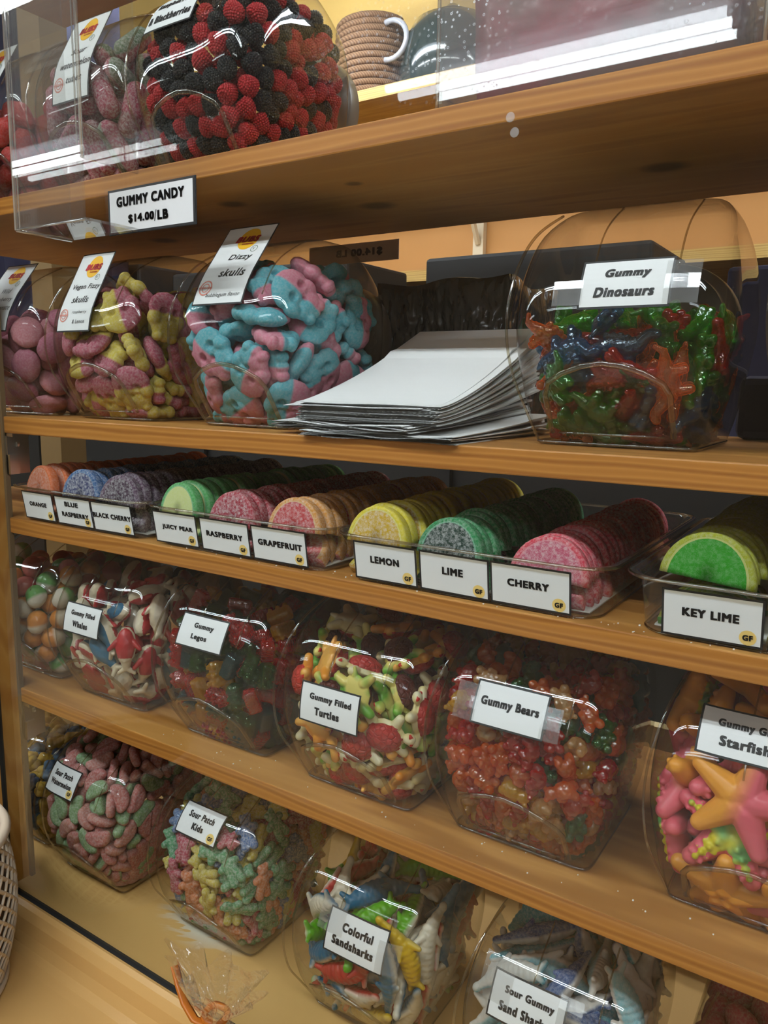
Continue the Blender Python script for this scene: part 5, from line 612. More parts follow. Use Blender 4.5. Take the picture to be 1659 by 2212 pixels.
  0,-631,283,1091,-43,61,-14, 0,624,982,1404,-54,47,-40, 0,-571,1576,1154,40,61,-12, 0,-292,337,951,67,-55,-48, 0,-314,92,1059,7,-58,78, 0,-600,589,471,-71,-31,57, 0,183,383,1205,-50,76,16, 0,276,519,806,-34,0,-3, 0,-319,1419,1312,66,18,-72,
 ],
}
# ---------------------------------------------------------------- shared materials
PINE1 = wood('pine_along_edge', lin((176, 112, 44)), lin((196, 134, 62)), lin((150, 88, 30)))
PINE2 = wood('pine_board', lin((186, 128, 62)), lin((200, 144, 78)), lin((160, 104, 46)), knots=((-.60, .09, .016), (-.47, .17, .020), (-.44, .085, .009), (-.18, .17, .019), (-.83, .2, .02)))
PINE3 = wood('pine_post', lin((196, 138, 66)), lin((206, 152, 82)), lin((172, 112, 48)), across=(26, 26, 3))
PAINT = NT('cream_paint'); _v = PAINT.obj()
_c = PAINT.mix(PAINT.noise(_v, 7, 3), lin((222, 176, 108)), lin((212, 164, 96)))
_q = PAINT.n('VectorMath', {0: _v, 1: (-.636, .072, S5T)}, operation='SUBTRACT').outputs[0]
_q2 = PAINT.n('VectorMath', {0: PAINT.obj((1, 1, 1), (0, 0, -.35)), 1: (24, 95, 24)}, operation='MULTIPLY').outputs[0]
_ln = PAINT.n('VectorMath', {0: PAINT.n('VectorMath', {0: _q, 1: (1/.085, 1/.05, 6)}, operation='MULTIPLY').outputs[0]}, operation='LENGTH').outputs['Value']
_w = PAINT.math('MULTIPLY', PAINT.ramp(_ln, (.35, 1.0), (1.0, 0.0)), PAINT.ramp(PAINT.noise(_q2, 1.0, 3), (.44, 0.0), (.49, 1.0)))
_c = PAINT.mix(_w, _c, lin((224, 220, 204)))                # worn patch of the paint in front of the jars
PAINT = PAINT.end(PAINT.n('BsdfPrincipled', {'Base Color': _c, 'Roughness': .45}).outputs[0])
WALLP = principled('yellow_wall_paint', lin((250, 208, 122)), .8)
PANEL = principled('orange_panel', lin((190, 134, 72)), .7)
CEIL = principled('ceiling_white', (.62, .61, .58), .9)
FLOORM = principled('shop_floor_tiles', (.70, .62, .50), .6)
DARK = principled('black_plastic', (.006, .006, .007), .6)
NAVY = principled('navy_cloth', lin((30, 31, 62)), .9)
STEEL = principled('brushed_steel', (.62, .62, .60), .35, metal=1.0)
GREYM = principled('grey_channel', (.42, .40, .37), .4, metal=.4)
GASKET = principled('black_gasket', (.01, .01, .01), .7)
GLASS = clear('window_glass', (.985, .99, .985), (.7, .78, .74), f0=.021, power=5.0)
ACRYL = clear('acrylic_sheet', (.95, .95, .94), (.75, .73, .70), f0=.045, haze=.02)
ACRYE = clear('acrylic_edge', (.90, .90, .88), (.8, .78, .75), f0=.30, haze=.12)
JARM = clear('jar_plastic', (.965, .957, .94), (.52, .47, .38), f0=.032, power=4.2, rough=.02)
RIDGE = clear('jar_ridge', (.80, .76, .66), (.34, .28, .18), f0=.10, power=2.5, rough=.06)
LIDM = principled('smoky_lid', (.20, .17, .14), .35)
TRAYM = clear('tray_plastic', (.95, .94, .91), (.66, .62, .54), f0=.04, power=3.5, rough=.02, haze=.03)
TAPE = clear('clear_tape', (.93, .93, .92), (.9, .9, .9), f0=.07, rough=.15, haze=.10)
CELLO = clear('cellophane', (.975, .965, .965), (.97, .95, .95), f0=.11, power=2.0, rough=.05, wrinkle=1.0, haze=.01)
PAPER = principled('white_paper', (.80, .80, .79), .75)
BAGP = principled('white_bag_paper', (.83, .825, .81), .85)
INK = principled('black_ink', (.012, .012, .013), .6)
GOLD = principled('badge_yellow', lin((240, 205, 120)), .6)
RED = principled('logo_red', lin((196, 40, 48)), .5)
YEL = principled('logo_yellow', lin((242, 184, 32)), .5)
STAMP = principled('stamp_pink', lin((226, 140, 124)), .7)
GREENI = principled('green_ink', lin((96, 120, 90)), .7)

# ---------------------------------------------------------------- room shell
def struct(name, mb, mats, **kw): return mb.link(name, mats, kind='structure', **kw)
RX0, RX1, RY0, RY1, CZ, LZ = -5.2, 2.6, -3.6, 1.86, Z0+1.75, Z0+1.195
struct('floor', MB().box(RX0, RX1, RY0, RY1, -.05, 0), FLOORM)
struct('ceiling', MB().box(RX0, RX1, RY0, RY1, CZ, CZ+.05), CEIL)
struct('wall_back', MB().box(RX0, RX1, RY1, RY1+.05, 0, CZ), WALLP)
struct('wall_front', MB().box(RX0, RX1, RY0-.05, RY0, 0, CZ), principled('front_wall_paint', (.30, .23, .16), .8))
struct('wall_left', MB().box(RX0-.05, RX0, RY0, RY1, 0, CZ), principled('left_wall_paint', (.30, .23, .15), .8))
struct('wall_right', MB().box(RX1, RX1+.05, RY0, RY1, 0, CZ), principled('right_wall_paint', (.30, .23, .15), .8))
# ceiling lights: housing and two tubes each
HOUS = principled('white_reflector', (.22, .23, .25), .5)
def fixture(x, y, strength, label):
    t = empty('ceiling_light', (x, y, LZ), label=label, cat='light', group='fluorescent ceiling lights')
    m = MB(); m.box(-.64, .64, -.10, .10, -.05, 0, bev=.006); m.add([(-.62, -.09, -.05), (.62, -.09, -.05), (.62, 0, -.062), (-.62, 0, -.062), (.62, .09, -.05), (-.62, .09, -.05)], [(0, 1, 2, 3), (3, 2, 4, 5)])
    for e in (-.45, .45): MB().tube([(e, 0, -.002), (e, 0, CZ-LZ)], .006, 8).link('rod', HOUS, t)
    m.link('housing', HOUS, t)
    em = bpy.data.materials.get('tube_%.0f' % strength) or emit('tube_%.0f' % strength, (.86, .94, 1.0), strength)
    for s in (-1, 1):
        q = MB().tube([(-.60, s*.046, -.095), (.60, s*.046, -.095)], .0145, 12); q.link('tube', em, t, smooth=True)
        for e in (-.61, .61):
            MB().box(e-.012, e+.012, s*.046-.016, s*.046+.016, -.112, -.05).link('socket', HOUS, t)
fixture(-1.12, -2.18, TUBE_FRONT, 'twin tube ceiling light mirrored in the glass at upper right')
fixture(-3.55, -2.18, TUBE_FRONT, 'twin tube ceiling light mirrored in the acrylic holder at upper left')
fixture(1.30, -2.18, TUBE_FRONT, 'unseen twin tube ceiling light added at the right end of the front row')  # unseen lamp, added for general light
for k, x in enumerate((-3.3, -1.95, -.60, .75)):  # unseen row of lamps, added to brighten the candy case
    fixture(x, -.95, TUBE_ADDED, 'unseen twin tube ceiling light of the added row above the counter, '+('leftmost', 'second from the left', 'second from the right', 'rightmost')[k])
fixture(-1.60, 1.00, TUBE_BACK, 'twin tube ceiling light behind the candy case, at the left')
fixture(.60, 1.00, TUBE_BACK, 'twin tube ceiling light behind the candy case, at the right')

# ---------------------------------------------------------------- the display case
XL, XR = -1.16, .30
def shelf(zb, zt, label, x0=XL, x1=XR, yb=.30):
    m = MB().box(x0, x1, 0, yb, zb, zt, bev=.0012)
    me = m.me('wooden_shelf', [PINE1, PINE2])
    for p in me.polygons: p.material_index = 0 if abs(p.normal.y) > .5 else 1
    return link('wooden_shelf', me, label=label, cat='shelf', group='pine shelves of the candy case')
shelf(S0B, S0B+.019, 'pine shelf at the very top left, only its underside showing')
shelf(S1B, S1T, 'pine shelf under the raspberries and blackberries jar, knotty underside showing')
shelf(S2B, S2T, 'pine shelf carrying the stack of white paper bags')
shelf(S3B, S3T, 'pine shelf carrying the trays of sugared fruit slices')
shelf(S4B, S4T, 'pine shelf under the turtles and bears jars')
struct('trim_1', MB().box(-.950, -.900, -.0250, .004, S5T+.0005, Z0+1.1).box(-.950, -.9003, -.048, -.0312, S5T+.0005, Z0+1.1), PINE3)
struct('trim_2', MB().box(-.8998, -.8950, -.002, .004, S5T+.001, Z0+1.1), principled('brown_channel', lin((122, 100, 74)), .4))
struct('trim_3', MB().box(-1.505, -1.435, .44, .50, 0, Z0+1.1), principled('dull_post_paint', lin((120, 92, 50)), .7))
base = MB().box(XL, XR, -.0244, .42, S5T-.10, S5T).box(XL, XR, .36, .42, S5T, S5T+.02)
v = []; f = []                                              # rounded lip in front of the glass, then the ledge
prof = [(-.0312, S5T-.06), (-.0312, S5T-.0010), (-.0345, S5T-.0002), (-.040, S5T-.003), (-.046, S5T-.012), (-.050, S5T-.026), (-.056, LEDGE+.006), (-.064, LEDGE+.001), (-.075, LEDGE), (-.46, LEDGE), (-.47, LEDGE-.02), (-.47, LEDGE-.06), (-.0312, LEDGE-.06)]
for x in (XL-.4, XR+.2): v += [(x, y, z) for y, z in prof]
n = len(prof); f = [(i, (i+1) % n, n+(i+1) % n, n+i) for i in range(n)] + [tuple(range(n)), tuple(range(2*n-1, n-1, -1))]
base.add(v, f); base.link('display_base', PAINT, label='cream painted case floor and ledge below the glass, paint worn in one patch', cat='counter')
MB().box(XL-.4, XR+.2, -.36, .42, 0, LEDGE-.061).link('cabinet', PANEL, label='cream cabinet carrying the candy case', cat='cabinet')
MB().box(-1.16, XR, .40, .415, S5T+.02, S4B).link('rear_board', principled('cream_back_panel', lin((240, 216, 160)), .7), label='cream panel closing the back of the lowest shelf space', cat='panel')
gl = MB().box(-.9485, XR, -.0290, -.0262, S5T-.004, Z0+1.08)
g = gl.link('glass_panel', GLASS, label='large clear glass pane in front of the candy shelves, with specks', cat='glass')
MB().add([(-.42, -.0293, Z0+.178), (.09, -.0293, Z0+.178), (.09, -.0293, Z0+.306), (-.42, -.0293, Z0+.306)], [(0, 1, 2, 3)]).link('specks_and_haze', dust_haze('pane_dust_haze'), g, label='whitish dried specks and painted pale haze on the upper right of the pane')
gk = MB().box(-.952, XR, -.0312, -.0242, S5T-.012, S5T+.0004).box(-.9035, -.8993, -.0312, -.0250, S5T-.01, Z0+1.1)
gk.link('gasket', GASKET, g, label='black rubber strip along the edge of the pane')
for k, (dx, dz) in enumerate(((-.3365, .1785), (-.333, .1685))):
    m = MB(); m.lathe([(.0001, 0), (.0032, 0), (.0032, -.0006), (.0001, -.0006)], 14, (dx+.105, -.0286, Z0+dz-.002), axis='y')
    m.link('glue_dot', TAPE, g, label='round whitish dot on the pane')
def bracket(x, y, z, label):
    t = empty('shelf_bracket', (x, y, z), label=label, cat='bracket', group='steel shelf brackets on the left post')
    m = MB().box(-.002, .002, -.012, .016, -.050, 0).box(-.002, .014, -.012, .010, -.004, 0).box(-.002, .006, -.012, .000, -.05, -.026); m.link('plate', STEEL, t)
    MB().lathe([(.0001, -.0025), (.0030, -.0025), (.0036, 0)], 10, (.002, .002, -.014), axis='y').link('screw', STEEL, t)
bracket(-.893, .012, S2B, 'steel shelf bracket by the post, beside the orange slices')
bracket(-.893, .012, S4B, 'steel shelf bracket by the post, under the lower jar shelf')

# ---------------------------------------------------------------- lettering and labels
def add_text(mb, s, cx, cy, w, h, mp, off, m=0, bold=.02, shear=0.0, keep=False):
    v, f = text_mesh(s, bold, shear)
    lo, hi = v.min(0), v.max(0); d = hi-lo
    if keep: k = min(w/d[0], h/d[1]); sx = sy = k
    else: sx, sy = w/d[0], h/d[1]
    v = (v-(lo+hi)/2)*np.array([sx, sy])+np.array([cx, cy])
    mb.add([mp(a, b, off) for a, b in v], f, m)
def plate(mb, w, h, mp, off, m, nu=6, nv=8, cut=0.0):
    v = []; f = []
    for j in range(nv+1):
        for i in range(nu+1):
            v.append(mp(-w/2+w*i/nu, -h/2+h*j/nv, off))
    for j in range(nv):
        for i in range(nu): k = j*(nu+1)+i; f.append((k, k+1, k+nu+2, k+nu+1))
    mb.add(v, f, m)
def disc(mb, cx, cy, r, mp, off, m, ry=None, n=24, inner=0.0):
    v = [mp(cx+r*math.cos(2*math.pi*k/n), cy+(ry or r)*math.sin(2*math.pi*k/n), off) for k in range(n)]
    if inner:
        v += [mp(cx+r*inner*math.cos(2*math.pi*k/n), cy+(ry or r)*inner*math.sin(2*math.pi*k/n), off) for k in range(n)]
        mb.add(v, [(k, (k+1) % n, n+(k+1) % n, n+k) for k in range(n)], m)
    else: mb.add(v, [tuple(range(n))], m)
def make_label(parent, mp, w, h, lines, badge=False, logo=False, stamp=False, border=.0016, tape=None):
    """paper label on a mapped surface; parts: the sheet, its lettering, its badge"""
    m = MB(); plate(m, w, h, mp, .0014, 0); plate(m, w-2*border, h-2*border, mp, .0016, 1)
    lab = m.link('label', [INK, PAPER], parent)
    t = MB()
    for (s, cx, cy, tw, th, *kw) in lines:
        k = kw[0] if kw else {}
        add_text(t, s, cx*w, cy*h, tw*w, th*h, mp, .0019, 0, **k)
    if lines: t.link('lettering', INK, lab)
    if badge:
        b = MB(); bx, by = w*.355, -h*.30; disc(b, bx, by, h*.155, mp, .0018, 0); add_text(b, 'GF', bx, by, h*.19, h*.12, mp, .0021, 1, bold=.03)
        b.link('badge', [GOLD, INK], lab, label='round yellow badge with the letters GF')
    if logo:
        b = MB(); bx, by = w*.06, h*.31; disc(b, bx, by, w*.20, mp, .0018, 0, ry=h*.145); add_text(b, 'BUBS', bx-.01*w, by-h*.005, w*.46, h*.085, mp, .0021, 1, bold=.05, shear=.2); add_text(b, 'SWEDISH', bx+w*.03, by-h*.072, w*.22, h*.018, mp, .0021, 1)
        b.link('logo', [YEL, RED], lab, label='yellow oval with red lettering')
        b = MB(); disc(b, w*.27, h*.165, w*.065, mp, .0018, 0, inner=.84); add_text(b, 'V', w*.26, h*.165, w*.05, w*.06, mp, .0019, 0, bold=0); b.link('mark', GREENI, lab, label='thin green ring with a V')
    if stamp:
        b = MB(); disc(b, -w*.31, -h*.31, w*.125, mp, .0018, 0, inner=.82); disc(b, -w*.31, -h*.31, w*.075, mp, .0018, 0, inner=.8)
        add_text(b, 'NO GELATINE', -w*.31, -h*.31, w*.27, h*.022, mp, .0020, 0, bold=.04); b.link('stamp', STAMP, lab, label='pale red round stamp')
    if tape:
        for (tx, ty, tw, th) in tape:
            b = MB(); plate(b, tw, th, lambda u, v_, o, tx=tx, ty=ty: mp(u+tx, v_+ty, o), .0026, 0, 3, 3); b.link('tape', TAPE, lab)
    return lab
_zz = np.linspace(0, JH, 400); _yy = hermite(_zz/JH, JF); _ss = np.concatenate([[0], np.cumsum(np.hypot(np.diff(_zz), np.diff(_yy)))])
def jar_map(u0, zc, stiff=9.0, tilt=0.0):
    """label coordinates -> jar front; beyond 'stiff' metres above the label's lower edge the sheet runs on straight"""
    sc = np.interp(zc, _zz, _ss)
    def P(s, x):
        z = float(np.interp(s, _ss, _zz)); a, b, c = (float(q) for q in jar_abc(z))
        return float(c-b*max(0, 1-abs(x/a)**JN)**(1/JN)), z
    def mp(u, v, off):
        if tilt: u, v = u*math.cos(tilt)-v*math.sin(tilt), u*math.sin(tilt)+v*math.cos(tilt)
        x = u+u0; s = sc+v; s1 = min(s, stiff); x = max(-.062, min(.062, x))
        y, z = P(s1, x); y2, z2 = P(s1-.004, x)
        ty, tz = y-y2, z-z2; L = math.hypot(ty, tz); ty, tz = ty/L, tz/L
        y += ty*(s-s1); z += tz*(s-s1)
        return (x, y-tz*off, z+ty*off)
    return mp

# ---------------------------------------------------------------- jars
def jar_mesh():
    m = MB(); n = 72
    zs = [0, .004, .012, .03] + list(np.linspace(.06, .94, 27)) + [.965, .982, .993, 1.0]
    v = []; rows = []
    def ring(z, k=1.0):
        a, b, c = (float(q) for q in jar_abc(z*JH)); out = []
        for i in range(n):
            # even spacing round the corner
            th = 2*math.pi*(i+.5)/n; cx, sy = math.cos(th), math.sin(th)
            q = 2/(JN+10*max(0, 1-z/.30)**1.5); out.append((k*a*math.copysign(abs(cx)**q, cx), c+k*b*math.copysign(abs(sy)**q, sy), z*JH))
        return out
    ins = {0: .985, 1: .996, len(zs)-4: .992, len(zs)-3: .975, len(zs)-2: .94, len(zs)-1: .86}
    for i, z in enumerate(zs): v += ring(z, ins.get(i, 1.0))
    f = []
    for j in range(len(zs)-1):
        for i in range(n): f.append((j*n+i, j*n+(i+1) % n, (j+1)*n+(i+1) % n, (j+1)*n+i))
    f.append(tuple(range(n-1, -1, -1))); f.append(tuple((len(zs)-1)*n+i for i in range(n)))
    m.add(v, f, 0)
    def P(x, z):
        a, b, c = (float(q) for q in jar_abc(z)); return (x, float(c-b*max(0, 1-abs(x/a)**JN)**(1/JN))-.0002, z)
    for x in (-.012, .046): m.tube([P(x, z) for z in np.linspace(.125, .182, 12)], .0007, 6, 1)          # mould lines over the shoulder
    arch = [(-.046, z) for z in (.010, .020, .030, .040)] + [(-.042, .048), (-.030, .055), (-.015, .060), (0, .062), (.015, .060), (.030, .055), (.042, .048)] + [(.046, z) for z in (.040, .030, .020, .010)]
    m.tube([P(x, z) for x, z in arch], .0024, 8, 1, flat=.8)                                              # raised arch on the lower front
    m.tube([P(x, .010) for x in np.linspace(-.040, .040, 6)], .0010, 6, 1)
    for s in (-1,):                                                                                     # thick mould edge between front and end faces
        e = []
        for z in np.linspace(.004, .180, 44):
            a, b, c = (float(q) for q in jar_abc(z)); e.append((s*a*.952, c-b*.952, z))
        m.tube(e, .0011, 6, 1)
    for z in (.004,):                                                                                      # thick foot edge
        a, b, c = (float(q) for q in jar_abc(z))
        m.tube([(a*.985*math.copysign(abs(math.cos(t))**(2/15), math.cos(t)), c+b*.985*math.copysign(abs(math.sin(t))**(2/15), math.sin(t)), .0022) for t in np.linspace(0, 2*math.pi, 73)[:-1]+.04], .0012, 6, 1, closed=True)
    return m.me('jar_body', [JARM, RIDGE], True)
JAR_ME = jar_mesh()
lid = MB(); lid.lathe([(.050, .165), (.050, .188), (.057, .188), (.058, .192), (.058, .206), (.055, .209), (.0001, .210)], 40, (0, 0, .098), axis='y')
LID_ME = lid.me('jar_lid', [LIDM], True)
# key -> jar label, label sheet: (u, z of its middle, w, h, lines, options)
G = dict(bold=.03)
def two(a, b, wa=.55, wb=.5, **k): return [(a, .02, .16, wa, .20, G), (b, -.02, -.17, wb, .20, G)]
SHEETS = {
 'strawberry': dict(u0=.010, zc=.135, w=.060, h=.098, lines=[('Sour', .05, .06, .45, .075, dict(bold=.0, shear=.35)), ('strawberry', .05, -.06, .8, .075, dict(bold=.0, shear=.35))], logo=True, stiff=.155),
 'tubes': dict(u0=.010, zc=.128, w=.060, h=.100, lines=[('Sour', .06, .03, .40, .075, dict(bold=.01, shear=.3)), ('watermelon', .07, -.12, .80, .075, dict(bold=.01, shear=.3)), ('tubes', .10, -.28, .42, .07, dict(bold=.01, shear=.3))], logo=True, stamp=True, stiff=.15),
 'berries': dict(u0=-.020, zc=.143, w=.068, h=.045, lines=[('Raspberries', .0, .17, .72, .21, G), ('& Blackberries', .0, -.20, .86, .21, G)], stiff=.2),
 'ovals': dict(u0=.004, zc=.145, w=.064, h=.098, lines=[('Wild', .08, .05, .3, .075, dict(bold=0, shear=.3)), ('strawberry', .04, -.08, .75, .075, dict(bold=0, shear=.3)), ('pomegranate', .03, -.21, .82, .075, dict(bold=0, shear=.3))], logo=True, stiff=.165),
 'lemon_skulls': dict(u0=-.018, zc=.142, w=.060, h=.098, lines=[('Vegan Fizzy', .06, .04, .80, .085, dict(bold=.012, shear=.2)), ('skulls', .04, -.12, .48, .085, dict(bold=.012, shear=.2)), ('raspberry', .14, -.28, .42, .045, dict(bold=.0, shear=.2)), ('& Lemon', .16, -.385, .36, .045, dict(bold=0, shear=.2))], logo=True, stamp=True, stiff=.150),
 'blue_skulls': dict(u0=-.008, zc=.158, w=.067, h=.098, lines=[('Dizzy', .09, .055, .45, .095, dict(bold=.015, shear=.2)), ('skulls', .10, -.14, .50, .095, dict(bold=.015, shear=.2)), ('bubblegum flavor', .08, -.40, .66, .055, dict(bold=0, shear=.2))], logo=True, stamp=True, stiff=.166),
 'dinos': dict(u0=.012, zc=.117, w=.064, h=.036, lines=[('Gummy', .02, .18, .50, .22, dict(bold=.03, shear=.2)), ('Dinosaurs', .0, -.18, .66, .20, dict(bold=.03, shear=.2))], tape=[(-.040, -.006, .022, .018), (.038, -.001, .022, .030)]),
 'dinos_next': None, 'balls': None, 'blocks': None, 'hearts': None,
 'whales': dict(u0=-.004, zc=.111, w=.066, h=.036, lines=two('Gummy Filled', 'Whales', .66, .42)),
 'bricks': dict(u0=-.004, zc=.131, w=.067, h=.035, lines=two('Gummy', 'Legos', .42, .34)),
 'turtles': dict(u0=-.006, zc=.099, w=.067, h=.037, lines=two('Gummy Filled', 'Turtles', .70, .42)),
 'bears': dict(u0=-.003, zc=.134, w=.063, h=.036, lines=[('Gummy Bears', .0, .03, .80, .26, G)], tape=[(-.038, -.002, .020, .030), (.036, -.004, .016, .026)]),
 'starfish': dict(u0=-.013, zc=.150, w=.066, h=.036, lines=two('Gummy Giant', 'Starfish', .66, .5)),
 'wedges': dict(u0=-.027, zc=.140, w=.060, h=.037, lines=[('Sour Patch', .0, .20, .62, .19, G), ('Watermelon', .0, -.10, .70, .19, G)], badge=True),
 'kids': dict(u0=-.006, zc=.152, w=.064, h=.037, lines=[('Sour Patch', .0, .16, .62, .2, G), ('Kids', .0, -.16, .28, .2, G)], badge=True),
 'sharks': dict(u0=.013, zc=.124, w=.069, h=.041, lines=two('Colorful', 'Sandsharks', .52, .70), tape=[(-.030, .012, .030, .030), (.040, -.004, .028, .028)]),
 'sour_sharks': dict(u0=-.013, zc=.137, w=.067, h=.038, lines=two('Sour Gummy', 'Sand Sharks', .66, .66), tape=[(-.030, .010, .030, .034), (.036, .006, .020, .030)]),
}
JLAB = {
 'strawberry': 'clear jar of red strawberry gummies at the left edge of the top shelf', 'tubes': 'clear jar of pink and green sour watermelon tubes on the top shelf',
 'berries': 'clear jar packed with beaded red and black berry gummies on the top shelf', 'ovals': 'clear jar of pink oval gummies by the left post, above the orange slices',
 'lemon_skulls': 'clear jar of yellow and pink skull gummies beside the blue skulls', 'blue_skulls': 'clear jar of blue and pink skull gummies beside the paper bags',
 'dinos': 'half empty clear jar of gummy dinosaurs right of the paper bags', 'dinos_next': 'clear jar cut by the right edge beside the dinosaurs jar',
 'balls': 'clear jar of two-tone round gummies by the left post below the trays', 'whales': 'clear jar of white, blue and red gummy whales below the trays',
 'bricks': 'clear jar of red, green and yellow brick-shaped gummies', 'turtles': 'clear jar of gummy turtles between the bricks jar and the bears jar',
 'bears': 'clear jar of gummy bears below the cherry slices tray', 'starfish': 'clear jar of giant pink and orange starfish gummies at right edge',
 'blocks': 'clear jar of blue and yellow gummies at far left of the case floor', 'wedges': 'clear jar of pink and green sugared wedges on the case floor',
 'kids': 'clear jar of sugared child-shaped gummies in five colors on the case floor', 'sharks': 'clear jar of glossy sharks in many colors on the case floor',
 'sour_sharks': 'clear jar of sugared blue and white sharks on the case floor', 'hearts': 'clear jar of sugared red gummies at the bottom right corner'}
for key, (x, y, z, shp, fill) in JARS.items():
    t = empty('candy_jar', (x, y, z+.0004), label=JLAB[key], cat='jar', group='clear candy jars on the shelves')
    link('body', JAR_ME, t); link('lid', LID_ME, t)
    sh = SHEETS[key]
    if sh:
        o = dict(sh); mp = jar_map(o.pop('u0'), o.pop('zc'), o.pop('stiff', 9.0)); make_label(t, mp, **o)

# ---------------------------------------------------------------- candies: skin each shape once, copy it per piece
def skin(blobs, vox=.0009, smooth=4):
    bm = bmesh.new()
    def ell(c, r):
        mt = Matrix.Translation(Vector(c)) @ Matrix.Diagonal((*r, 1)); bmesh.ops.create_icosphere(bm, subdivisions=2, radius=1, matrix=mt)
    for b in blobs:
        if b[0] == 's': ell(b[1], b[2])
        else:
            p, q = Vector(b[1]), Vector(b[2]); L = (q-p).length; k = max(2, int(L/(min(b[3], b[4])*.45))+1)
            for i in range(k+1):
                r = b[3]+(b[4]-b[3])*i/k; ell(p.lerp(q, i/k), (r, r, r))
    me = bpy.data.meshes.new('blob'); bm.to_mesh(me); bm.free()
    o = bpy.data.objects.new('blob', me); COL.objects.link(o)
    md = o.modifiers.new('r', 'REMESH'); md.mode = 'VOXEL'; md.voxel_size = vox
    md = o.modifiers.new('s', 'SMOOTH'); md.iterations = smooth; md.factor = .5
    bpy.context.view_layer.update(); out = ev_mesh(o); bpy.data.meshes.remove(me)
    out.polygons.foreach_set('use_smooth', [True]*len(out.polygons)); out.update(); out.materials.clear()
    return out
def berry_mesh():
    m = MB(); prof = [(.0001, -.0090), (.0070, -.0088), (.0086, -.0070), (.0088, -.0030), (.0078, .0030), (.0056, .0072), (.0001, .0092)]
    m.lathe(prof, 14)
    ico = bmesh.new(); bmesh.ops.create_icosphere(ico, subdivisions=1, radius=1.0); iv = [v.co.copy() for v in ico.verts]; ico.verts.index_update(); fi = [[v.index for v in f.verts] for f in ico.faces]; ico.free()
    rng = random.Random(4)
    for j, (r, z) in enumerate(((.0086, -.0075), (.0091, -.0052), (.0091, -.0028), (.0088, -.0004), (.0082, .0020), (.0072, .0043), (.0057, .0064), (.0038, .0080), (.0015, .0090))):
        k = max(3, int(2*math.pi*r/.0027))
        for i in range(k):
            a = 2*math.pi*(i+.5*(j % 2))/k; m.add([Vector((r*math.cos(a), r*math.sin(a), z))+q*.00155 for q in iv], fi)
    for r, k in ((.0062, 13), (.0034, 7), (.0002, 1)):
        for i in range(k):
            a = 2*math.pi*i/k; m.add([Vector((r*math.cos(a), r*math.sin(a), -.0092))+q*.00155 for q in iv], fi)
    return m.me('berry_gummy', [], True)
VOX = {'bear': .00055, 'kid': .0007, 'turtle': .0008, 'starfish': .0010, 'skull': .0012, 'oval': .0014, 'tube': .0014, 'ball': .0012, 'strawberry': .0012}
BASE = {}
def base_mesh(s):
    if s not in BASE:
        if s == 'berry': BASE[s] = berry_mesh()
        else:
            me = skin(SHAPES[s]()[0], VOX.get(s, .0009), 3 if s == 'starfish' else 4)
            if s in ('bear', 'dino', 'brick'):              # dented, uneven gelatine surface
                co = np.empty(len(me.vertices)*3); me.vertices.foreach_get('co', co); co = co.reshape(-1, 3); no = np.empty(len(me.vertices)*3); me.vertices.foreach_get('normal', no); no = no.reshape(-1, 3)
                d = np.sin(co[:, 0]*900+2*np.sin(co[:, 2]*500))*np.sin(co[:, 1]*1000+1.5*np.sin(co[:, 0]*450))*np.sin(co[:, 2]*950+1.1)
                co += no*(d*.00038)[:, None]; me.vertices.foreach_set('co', co.ravel()); me.update()
            if s == 'skull':                                # eye sockets pressed into both faces
                co = np.empty(len(me.vertices)*3); me.vertices.foreach_get('co', co); co = co.reshape(-1, 3)
                for ex in (-.0082, .0082):
                    d = np.hypot(co[:, 0]-ex, co[:, 2]-.0055); w = np.clip(1-(d/.0048)**2, 0, 1)**.6; co[:, 1] *= 1-.72*w
                d = np.hypot(co[:, 0]*1.4, (co[:, 2]+.0045)); w = np.clip(1-(d/.0035)**2, 0, 1)**.6; co[:, 1] *= 1-.5*w
                me.vertices.foreach_set('co', co.ravel()); me.update()
            BASE[s] = me
    return BASE[s]
MS = {'berry': .90, 'bear': .92, 'brick': .90, 'kid': .93, 'shark': .94, 'shark_b': .94, 'wedge': .94, 'dino': .93, 'turtle': .95}
def variant(s, mats, paint=None):
    me = base_mesh(s).copy(); me.materials.clear(); me.transform(Matrix.Scale(MS.get(s, .97), 4))
    for m in mats: me.materials.append(m)
    if paint:
        n = len(me.polygons); c = np.empty(n*3); me.polygons.foreach_get('center', c); c = c.reshape(-1, 3)
        me.polygons.foreach_set('material_index', paint(c).astype(np.int32))
    else: me.polygons.foreach_set('material_index', np.zeros(len(me.polygons), dtype=np.int32))
    me.update(); return me
def _turtle(c):   # 0 shell, 1 body
    return np.where((c[:, 2] > .0012) & ((c[:, 0]/.0185)**2+(c[:, 1]/.0160)**2 < 1.0), 0, 1)
def _whale(c):    # 0 white, 1 blue back, 2 red belly
    return np.where((c[:, 2] < -.0035) & (c[:, 0] < .014), 2, np.where((c[:, 2] > .0045) & (c[:, 0] < .022), 1, 0))
def _eyes(c): return np.where((c[:, 0] > .0245) & (np.abs(c[:, 1]) > .0030) & (c[:, 2] > .0002), 2, _turtle(c))
W = lin
def j_(n, c, cl=.60): return [jelly(n, W(c), cl)]
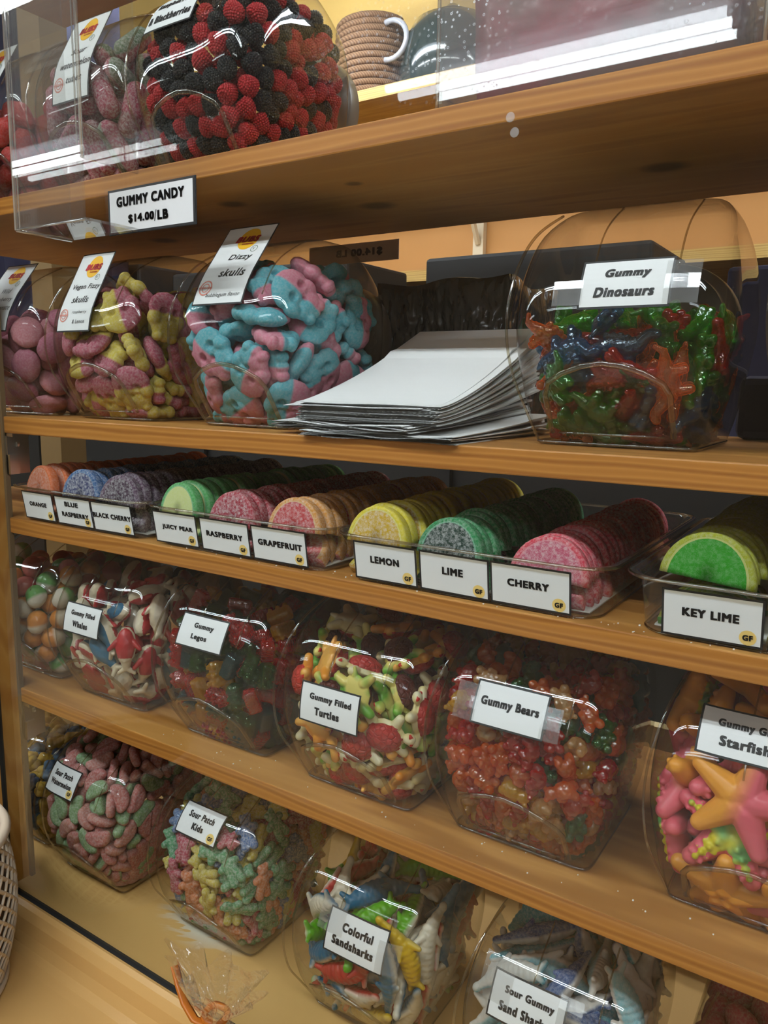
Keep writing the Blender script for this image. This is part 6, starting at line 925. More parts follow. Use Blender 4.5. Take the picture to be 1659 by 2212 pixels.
KIND = {  # key: name, category, variants (weight, wording, materials, paint), group
 'berries': ('berry_gummy', [(60, 'red beaded berry gummy', [gummy('berry_red', W((196, 44, 52)), rough=.32)], None), (40, 'black beaded berry gummy', [gummy('berry_black', W((38, 40, 44)), rough=.28)], None)], 'in the raspberries and blackberries jar'),
 'tubes': ('watermelon_tube', [(1, 'pink and green sugared tube', [sugar('tube_pg', W((176, 60, 92)), W((96, 122, 92)), .55, 1, 0.0)], None), (1, 'pink sugared tube', [sugar('tube_p', W((178, 52, 88)), W((150, 76, 84)), .55, 0, .006)], None)], 'in the sour watermelon tubes jar'),
 'strawberry': ('strawberry_gummy', [(1, 'red strawberry-shaped gummy', [sugar('straw_red', W((206, 48, 48)), None, .15)], None)], 'in the strawberry jar at the top left edge'),
 'ovals': ('oval_gummy', [(1, 'pink oval gummy', [sugar('oval_pink', W((206, 128, 140)), None, .18)], None), (1, 'mauve pink oval gummy', [sugar('oval_mauve', W((184, 104, 128)), None, .16)], None)], 'in the wild strawberry jar'),
 'lemon_skulls': ('skull_gummy', [(1, 'yellow and pink skull gummy', [sugar('skull_yp', W((226, 204, 70)), W((196, 92, 118)), .32, 0, .001)], None), (1, 'skull gummy with pink brow and yellow jaw', [sugar('skull_yp_b', W((222, 198, 66)), W((190, 84, 110)), .34, 2, .004)], None)], 'in the yellow and pink skulls jar'),
 'blue_skulls': ('skull_gummy', [(1, 'skull gummy half blue and half pink', [sugar('skull_bp', W((96, 190, 206)), W((226, 136, 160)), .25, 0, 0.0)], None), (1, 'skull gummy half pink and half blue, colors reversed', [sugar('skull_pb', W((226, 136, 160)), W((96, 190, 206)), .25, 0, 0.0)], None)], 'in the blue and pink skulls jar'),
 'dinos': ('dinosaur_gummy', [(4, 'clear green dinosaur gummy', j_('dino_green', (36, 168, 20), .72), None), (3, 'clear blue dinosaur gummy', j_('dino_blue', (14, 104, 156), .72), None), (3, 'clear orange dinosaur gummy', j_('dino_orange', (240, 124, 14), .72), None), (3, 'clear red dinosaur gummy', j_('dino_red', (216, 26, 20), .72), None)], 'in the gummy dinosaurs jar'),
 'balls': ('round_gummy', [(2, 'green and white round gummy', [gummy('ball_gw', W((110, 170, 96)), W((224, 214, 196)), .25, 0, .003)], None), (2, 'orange and white round gummy', [gummy('ball_ow', W((218, 140, 66)), W((226, 212, 190)), .25, 0, .003)], None), (2, 'pink round gummy', [gummy('ball_p', W((196, 74, 80)), W((216, 120, 110)), .25, 0, .003)], None)], 'in the round gummies jar by the post'),
 'whales': ('whale_gummy', [(2, 'white whale gummy with red belly', [gummy('whale_white', W((232, 216, 186))), gummy('whale_white_b', W((226, 212, 190))), gummy('whale_red', W((190, 44, 50)))], _whale), (1, 'white whale gummy with blue back and red belly', [gummy('whale_w2', W((232, 216, 186))), gummy('whale_blue', W((54, 112, 146))), gummy('whale_red2', W((190, 44, 50)))], _whale)], 'in the filled whales jar'),
 'bricks': ('brick_gummy', [(3, 'clear red brick gummy', j_('brick_red', (216, 18, 14)), None), (3, 'clear dark green brick gummy', j_('brick_green', (46, 116, 12)), None), (2, 'clear yellow brick gummy', j_('brick_yellow', (236, 184, 14)), None), (2, 'clear teal brick gummy', j_('brick_teal', (8, 96, 104)), None)], 'in the toy bricks jar'),
 'turtles': ('turtle_gummy', [(3, 'turtle gummy with brown shell and green body', [gummy('turtle_brown', W((96, 38, 32)), tex=1), gummy('turtle_gy', W((112, 176, 58)), W((236, 218, 120)), axis='n'), gummy('turtle_eye', W((206, 40, 30)))], _eyes),
     (3, 'turtle gummy with red shell and orange body', [gummy('turtle_red', W((206, 62, 48)), tex=1), gummy('turtle_or', W((240, 156, 50)), W((246, 186, 90)), axis='n'), gummy('turtle_eye2', W((206, 40, 30)))], _eyes),
     (2, 'turtle gummy with red shell and cream body', [gummy('turtle_red2', W((190, 54, 50)), tex=1), gummy('turtle_cream', W((238, 222, 160)), W((244, 236, 200)), axis='n'), gummy('turtle_eye3', W((206, 40, 30)))], _eyes)], 'in the filled turtles jar'),
 'bears': ('bear_gummy', [(4, 'clear red gummy bear', j_('bear_red', (214, 14, 20), .54), None), (2, 'clear green gummy bear', j_('bear_green', (8, 128, 30), .54), None), (4, 'clear orange gummy bear', j_('bear_orange', (240, 122, 14), .54), None), (2, 'clear yellow gummy bear', j_('bear_yellow', (242, 196, 16), .54), None), (2, 'clear colorless gummy bear', j_('bear_white', (236, 196, 136), .54), None)], 'in the gummy bears jar'),
 'starfish': ('starfish_gummy', [(2, 'pink and orange starfish gummy', [gummy('star_po', W((234, 108, 122)), W((248, 170, 66)), .35, 0, .002, .006)], None), (1, 'orange starfish gummy with green and yellow bumps', [gummy('star_og', W((248, 172, 70)), None, .35), gummy('star_gy', W((120, 190, 110)), W((222, 206, 40)), .35, 'n')], lambda c: np.where((c[:, 2] > .0078) | (np.hypot(c[:, 0]-.012, c[:, 1]) < .012) & (c[:, 2] > .002), 1, 0)), (1, 'pink starfish gummy with green and yellow bumps', [gummy('star_pg', W((234, 104, 120)), None, .35), gummy('star_gy2', W((120, 190, 110)), W((222, 206, 40)), .35, 'n')], lambda c: np.where(c[:, 2] > .0085, 1, 0))], 'in the giant starfish jar'),
 'blocks': ('block_gummy', [(1, 'yellow block gummy', [gummy('block_y', W((206, 166, 60)), None, .4)], None), (1, 'blue block gummy', [gummy('block_b', W((74, 110, 140)), W((60, 84, 112)), .4)], None)], 'in the far left jar on the case floor'),
 'wedges': ('wedge_gummy', [(3, 'pink sugared wedge', [sugar('wedge_p', W((206, 114, 108)), W((214, 136, 124)), .42, 1, 0.0)], None), (2, 'pink sugared wedge with green rind', [sugar('wedge_pg', W((206, 116, 110)), W((140, 178, 120)), .42, 1, .001)], None), (1, 'green sugared wedge', [sugar('wedge_g', W((136, 176, 118)), W((150, 184, 128)), .42, 1, 0.0)], None)], 'in the sour watermelon wedges jar'),
 'kids': ('child_gummy', [(3, 'blue sugared child-shaped gummy', [sugar('kid_blue', W((72, 116, 172)), None, .48)], None), (3, 'green sugared child-shaped gummy', [sugar('kid_green', W((84, 160, 110)), None, .48)], None), (3, 'yellow sugared child-shaped gummy', [sugar('kid_yellow', W((212, 192, 70)), None, .42)], None), (3, 'orange sugared child-shaped gummy', [sugar('kid_orange', W((222, 128, 76)), None, .42)], None), (3, 'red sugared child-shaped gummy', [sugar('kid_red', W((190, 70, 92)), None, .48)], None)], 'in the fine sugared jar on the case floor'),
 'sharks': ('shark_gummy', [(3, 'white-bellied blue shark gummy', [gummy('shark_blue', W((236, 226, 204)), W((22, 104, 140)), .28, 2, -.001, .0025)], None), (2, 'white-bellied green shark gummy', [gummy('shark_green', W((236, 226, 204)), W((96, 176, 30)), .28, 2, -.001, .0025)], None), (3, 'white-bellied red shark gummy', [gummy('shark_red', W((236, 226, 204)), W((190, 46, 44)), .28, 2, -.001, .0025)], None), (1, 'yellow shark gummy', [gummy('shark_yellow', W((232, 208, 120)), W((226, 186, 30)), .28, 2, -.001, .0025)], None), (2, 'nearly all white shark gummy', [gummy('shark_white', W((236, 226, 204)), W((222, 206, 180)), .28, 2, 0.0, .003)], None)], 'in the colorful sharks jar'),
 'sour_sharks': ('shark_gummy', [(3, 'sugared navy and white shark gummy', [sugar('sshark_navy', W((224, 216, 206)), W((58, 92, 148)), .30, 2, -.001, frost=(.80, .86, .92))], None), (3, 'sugared teal and white shark gummy', [sugar('sshark_teal', W((224, 218, 208)), W((66, 158, 170)), .28, 2, -.001, frost=(.80, .88, .90))], None), (2, 'sugared white shark gummy with pale blue back', [sugar('sshark_pale', W((228, 218, 206)), W((150, 206, 216)), .3, 2, .003)], None)], 'in the sour sand sharks jar'),
 'hearts': ('heart_gummy', [(1, 'dull red sugared gummy', [sugar('heart_red', W((182, 44, 66)), None, .2)], None)], 'in the bottom right corner jar'),
}
KIND['dinos_next'] = ('dinosaur_gummy', KIND['dinos'][1], 'in the jar cut by the right edge')
NAMES = {k: KIND[k][0] for k in KIND}
def placements(key):
    L = PACK[key]; out = []
    for i in range(0, len(L), 7):
        k, x, y, z, b, c, d = L[i:i+7]; b, c, d = b/99, c/99, d/99
        out.append((k//10, k % 10, (x/1e4, y/1e4, z/1e4), Quaternion((math.sqrt(max(0.0, 1-b*b-c*c-d*d)), b, c, d)).normalized()))
    return out
IN = {'bricks': .965, 'bears': .98, 'sharks': .965, 'sour_sharks': .97, 'kids': .995, 'wedges': .995, 'turtles': .98, 'starfish': .98, 'dinos': .965, 'dinos_next': .965}
def build_candies():
    for key in JARS:
        jx, jy, jz, shp, fill = JARS[key]
        name, vs_, where = KIND[key]; cache = {}
        for sh, var, p, q in placements(key):
            if (sh, var) not in cache: cache[sh, var] = variant(shp[sh], vs_[var][2], vs_[var][3])
            o = bpy.data.objects.new(name, cache[sh, var]); COL.objects.link(o)
            o.matrix_world = Matrix.Translation((jx+p[0]*IN.get(key, .985), jy+.088+(p[1]-.088)*IN.get(key, .985), jz+p[2]+.0004)) @ q.to_matrix().to_4x4()
            o['label'] = vs_[var][1]+' '+where; o['category'] = 'gummy candy'; o['group'] = vs_[var][1]+'s '+where
build_candies()

# ---------------------------------------------------------------- trays of fruit slices
def tray_mesh():
    m = MB(); n = 8
    def ring(hx, y0, y1, z, r):
        out = []
        for cx, cy, a0 in ((hx-r, y0+r, -90), (hx-r, y1-r, 0), (-hx+r, y1-r, 90), (-hx+r, y0+r, 180)):
            for k in range(n+1):
                a = math.radians(a0+90*k/n); out.append((cx+r*math.cos(a), cy+r*math.sin(a), z))
        return out
    lv = [(.111, .010, .285, .0022, .020), (.1125, .0085, .2865, .0010, .022), (.1128, .008, .287, .0030, .023), (.1165, .002, .293, .0385, .024), (.1185, -.001, .2955, .0415, .026), (.1235, -.0045, .2990, .0425, .028), (.1240, -.005, .2995, .0400, .028)]
    v = []
    for L in lv: v += ring(*L)
    q = 4*(n+1); f = [tuple(range(q))]
    for j in range(len(lv)-1):
        for i in range(q): f.append((j*q+i, j*q+(i+1) % q, (j+1)*q+(i+1) % q, (j+1)*q+i))
    m.add(v, f)
    ft = ring(.1126, .0083, .2868, .0006, .0225); m.tube(ft, .0007, 5, 1, closed=True)
    rm = ring(.1240, -.005, .2995, .0412, .028); m.tube(rm, .0013, 6, 1, closed=True)
    return m.me('tray_body', [TRAYM, RIDGE], True)
TRAY_ME = tray_mesh()
def slice_mesh(rind, flesh, pith, name):
    """half-moon jelly slice standing on its cut edge; local x across, z up, y through"""
    m = MB(); R, T, n = .0315, .0058, 20; rings = [(1.0, .55), (.985, .82), (.93, 1.0), (.86, 1.0), (.81, 1.0), (.60, 1.0), (.30, 1.0)]
    v = []; ang = [math.pi*k/n for k in range(n+1)]
    def pt(k, s, y): a = ang[k]; return (R*s*math.cos(a), y*T, (R*s*1.06+(1-s)*.010)*math.sin(a)+.0004)
    for side in (1, -1):
        for s, t in rings: v += [pt(k, s, side*t) for k in range(n+1)]
    c = n+1; nr = len(rings); f = []; idx = []
    for sd in (0, 1):
        o = sd*nr*c
        for j in range(nr-1):
            for k in range(n):
                q = (o+j*c+k, o+j*c+k+1, o+(j+1)*c+k+1, o+(j+1)*c+k); f.append(q if sd else q[::-1]); idx.append(0 if j < 3 else (1 if j == 3 else 2))
        ctr = len(v)+sd; o2 = o+(nr-1)*c
        for k in range(n): f.append((o2+k, o2+k+1, ctr) if sd else (ctr, o2+k+1, o2+k)); idx.append(2)
    v += [(0, T, .0004), (0, -T, .0004)]
    for k in range(n): f.append((k, k+1, nr*c+k+1, nr*c+k)); idx.append(0)
    bot = [j*c+n for j in range(nr)]+[2*nr*c]+[j*c for j in range(nr-1, -1, -1)]
    bot2 = [nr*c+j*c+n for j in range(nr)]+[2*nr*c+1]+[nr*c+j*c for j in range(nr-1, -1, -1)]
    L = len(bot)
    for i in range(L-1): f.append((bot[i], bot[i+1], bot2[i+1], bot2[i])); idx.append(2)
    m.v = [tuple(q) for q in v]; m.f = [list(q) for q in f]; m.i = idx
    me = m.me(name, [rind, pith, flesh], True); return me
FLAV = {  # rind, flesh, sugar on rind, sugar on flesh, wording
 'orange': ((226, 112, 50), (226, 128, 84), .20, .35), 'blue raspberry': ((30, 92, 150), (58, 66, 112), .45, .62), 'black cherry': ((84, 48, 76), (70, 40, 62), .38, .48),
 'juicy pear': ((80, 170, 88), (220, 226, 150), .22, .15), 'raspberry': ((176, 34, 54), (170, 40, 58), .45, .55), 'grapefruit': ((222, 152, 56), (206, 70, 70), .42, .45),
 'lemon': ((226, 206, 40), (216, 172, 30), .22, .50), 'lime': ((34, 140, 76), (30, 62, 48), .26, .50), 'cherry': ((214, 56, 76), (206, 92, 116), .38, .48), 'key lime': ((164, 168, 30), (44, 150, 22), .18, .10), 'yellow': ((222, 200, 60), (214, 180, 60), .2, .3)}
TRAYS = [(-.770, ('orange', 'blue raspberry', 'black cherry'), 'clear tray of orange, blue raspberry and black cherry slices by the left post'),
         (-.525, ('juicy pear', 'raspberry', 'grapefruit'), 'clear tray of juicy pear, raspberry and grapefruit slices'),
         (-.277, ('lemon', 'lime', 'cherry'), 'clear tray of lemon, lime and cherry slices'),
         (-.022, ('key lime', 'yellow', 'orange'), 'clear tray of key lime slices cut by the right edge')]
TTXT = {'orange': [('ORANGE', 0, .06, .56, .16, G)], 'blue raspberry': [('BLUE', -.03, .24, .38, .17, G), ('RASPBERRY', .03, -.12, .74, .17, G)], 'black cherry': [('BLACK CHERRY', 0, .05, .94, .17, G)],
        'juicy pear': [('JUICY PEAR', .05, .02, .70, .18, G)], 'raspberry': [('RASPBERRY', .0, .04, .74, .17, G)], 'grapefruit': [('GRAPEFRUIT', .02, .04, .80, .18, G)],
        'lemon': [('LEMON', 0, .06, .46, .19, G)], 'lime': [('LIME', -.01, .07, .30, .19, G)], 'cherry': [('CHERRY', -.02, .06, .52, .18, G)], 'key lime': [('KEY LIME', -.01, .05, .56, .18, G)], 'yellow': []}
TLX = {'orange': (-.8375, .060), 'blue raspberry': (-.770, .066), 'black cherry': (-.702, .068), 'juicy pear': (-.6015, .064), 'raspberry': (-.532, .066), 'grapefruit': (-.4625, .067), 'lemon': (-.345, .063), 'lime': (-.2795, .063), 'cherry': (-.2145, .065), 'key lime': (-.086, .064), 'yellow': (-.019, .064)}
rng = random.Random(11)
SL = {}
DX = {'orange': -.014, 'blue raspberry': -.006, 'black cherry': -.007, 'juicy pear': -.016, 'raspberry': -.012, 'lemon': -.016, 'lime': -.015}
DZ = {'raspberry': -.010, 'grapefruit': -.009, 'lemon': -.006, 'lime': -.010, 'cherry': -.015, 'key lime': 0.0}
for ti, (tx, fl, lab) in enumerate(TRAYS):
    t = empty('slice_tray', (tx, 0, S3T+.0004), label=lab, cat='tray', group='clear trays of fruit slices'); link('body', TRAY_ME, t)
    pp = MB(); pp.box(-.104, .104, .020, .276, .0024, .0034); pp.link('liner', PAPER, t, label='white paper liner on the tray bottom')
    for k, fv in enumerate(fl):
        if fv in TLX and not (ti == 3 and k == 2):
            u, w = TLX[fv]; sc = .034
            tilt = rng.uniform(-.012, .012)
            def mp(a, b, off, u=u-tx, tilt=tilt):
                a2, b2 = a*math.cos(tilt)-b*math.sin(tilt), a*math.sin(tilt)+b*math.cos(tilt)
                z = .0195+b2; return (u+a2, .0080-.006*(z/.0385)-.0012-off, z)
            make_label(t, mp, w, sc, TTXT[fv], badge=bool(TTXT[fv]))
    for k, fv in enumerate(fl):
        key = fv
        if key not in SL:
            r_, f_, a1, a2 = FLAV[fv]; n_ = fv.replace(' ', '_')
            fr = (.93, .86, .84)
            pith = sugar('pith_'+n_, W(tuple(min(255, int(c*.6+95)) for c in r_)) if fv not in ('black cherry', 'blue raspberry', 'raspberry') else W(tuple(int(c*.8+50) for c in r_)), None, a2*.6)
            SL[key] = slice_mesh(sugar('rind_'+n_, W(r_), None, a1), sugar('flesh_'+n_, W(f_), None, a2), pith, n_.replace(' ', '_')+'_slice')
        x = tx+(-.070, 0, .070)[k]+DX.get(fv, 0)
        for layer in (0, 1):
            yy = .020 if layer else .019; i = 0
            while yy < .272:
                if layer == 0 and i > 5 and not (k == 2 and ti in (1, 2)): break
                lean = rng.uniform(-.30, -.10) if layer else rng.uniform(-1.0, -.85)
                if layer and i == 0: lean = -.16
                o = bpy.data.objects.new(fv.replace(' ', '_')+'_slice', SL[key]); COL.objects.link(o)
                zb = S3T+.0042 if not layer else S3T+.0385+DZ.get(fv, -.006)+rng.uniform(-.0015, .0015)
                fx = x+rng.uniform(-.0022, .0022)+(.0 if layer else rng.uniform(-.003, .003))
                o.location = (fx, yy, zb); o.rotation_euler = (lean, rng.uniform(-.10, .10), rng.uniform(-.10, .10))
                o['category'] = 'candy slice'; o['group'] = fv+(' slices in the upper row of the ' if layer else ' slices in the lower row of the ')+('left tray', 'second tray', 'third tray', 'right tray')[ti]
                wh = ('by the left post', 'with the juicy pear label', 'with the lemon label', 'with the key lime label')[ti]
                o['label'] = ('front sugared %s slice, upper layer of the tray %s' if (layer and i == 0) else 'sugared %s slice behind the front one, upper layer, tray %s' if layer else 'sugared %s slice in the lower layer of the tray %s') % (fv, wh)
                yy += rng.uniform(.0122, .0150); i += 1

# ---------------------------------------------------------------- stack of paper bags
def bag(i, N):
    """flat paper bag: saw-toothed open end towards the glass, folded bottom rising at the back"""
    s = i/(N-1); low = i < 20
    zf = S2T+.0008+(.0105*(i/20) if low else .0125+.0150*((i-20)/(N-21))); zb = S2T+.0008+.1000*(s**1.0)
    L = .205; wd = .142 if not low else .150
    yaw = (rng.uniform(-.05, .05) if low else rng.uniform(-.012, .012))-(.10 if low and i > 8 else .02)
    cx = -.366+rng.uniform(-.004, .004)+(0.004 if low else -.006+.003*s); y0 = -.003+rng.uniform(-.003, .004) if low else .004+rng.uniform(-.0015, .002)
    if i == N-1: yaw = -.005; cx = -.372; y0 = .003
    if i in (N-6, N-7): cx -= .010; y0 -= .004
    if low: cx += .008 if i < 9 else -.034; y0 -= .002 if i < 9 else -.004
    nx, ny = 56, 18; v = []; wav = rng.uniform(0, 6); amp = .0012 if low else .0003
    for layer in (0, 1):
        for j in range(ny+1):
            t = j/ny
            for k in range(nx+1):
                u = k/nx-.5; y = L*t
                if j == 0: y += (.0009 if k % 2 else -.0009)
                lift = t**1.35*(zb-zf) if not low else t**1.25*(zb-zf)
                z = zf+lift+amp*math.sin(u*9+wav)*(1-t)+((.00042+.0013*t**1.2) if layer else 0)+(.0010*math.sin(t*math.pi) if layer and t > .7 else 0)
                z += .0022*max(0, 1-abs(t-.72)/.06) if (i == N-1) else 0; x = u*wd*(1-.06*t); v.append((cx+x*math.cos(yaw)-y*math.sin(yaw), y0+x*math.sin(yaw)+y*math.cos(yaw), z))
    c = nx+1; o = (ny+1)*c; f = []
    for j in range(ny):
        for k in range(nx):
            a = j*c+k; f.append((a, a+c, a+c+1, a+1)); f.append((o+a, o+a+1, o+a+c+1, o+a+c))
    for j in range(ny):
        for k in (0, nx): a = j*c+k; f.append((a, a+c, o+a+c, o+a))
    for k in range(nx): a = ny*c+k; f.append((a, a+1, o+a+1, o+a))
    me = mesh('paper_bag', v, f, BAGP)
    lab = 'topmost white paper bag of the stack, flat face up' if i == N-1 else 'white paper bag inside the upper fanned part of the stack' if not low else 'white saw-toothed paper bag in the lower part of the stack'
    link('paper_bag', me, label=lab, cat='paper bag', group='white paper bags in the '+('lower' if low else 'upper')+' part of the stack')
NB = 50
for i in range(NB): bag(i, NB)
# crease across the top bag is part of its fold
# ---------------------------------------------------------------- price sign and acrylic holder on the glass
def flat(x0, z0, y, sy=-1, mir=1, rot=0.0):
    return lambda a, b, off: (x0+mir*(a*math.cos(rot)-b*math.sin(rot)), y+sy*off, z0+a*math.sin(rot)+b*math.cos(rot))
SLEEVE = clear('clear_sleeve', (.98, .98, .98), (.95, .95, .95), f0=.03, rough=.12)
t = empty('price_sign', (-.5865, -.0290, Z0+.157), label='white sign GUMMY CANDY $14.00/LB taped to the glass', cat='sign')
mp = flat(0, 0, 0, rot=0.0)
m = MB(); m.box(-.0595, .0595, -.0006, 0, -.0205, .0205); plate(m, .117, .0400, mp, .0010, 0); plate(m, .1125, .0362, mp, .0014, 1); m.link('sheet', [INK, PAPER], t)
m = MB(); add_text(m, 'GUMMY CANDY', 0, .0085, .092, .0092, mp, .0018, 0, bold=.03); add_text(m, '$14.00', -.012, -.0080, .036, .0085, mp, .0018, 0, bold=.03); add_text(m, '/', .0075, -.0080, .0035, .0098, mp, .0018, 0, bold=0); add_text(m, 'LB', .0175, -.0080, .0145, .0085, mp, .0018, 0, bold=.03); m.link('lettering', INK, t)
m = MB(); plate(m, .122, .044, mp, .0026, 0); m.link('sleeve', SLEEVE, t)
t = empty('acrylic_holder', (-.651, -.060, Z0+.30), label='clear acrylic box on the glass at upper left, left of the price sign', cat='holder')
x0, x1, y0, y1, z0, z1 = -.051, .051, -.030, .0285, -.163, .34
MB().box(x0, x1, y0-.0012, y0+.0012, z0, z1).link('front_sheet', ACRYL, t)
MB().box(x0-.0012, x0+.0012, y0+.002, y1, z0, z1).link('side_sheet', ACRYL, t); MB().box(x1-.0012, x1+.0012, y0+.002, y1, z0+.05, z1).link('side_sheet', ACRYL, t)
MB().box(x0+.002, x1-.002, y0+.002, y1, z0, z0+.0024).link('bottom_sheet', ACRYL, t)
m = MB()
for x in (x0, x1): m.tube([(x, y0, z0 if x == x0 else z0+.05), (x, y0, z1)], .0017, 8); m.tube([(x+(.006 if x < 0 else -.006), y0, z0 if x == x0 else z0+.05), (x+(.006 if x < 0 else -.006), y0, z1)], .0008, 6)
m.tube([(x0, y0, z0), (x0, y1, z0)], .0017, 8); m.tube([(x0, y0, z0), (x1, y0, z0)], .0010, 8)
m.link('edge', ACRYE, t, label='bright polished acrylic edge', smooth=True)
# ---------------------------------------------------------------- things on the top shelf, right
AC2 = clear('bin_acrylic', (.92, .92, .91), (.7, .68, .64), f0=.05, haze=.03)
t = empty('acrylic_bin', (-.198, .01, S1T+.0004), label='clear acrylic bin holding a maroon package on the top shelf', cat='bin')
bx, bd, bh = .112, .21, .24
MB().box(-bx, bx, .0, .0025, 0, bh).link('front_sheet', AC2, t); MB().box(-bx, bx, bd, bd+.0025, 0, bh).link('back_sheet', AC2, t)
MB().box(-bx, -bx+.0025, .003, bd, 0, bh).link('side_sheet', AC2, t); MB().box(bx-.0025, bx, .003, bd, 0, bh).link('side_sheet', AC2, t)
MB().box(-bx+.003, bx-.003, .003, bd, 0, .0025).link('bottom_sheet', AC2, t)
m = MB()
for x in (-bx, bx):
    for y in (0, bd): m.tube([(x, y, 0), (x, y, bh)], .0014, 6)
m.link('edge', ACRYE, t, smooth=True)
MAR = NT('maroon_wrap'); _v = MAR.obj(); MAR = MAR.end(MAR.n('BsdfPrincipled', {'Base Color': MAR.mix(MAR.ramp(MAR.noise(_v, 16, 3), (.4, 0.0), (.6, 1.0)), W((150, 36, 52)), W((118, 70, 64))), 'Roughness': .3, 'Normal': MAR.bump(MAR.noise(_v, 22, 3), .5, .01)}).outputs[0])
def wobble(mb_args, name, mat, amp, seed, parent=None, sub=6, **kw):
    bm = bmesh.new(); bmesh.ops.create_cube(bm, size=1); bmesh.ops.subdivide_edges(bm, edges=bm.edges[:], cuts=sub, use_grid_fill=True)
    (x0, x1, y0, y1, z0, z1) = mb_args; rg = np.random.default_rng(seed); ph = rg.uniform(0, 6, 9)
    for v in bm.verts:
        p = v.co; k = 1-.10*(abs(p.x)**6+abs(p.y)**6+abs(p.z)**6)*20
        d = amp*(math.sin(p.x*11+ph[0]+p.z*5)+math.sin(p.y*9+ph[1]+p.x*4)+math.sin(p.z*13+ph[2]+p.y*6))/3
        nrm = Vector((p.x, p.y, p.z)).normalized(); top = max(0.0, p.z+.5)
        v.co = Vector(((x0+x1)/2+p.x*(x1-x0)*min(1, k), (y0+y1)/2+p.y*(y1-y0)*min(1, k), (z0+z1)/2+p.z*(z1-z0)))+nrm*d*top
    for f in bm.faces: f.smooth = True
    me = bpy.data.meshes.new(name); bm.to_mesh(me); bm.free(); me.materials.append(mat); return link(name, me, parent, **kw)
t = empty('wrapped_package', (-.198, .055, S1T+.004), label='maroon wrapped package with brown ribbon inside the acrylic bin', cat='package')
wobble((-.098, .098, -.030, .13, 0, .215), 'wrapping', MAR, .006, 3, t, 9)
RIB = principled('brown_ribbon', W((176, 136, 78)), .45)
m = MB(); m.tube([(-.085+.024*k, -.0385-.0015*math.sin(k), .085+.052*(k/7)**.7+.004*math.sin(k*1.3)) for k in range(8)], .0035, 6, flat=.35); m.tube([(.046+.003*math.sin(k), -.039, .060+.025*k) for k in range(7)], .0035, 6, flat=.35); m.link('ribbon', RIB, t, smooth=True)
t = empty('cellophane_package', (-.015, .07, S1T+.001), label='clear wrapped pale package at the top right corner', cat='package')
wobble((-.062, .075, -.045, .08, 0, .25), 'wrapping', clear('white_film', (.80, .78, .80), (.6, .58, .6), f0=.12, rough=.1, haze=.35, wrinkle=.7), .012, 8, t, 9)
wobble((-.045, .060, -.03, .06, .003, .20), 'contents', principled('pale_contents', W((196, 178, 176)), .7), .006, 5, t, 5)
# ---------------------------------------------------------------- back of the shop
BW = wood('back_pine', W((196, 150, 70)), W((222, 182, 100)), W((180, 130, 56)))
def bshelf(z, y0, y1, label): link('back_shelf', MB().box(-4.2, 2.0, y0, y1, z-.03, z).me('back_shelf', BW), label=label, cat='shelf', group='wooden shelves on the back wall')
bshelf(Z0+.836, 1.42, 1.80, 'upper wooden shelf behind the case, under the rope basket'); bshelf(Z0+.320, 1.40, 1.80, 'lower wooden shelf behind the case, with a small white label')
link('back_board', MB().box(-4.2, 2.0, 1.80, 1.83, Z0-.2, Z0+.805).me('back_board', PANEL), label='orange painted board between the back shelves', cat='panel')
for x in (-1.16, .6):
    m = MB().box(x-.018, x+.018, 1.775, 1.798, Z0+.325, Z0+.80).box(x-.010, x+.010, 1.50, 1.775, Z0+.785, Z0+.803); m.tube([(x, 1.56, Z0+.78), (x, 1.775, Z0+.45)], .010, 6)
    m.link('shelf_bracket', principled('white_bracket', W((214, 196, 166)), .5), label='white bracket under the upper back shelf, '+('left of the dinosaurs jar' if x < 0 else 'out at the right'), cat='bracket')
def rope_basket(x, y, z):
    t = empty('rope_basket', (x, y, z), label='round coiled rope basket on the upper back shelf', cat='basket')
    ROPE = NT('jute_rope'); _v = ROPE.obj((1, 1, 1)); w_ = ROPE.n('TexWave', {'Vector': _v, 'Scale': 60.0, 'Distortion': 1.0}, bands_direction='DIAGONAL').outputs[1]
    ROPE = ROPE.end(ROPE.n('BsdfPrincipled', {'Base Color': ROPE.mix(w_, W((110, 78, 54)), W((150, 114, 84))), 'Roughness': .9}).outputs[0])
    m = MB(); pts = []
    n = 12
    for k in range(n*28+1):
        a = 2*math.pi*k/28; h = k/(n*28); r = .096+.010*math.sin(h*2.6); pts.append((r*math.cos(a), r*math.sin(a), .009+h*.215))
    m.tube(pts, .0092, 8); m.link('coil', ROPE, t, smooth=True); MB().lathe([(.0001, .004), (.092, .004), (.092, .008), (.0001, .008)], 28).link('bottom', ROPE, t)
rope_basket(-1.43, 1.56, Z0+.837)
t = empty('electric_kettle', (-1.19, 1.62, Z0+.837), label='dark green glossy kettle with loop handle on the upper back shelf', cat='kettle')
KG = principled('dark_green_glaze', W((34, 46, 44)), .12, coat=.6)
MB().lathe([(.0001, 0), (.13, 0), (.145, .03), (.152, .09), (.145, .15), (.11, .205), (.06, .225), (.0001, .23)], 36).link('pot', KG, t, smooth=True)
MB().lathe([(.05, .225), (.055, .232), (.03, .242), (.016, .256), (.0001, .26)], 24).link('lid', KG, t, smooth=True)
MB().tube([(-.13+.055*math.cos(a), -.13, .145+.052*math.sin(a)) for a in np.linspace(-1.9, 1.9, 14)], .008, 8).link('handle', principled('pale_grey_handle', (.42, .42, .46), .2), t, smooth=True)
t = empty('storage_jar', (-.93, 1.64, Z0+.837), label='dark green wide pot right of the kettle on the upper back shelf', cat='pot')
MB().lathe([(.0001, 0), (.09, 0), (.105, .08), (.105, .20), (.09, .25), (.0001, .26)], 32).link('pot', principled('grey_green_glaze', W((74, 84, 76)), .3), t, smooth=True)
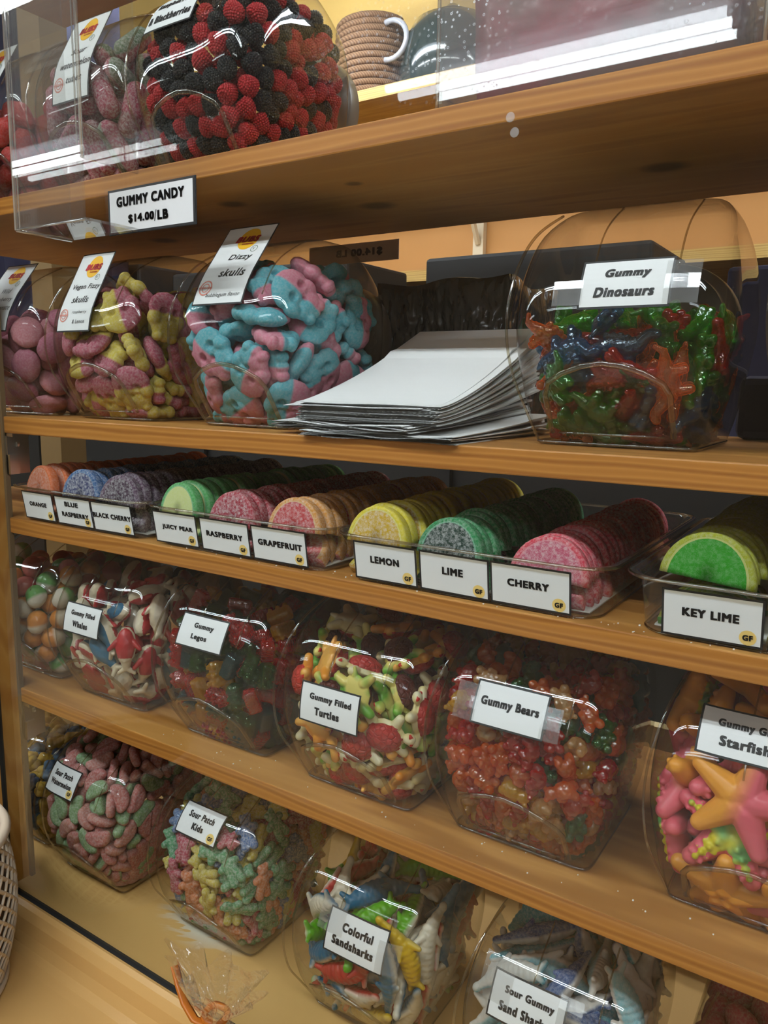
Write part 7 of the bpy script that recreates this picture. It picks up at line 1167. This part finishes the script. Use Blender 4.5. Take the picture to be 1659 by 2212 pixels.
# dark storage behind the case
t = empty('storage_cabinet', (-.9, 1.15, 0), label='black cabinet standing behind the candy case', cat='cabinet')
MB().box(-3.2, 2.6, -.10, .22, 0, Z0-.12).link('body', DARK, t); 
for k in range(7): MB().box(-3.1+.8*k, -2.34+.8*k, -.115, -.102, .08, Z0-.18).link('door', DARK, t)
def crate(name, x, y, z, w, d, h, mat, label, cat): 
    return MB().box(x-w/2, x+w/2, y-d/2, y+d/2, z, z+h, bev=.008).link(name, mat, label=label, cat=cat)
crate('black_printer', -.66, 1.16, Z0-.119, .50, .28, .40, DARK, 'black machine on the cabinet, seen above the paper bags', 'machine')
scr = MB().box(-.740, -.668, 1.005, 1.015, Z0+.158, Z0+.216).link('square', PAPER, label='small white card on the black machine', cat='square')  # plain white sheet standing in for a bright window
crate('black_box', -1.45, 1.18, Z0-.119, .62, .28, .42, DARK, 'wide black box on the cabinet behind the skull jars', 'box')
crate('black_box', -2.35, 1.18, Z0-.119, .9, .28, .46, DARK, 'black box on the cabinet far left behind the jars', 'box')
crate('navy_box', .0, 1.16, Z0-.119, .55, .28, .34, NAVY, 'navy box on the cabinet behind the dinosaurs jar', 'box')
m = MB(); n_ = 40
v = [(-2.85+.95*q/n_, 1.0+.022*math.sin(q*1.1)+s_*.004, z) for s_ in (0, 1) for z in (Z0-.10, Z0+1.60) for q in range(n_+1)]
c_ = n_+1; f = [(q, q+1, c_+q+1, c_+q) for q in range(n_)]+[(2*c_+q, 3*c_+q, 3*c_+q+1, 2*c_+q+1) for q in range(n_)]+[(0, c_, 3*c_, 2*c_), (n_, 2*c_+n_, 3*c_+n_, c_+n_)]+[(q, 2*c_+q, 2*c_+q+1, q+1) for q in range(n_)]+[(c_+q, c_+q+1, 3*c_+q+1, 3*c_+q) for q in range(n_)]
m.add(v, f); m.link('navy_curtain', NAVY, label='navy blue curtain hanging behind the case at the far left', cat='curtain', smooth=True)
crate('navy_cloth', .05, .27, S2T+.0004, .34, .05, .058, NAVY, 'navy folded cloth on the shelf behind the dinosaurs jar', 'cloth')
BAGB = NT('black_bin_liner'); _v = BAGB.obj(); BAGB = BAGB.end(BAGB.n('BsdfPrincipled', {'Base Color': (.022, .021, .020), 'Roughness': .16, 'Normal': BAGB.bump(BAGB.noise(BAGB.obj((1, 1, .45), (0, .5, 0)), 26, 3, .6), 1.0, .03), 'Coat Weight': .3}).outputs[0])
wobble((-.520, -.345, .235, .40, S2T+.001, S2T+.158), 'black_bag', BAGB, .010, 21, None, 12, label='black plastic wrapped bundle behind the paper bags', cat='bag')
wobble((-.055, .13, .215, .29, S2T+.06, S2T+.215), 'black_bag', BAGB, .010, 22, None, 12, label='black plastic wrapped bundle behind the jar at the right edge', cat='bag')
# reversed sign hanging from the back edge of the top shelf
t = empty('reversed_sign', (-.597, .303, S1B+.0), label='pinkish sign seen from behind, $14.00 LB reversed, under the top shelf', cat='sign')
SG = principled('thin_pink_paper', W((206, 176, 152)), .8); INKF = principled('faded_ink', W((120, 92, 76)), .8)
mp = flat(0, 0, 0, mir=-1); m = MB(); m.box(-.070, .070, -.0004, .0004, -.031, -.007); m.link('sheet', SG, t); m = MB(); add_text(m, '$14.00 LB', -.010, -.019, .072, .0105, mp, .0006, 0, bold=.02); m.link('lettering', INKF, t)
t = empty('shelf_tag', (-.885, 1.398, Z0+.320), label='small white tag on the front edge of the lower back shelf', cat='tag'); m = MB(); m.box(-.055, .055, -.001, .0005, -.012, .012); m.link('sheet', PAPER, t)
# ---------------------------------------------------------------- wicker basket and cellophane bag on the ledge
WK = principled('white_wicker', W((206, 186, 160)), .7)
t = empty('wicker_basket', (-.864, -.172, LEDGE+.0004), label='white woven basket on the ledge at the left edge', cat='basket')
def rad(h): return .098+.020*math.sin(min(1.0, h/.18)*math.pi*.85)
m = MB(); HB = .18
for sgn in (1, -1):
    for k in range(36):
        a0 = 2*math.pi*k/36; pts = []
        for j in range(15):
            h = HB*j/14; a = a0+sgn*h*9.0; r = rad(h)-.004+.0022*math.sin(j*math.pi+(0 if sgn > 0 else math.pi)+k*math.pi); pts.append((r*math.cos(a), r*math.sin(a), .004+h))
        m.tube(pts, .0027, 5, flat=.6)
m.link('weave', WK, t, smooth=True)
m = MB()
for h, r in ((.002, .0035), (HB+.004, .006)): m.tube([((rad(max(0, h-.004)))*math.cos(a), rad(max(0, h-.004))*math.sin(a), .003+h) for a in np.linspace(0, 2*math.pi, 49)[:-1]], r, 6, closed=True)
m.link('rim', WK, t, smooth=True); MB().lathe([(.0001, .002), (.096, .002), (.096, .005), (.0001, .005)], 32).link('bottom', WK, t); MB().lathe([(.086, .006), (rad(.05)-.012, .05), (rad(.1)-.012, .1), (rad(HB)-.012, HB)], 32).link('shade_lining', principled('wicker_shadow_lining', W((92, 70, 46)), .9), t)  # dark inner wall stands for the shade between the strands
t = empty('cellophane_bag', (-.446, -.105, LEDGE+.0004), label='cellophane bag with an orange ribbon tied round its neck, on the ledge', cat='bag')
def cello(prof, seed, waves, amp, n=72):
    v = []; f = []; rg = random.Random(seed); ph = [rg.uniform(0, 6) for _ in range(6)]
    for j, (r, z, sq) in enumerate(prof):
        for k in range(n):
            a = 2*math.pi*k/n; w = amp*(r/.05)*(math.sin(waves*a+ph[0]+j*.35)+.6*math.sin((waves+5)*a+ph[1]-j*.5)+.5*math.sin(3*a+ph[2]))
            v.append(((r+w)*math.cos(a), (r*sq+w)*math.sin(a), z+ (.35*w if j > 2 else 0)))
    for j in range(len(prof)-1):
        for k in range(n): f.append((j*n+k, j*n+(k+1) % n, (j+1)*n+(k+1) % n, (j+1)*n+k))
    return v, f
v, f = cello([(.040, .0, .8), (.052, .020, .75), (.048, .070, .7), (.030, .105, .7), (.014, .130, .9), (.0085, .142, 1)], 1, 11, .003); MB().add(v, f).link('pouch', CELLO, t, smooth=True)
v, f = cello([(.0085, .142, 1), (.011, .145, 1), (.020, .151, .7), (.032, .162, .5), (.044, .174, .42), (.053, .184, .38)], 5, 9, .0065); MB().add(v, f).link('ruffle', CELLO, t, smooth=True)
ORG = principled('orange_ribbon', W((190, 104, 24)), .35)
m = MB(); m.tube([(.0105*math.cos(a), .0105*math.sin(a), .143+.001*math.sin(3*a)) for a in np.linspace(0, 2*math.pi, 25)[:-1]], .0032, 6, closed=True); m.tube([(.002, -.012, .143), (-.012, -.014, .143), (-.028, -.010, .148), (-.042, -.004, .156), (-.054, .002, .165)], .0042, 6, flat=.3); m.tube([(0, -.012, .143), (-.012, -.020, .137), (-.026, -.024, .126), (-.034, -.026, .114)], .0042, 6, flat=.3); m.link('ribbon', ORG, t, label='orange ribbon tied round the neck', smooth=True)
# sugar and crumbs on the shelves
rg = np.random.default_rng(3); m = MB()
for k in range(150):
    x, y, s = rg.uniform(-.65, .05), rg.uniform(.002, .022), rg.uniform(.0002, .0006); z = S3T if rg.random() < .65 else S4T
    if z == S4T: y = rg.uniform(.003, .05)
    m.box(x-s, x+s, y-s, y+s, z, z+s*1.4)
setp(m.link('sugar_grains', principled('sugar_white', (.9, .88, .84), .5)), label='white sugar grains spilled on the lower pine shelves', cat='sugar', kind='stuff')
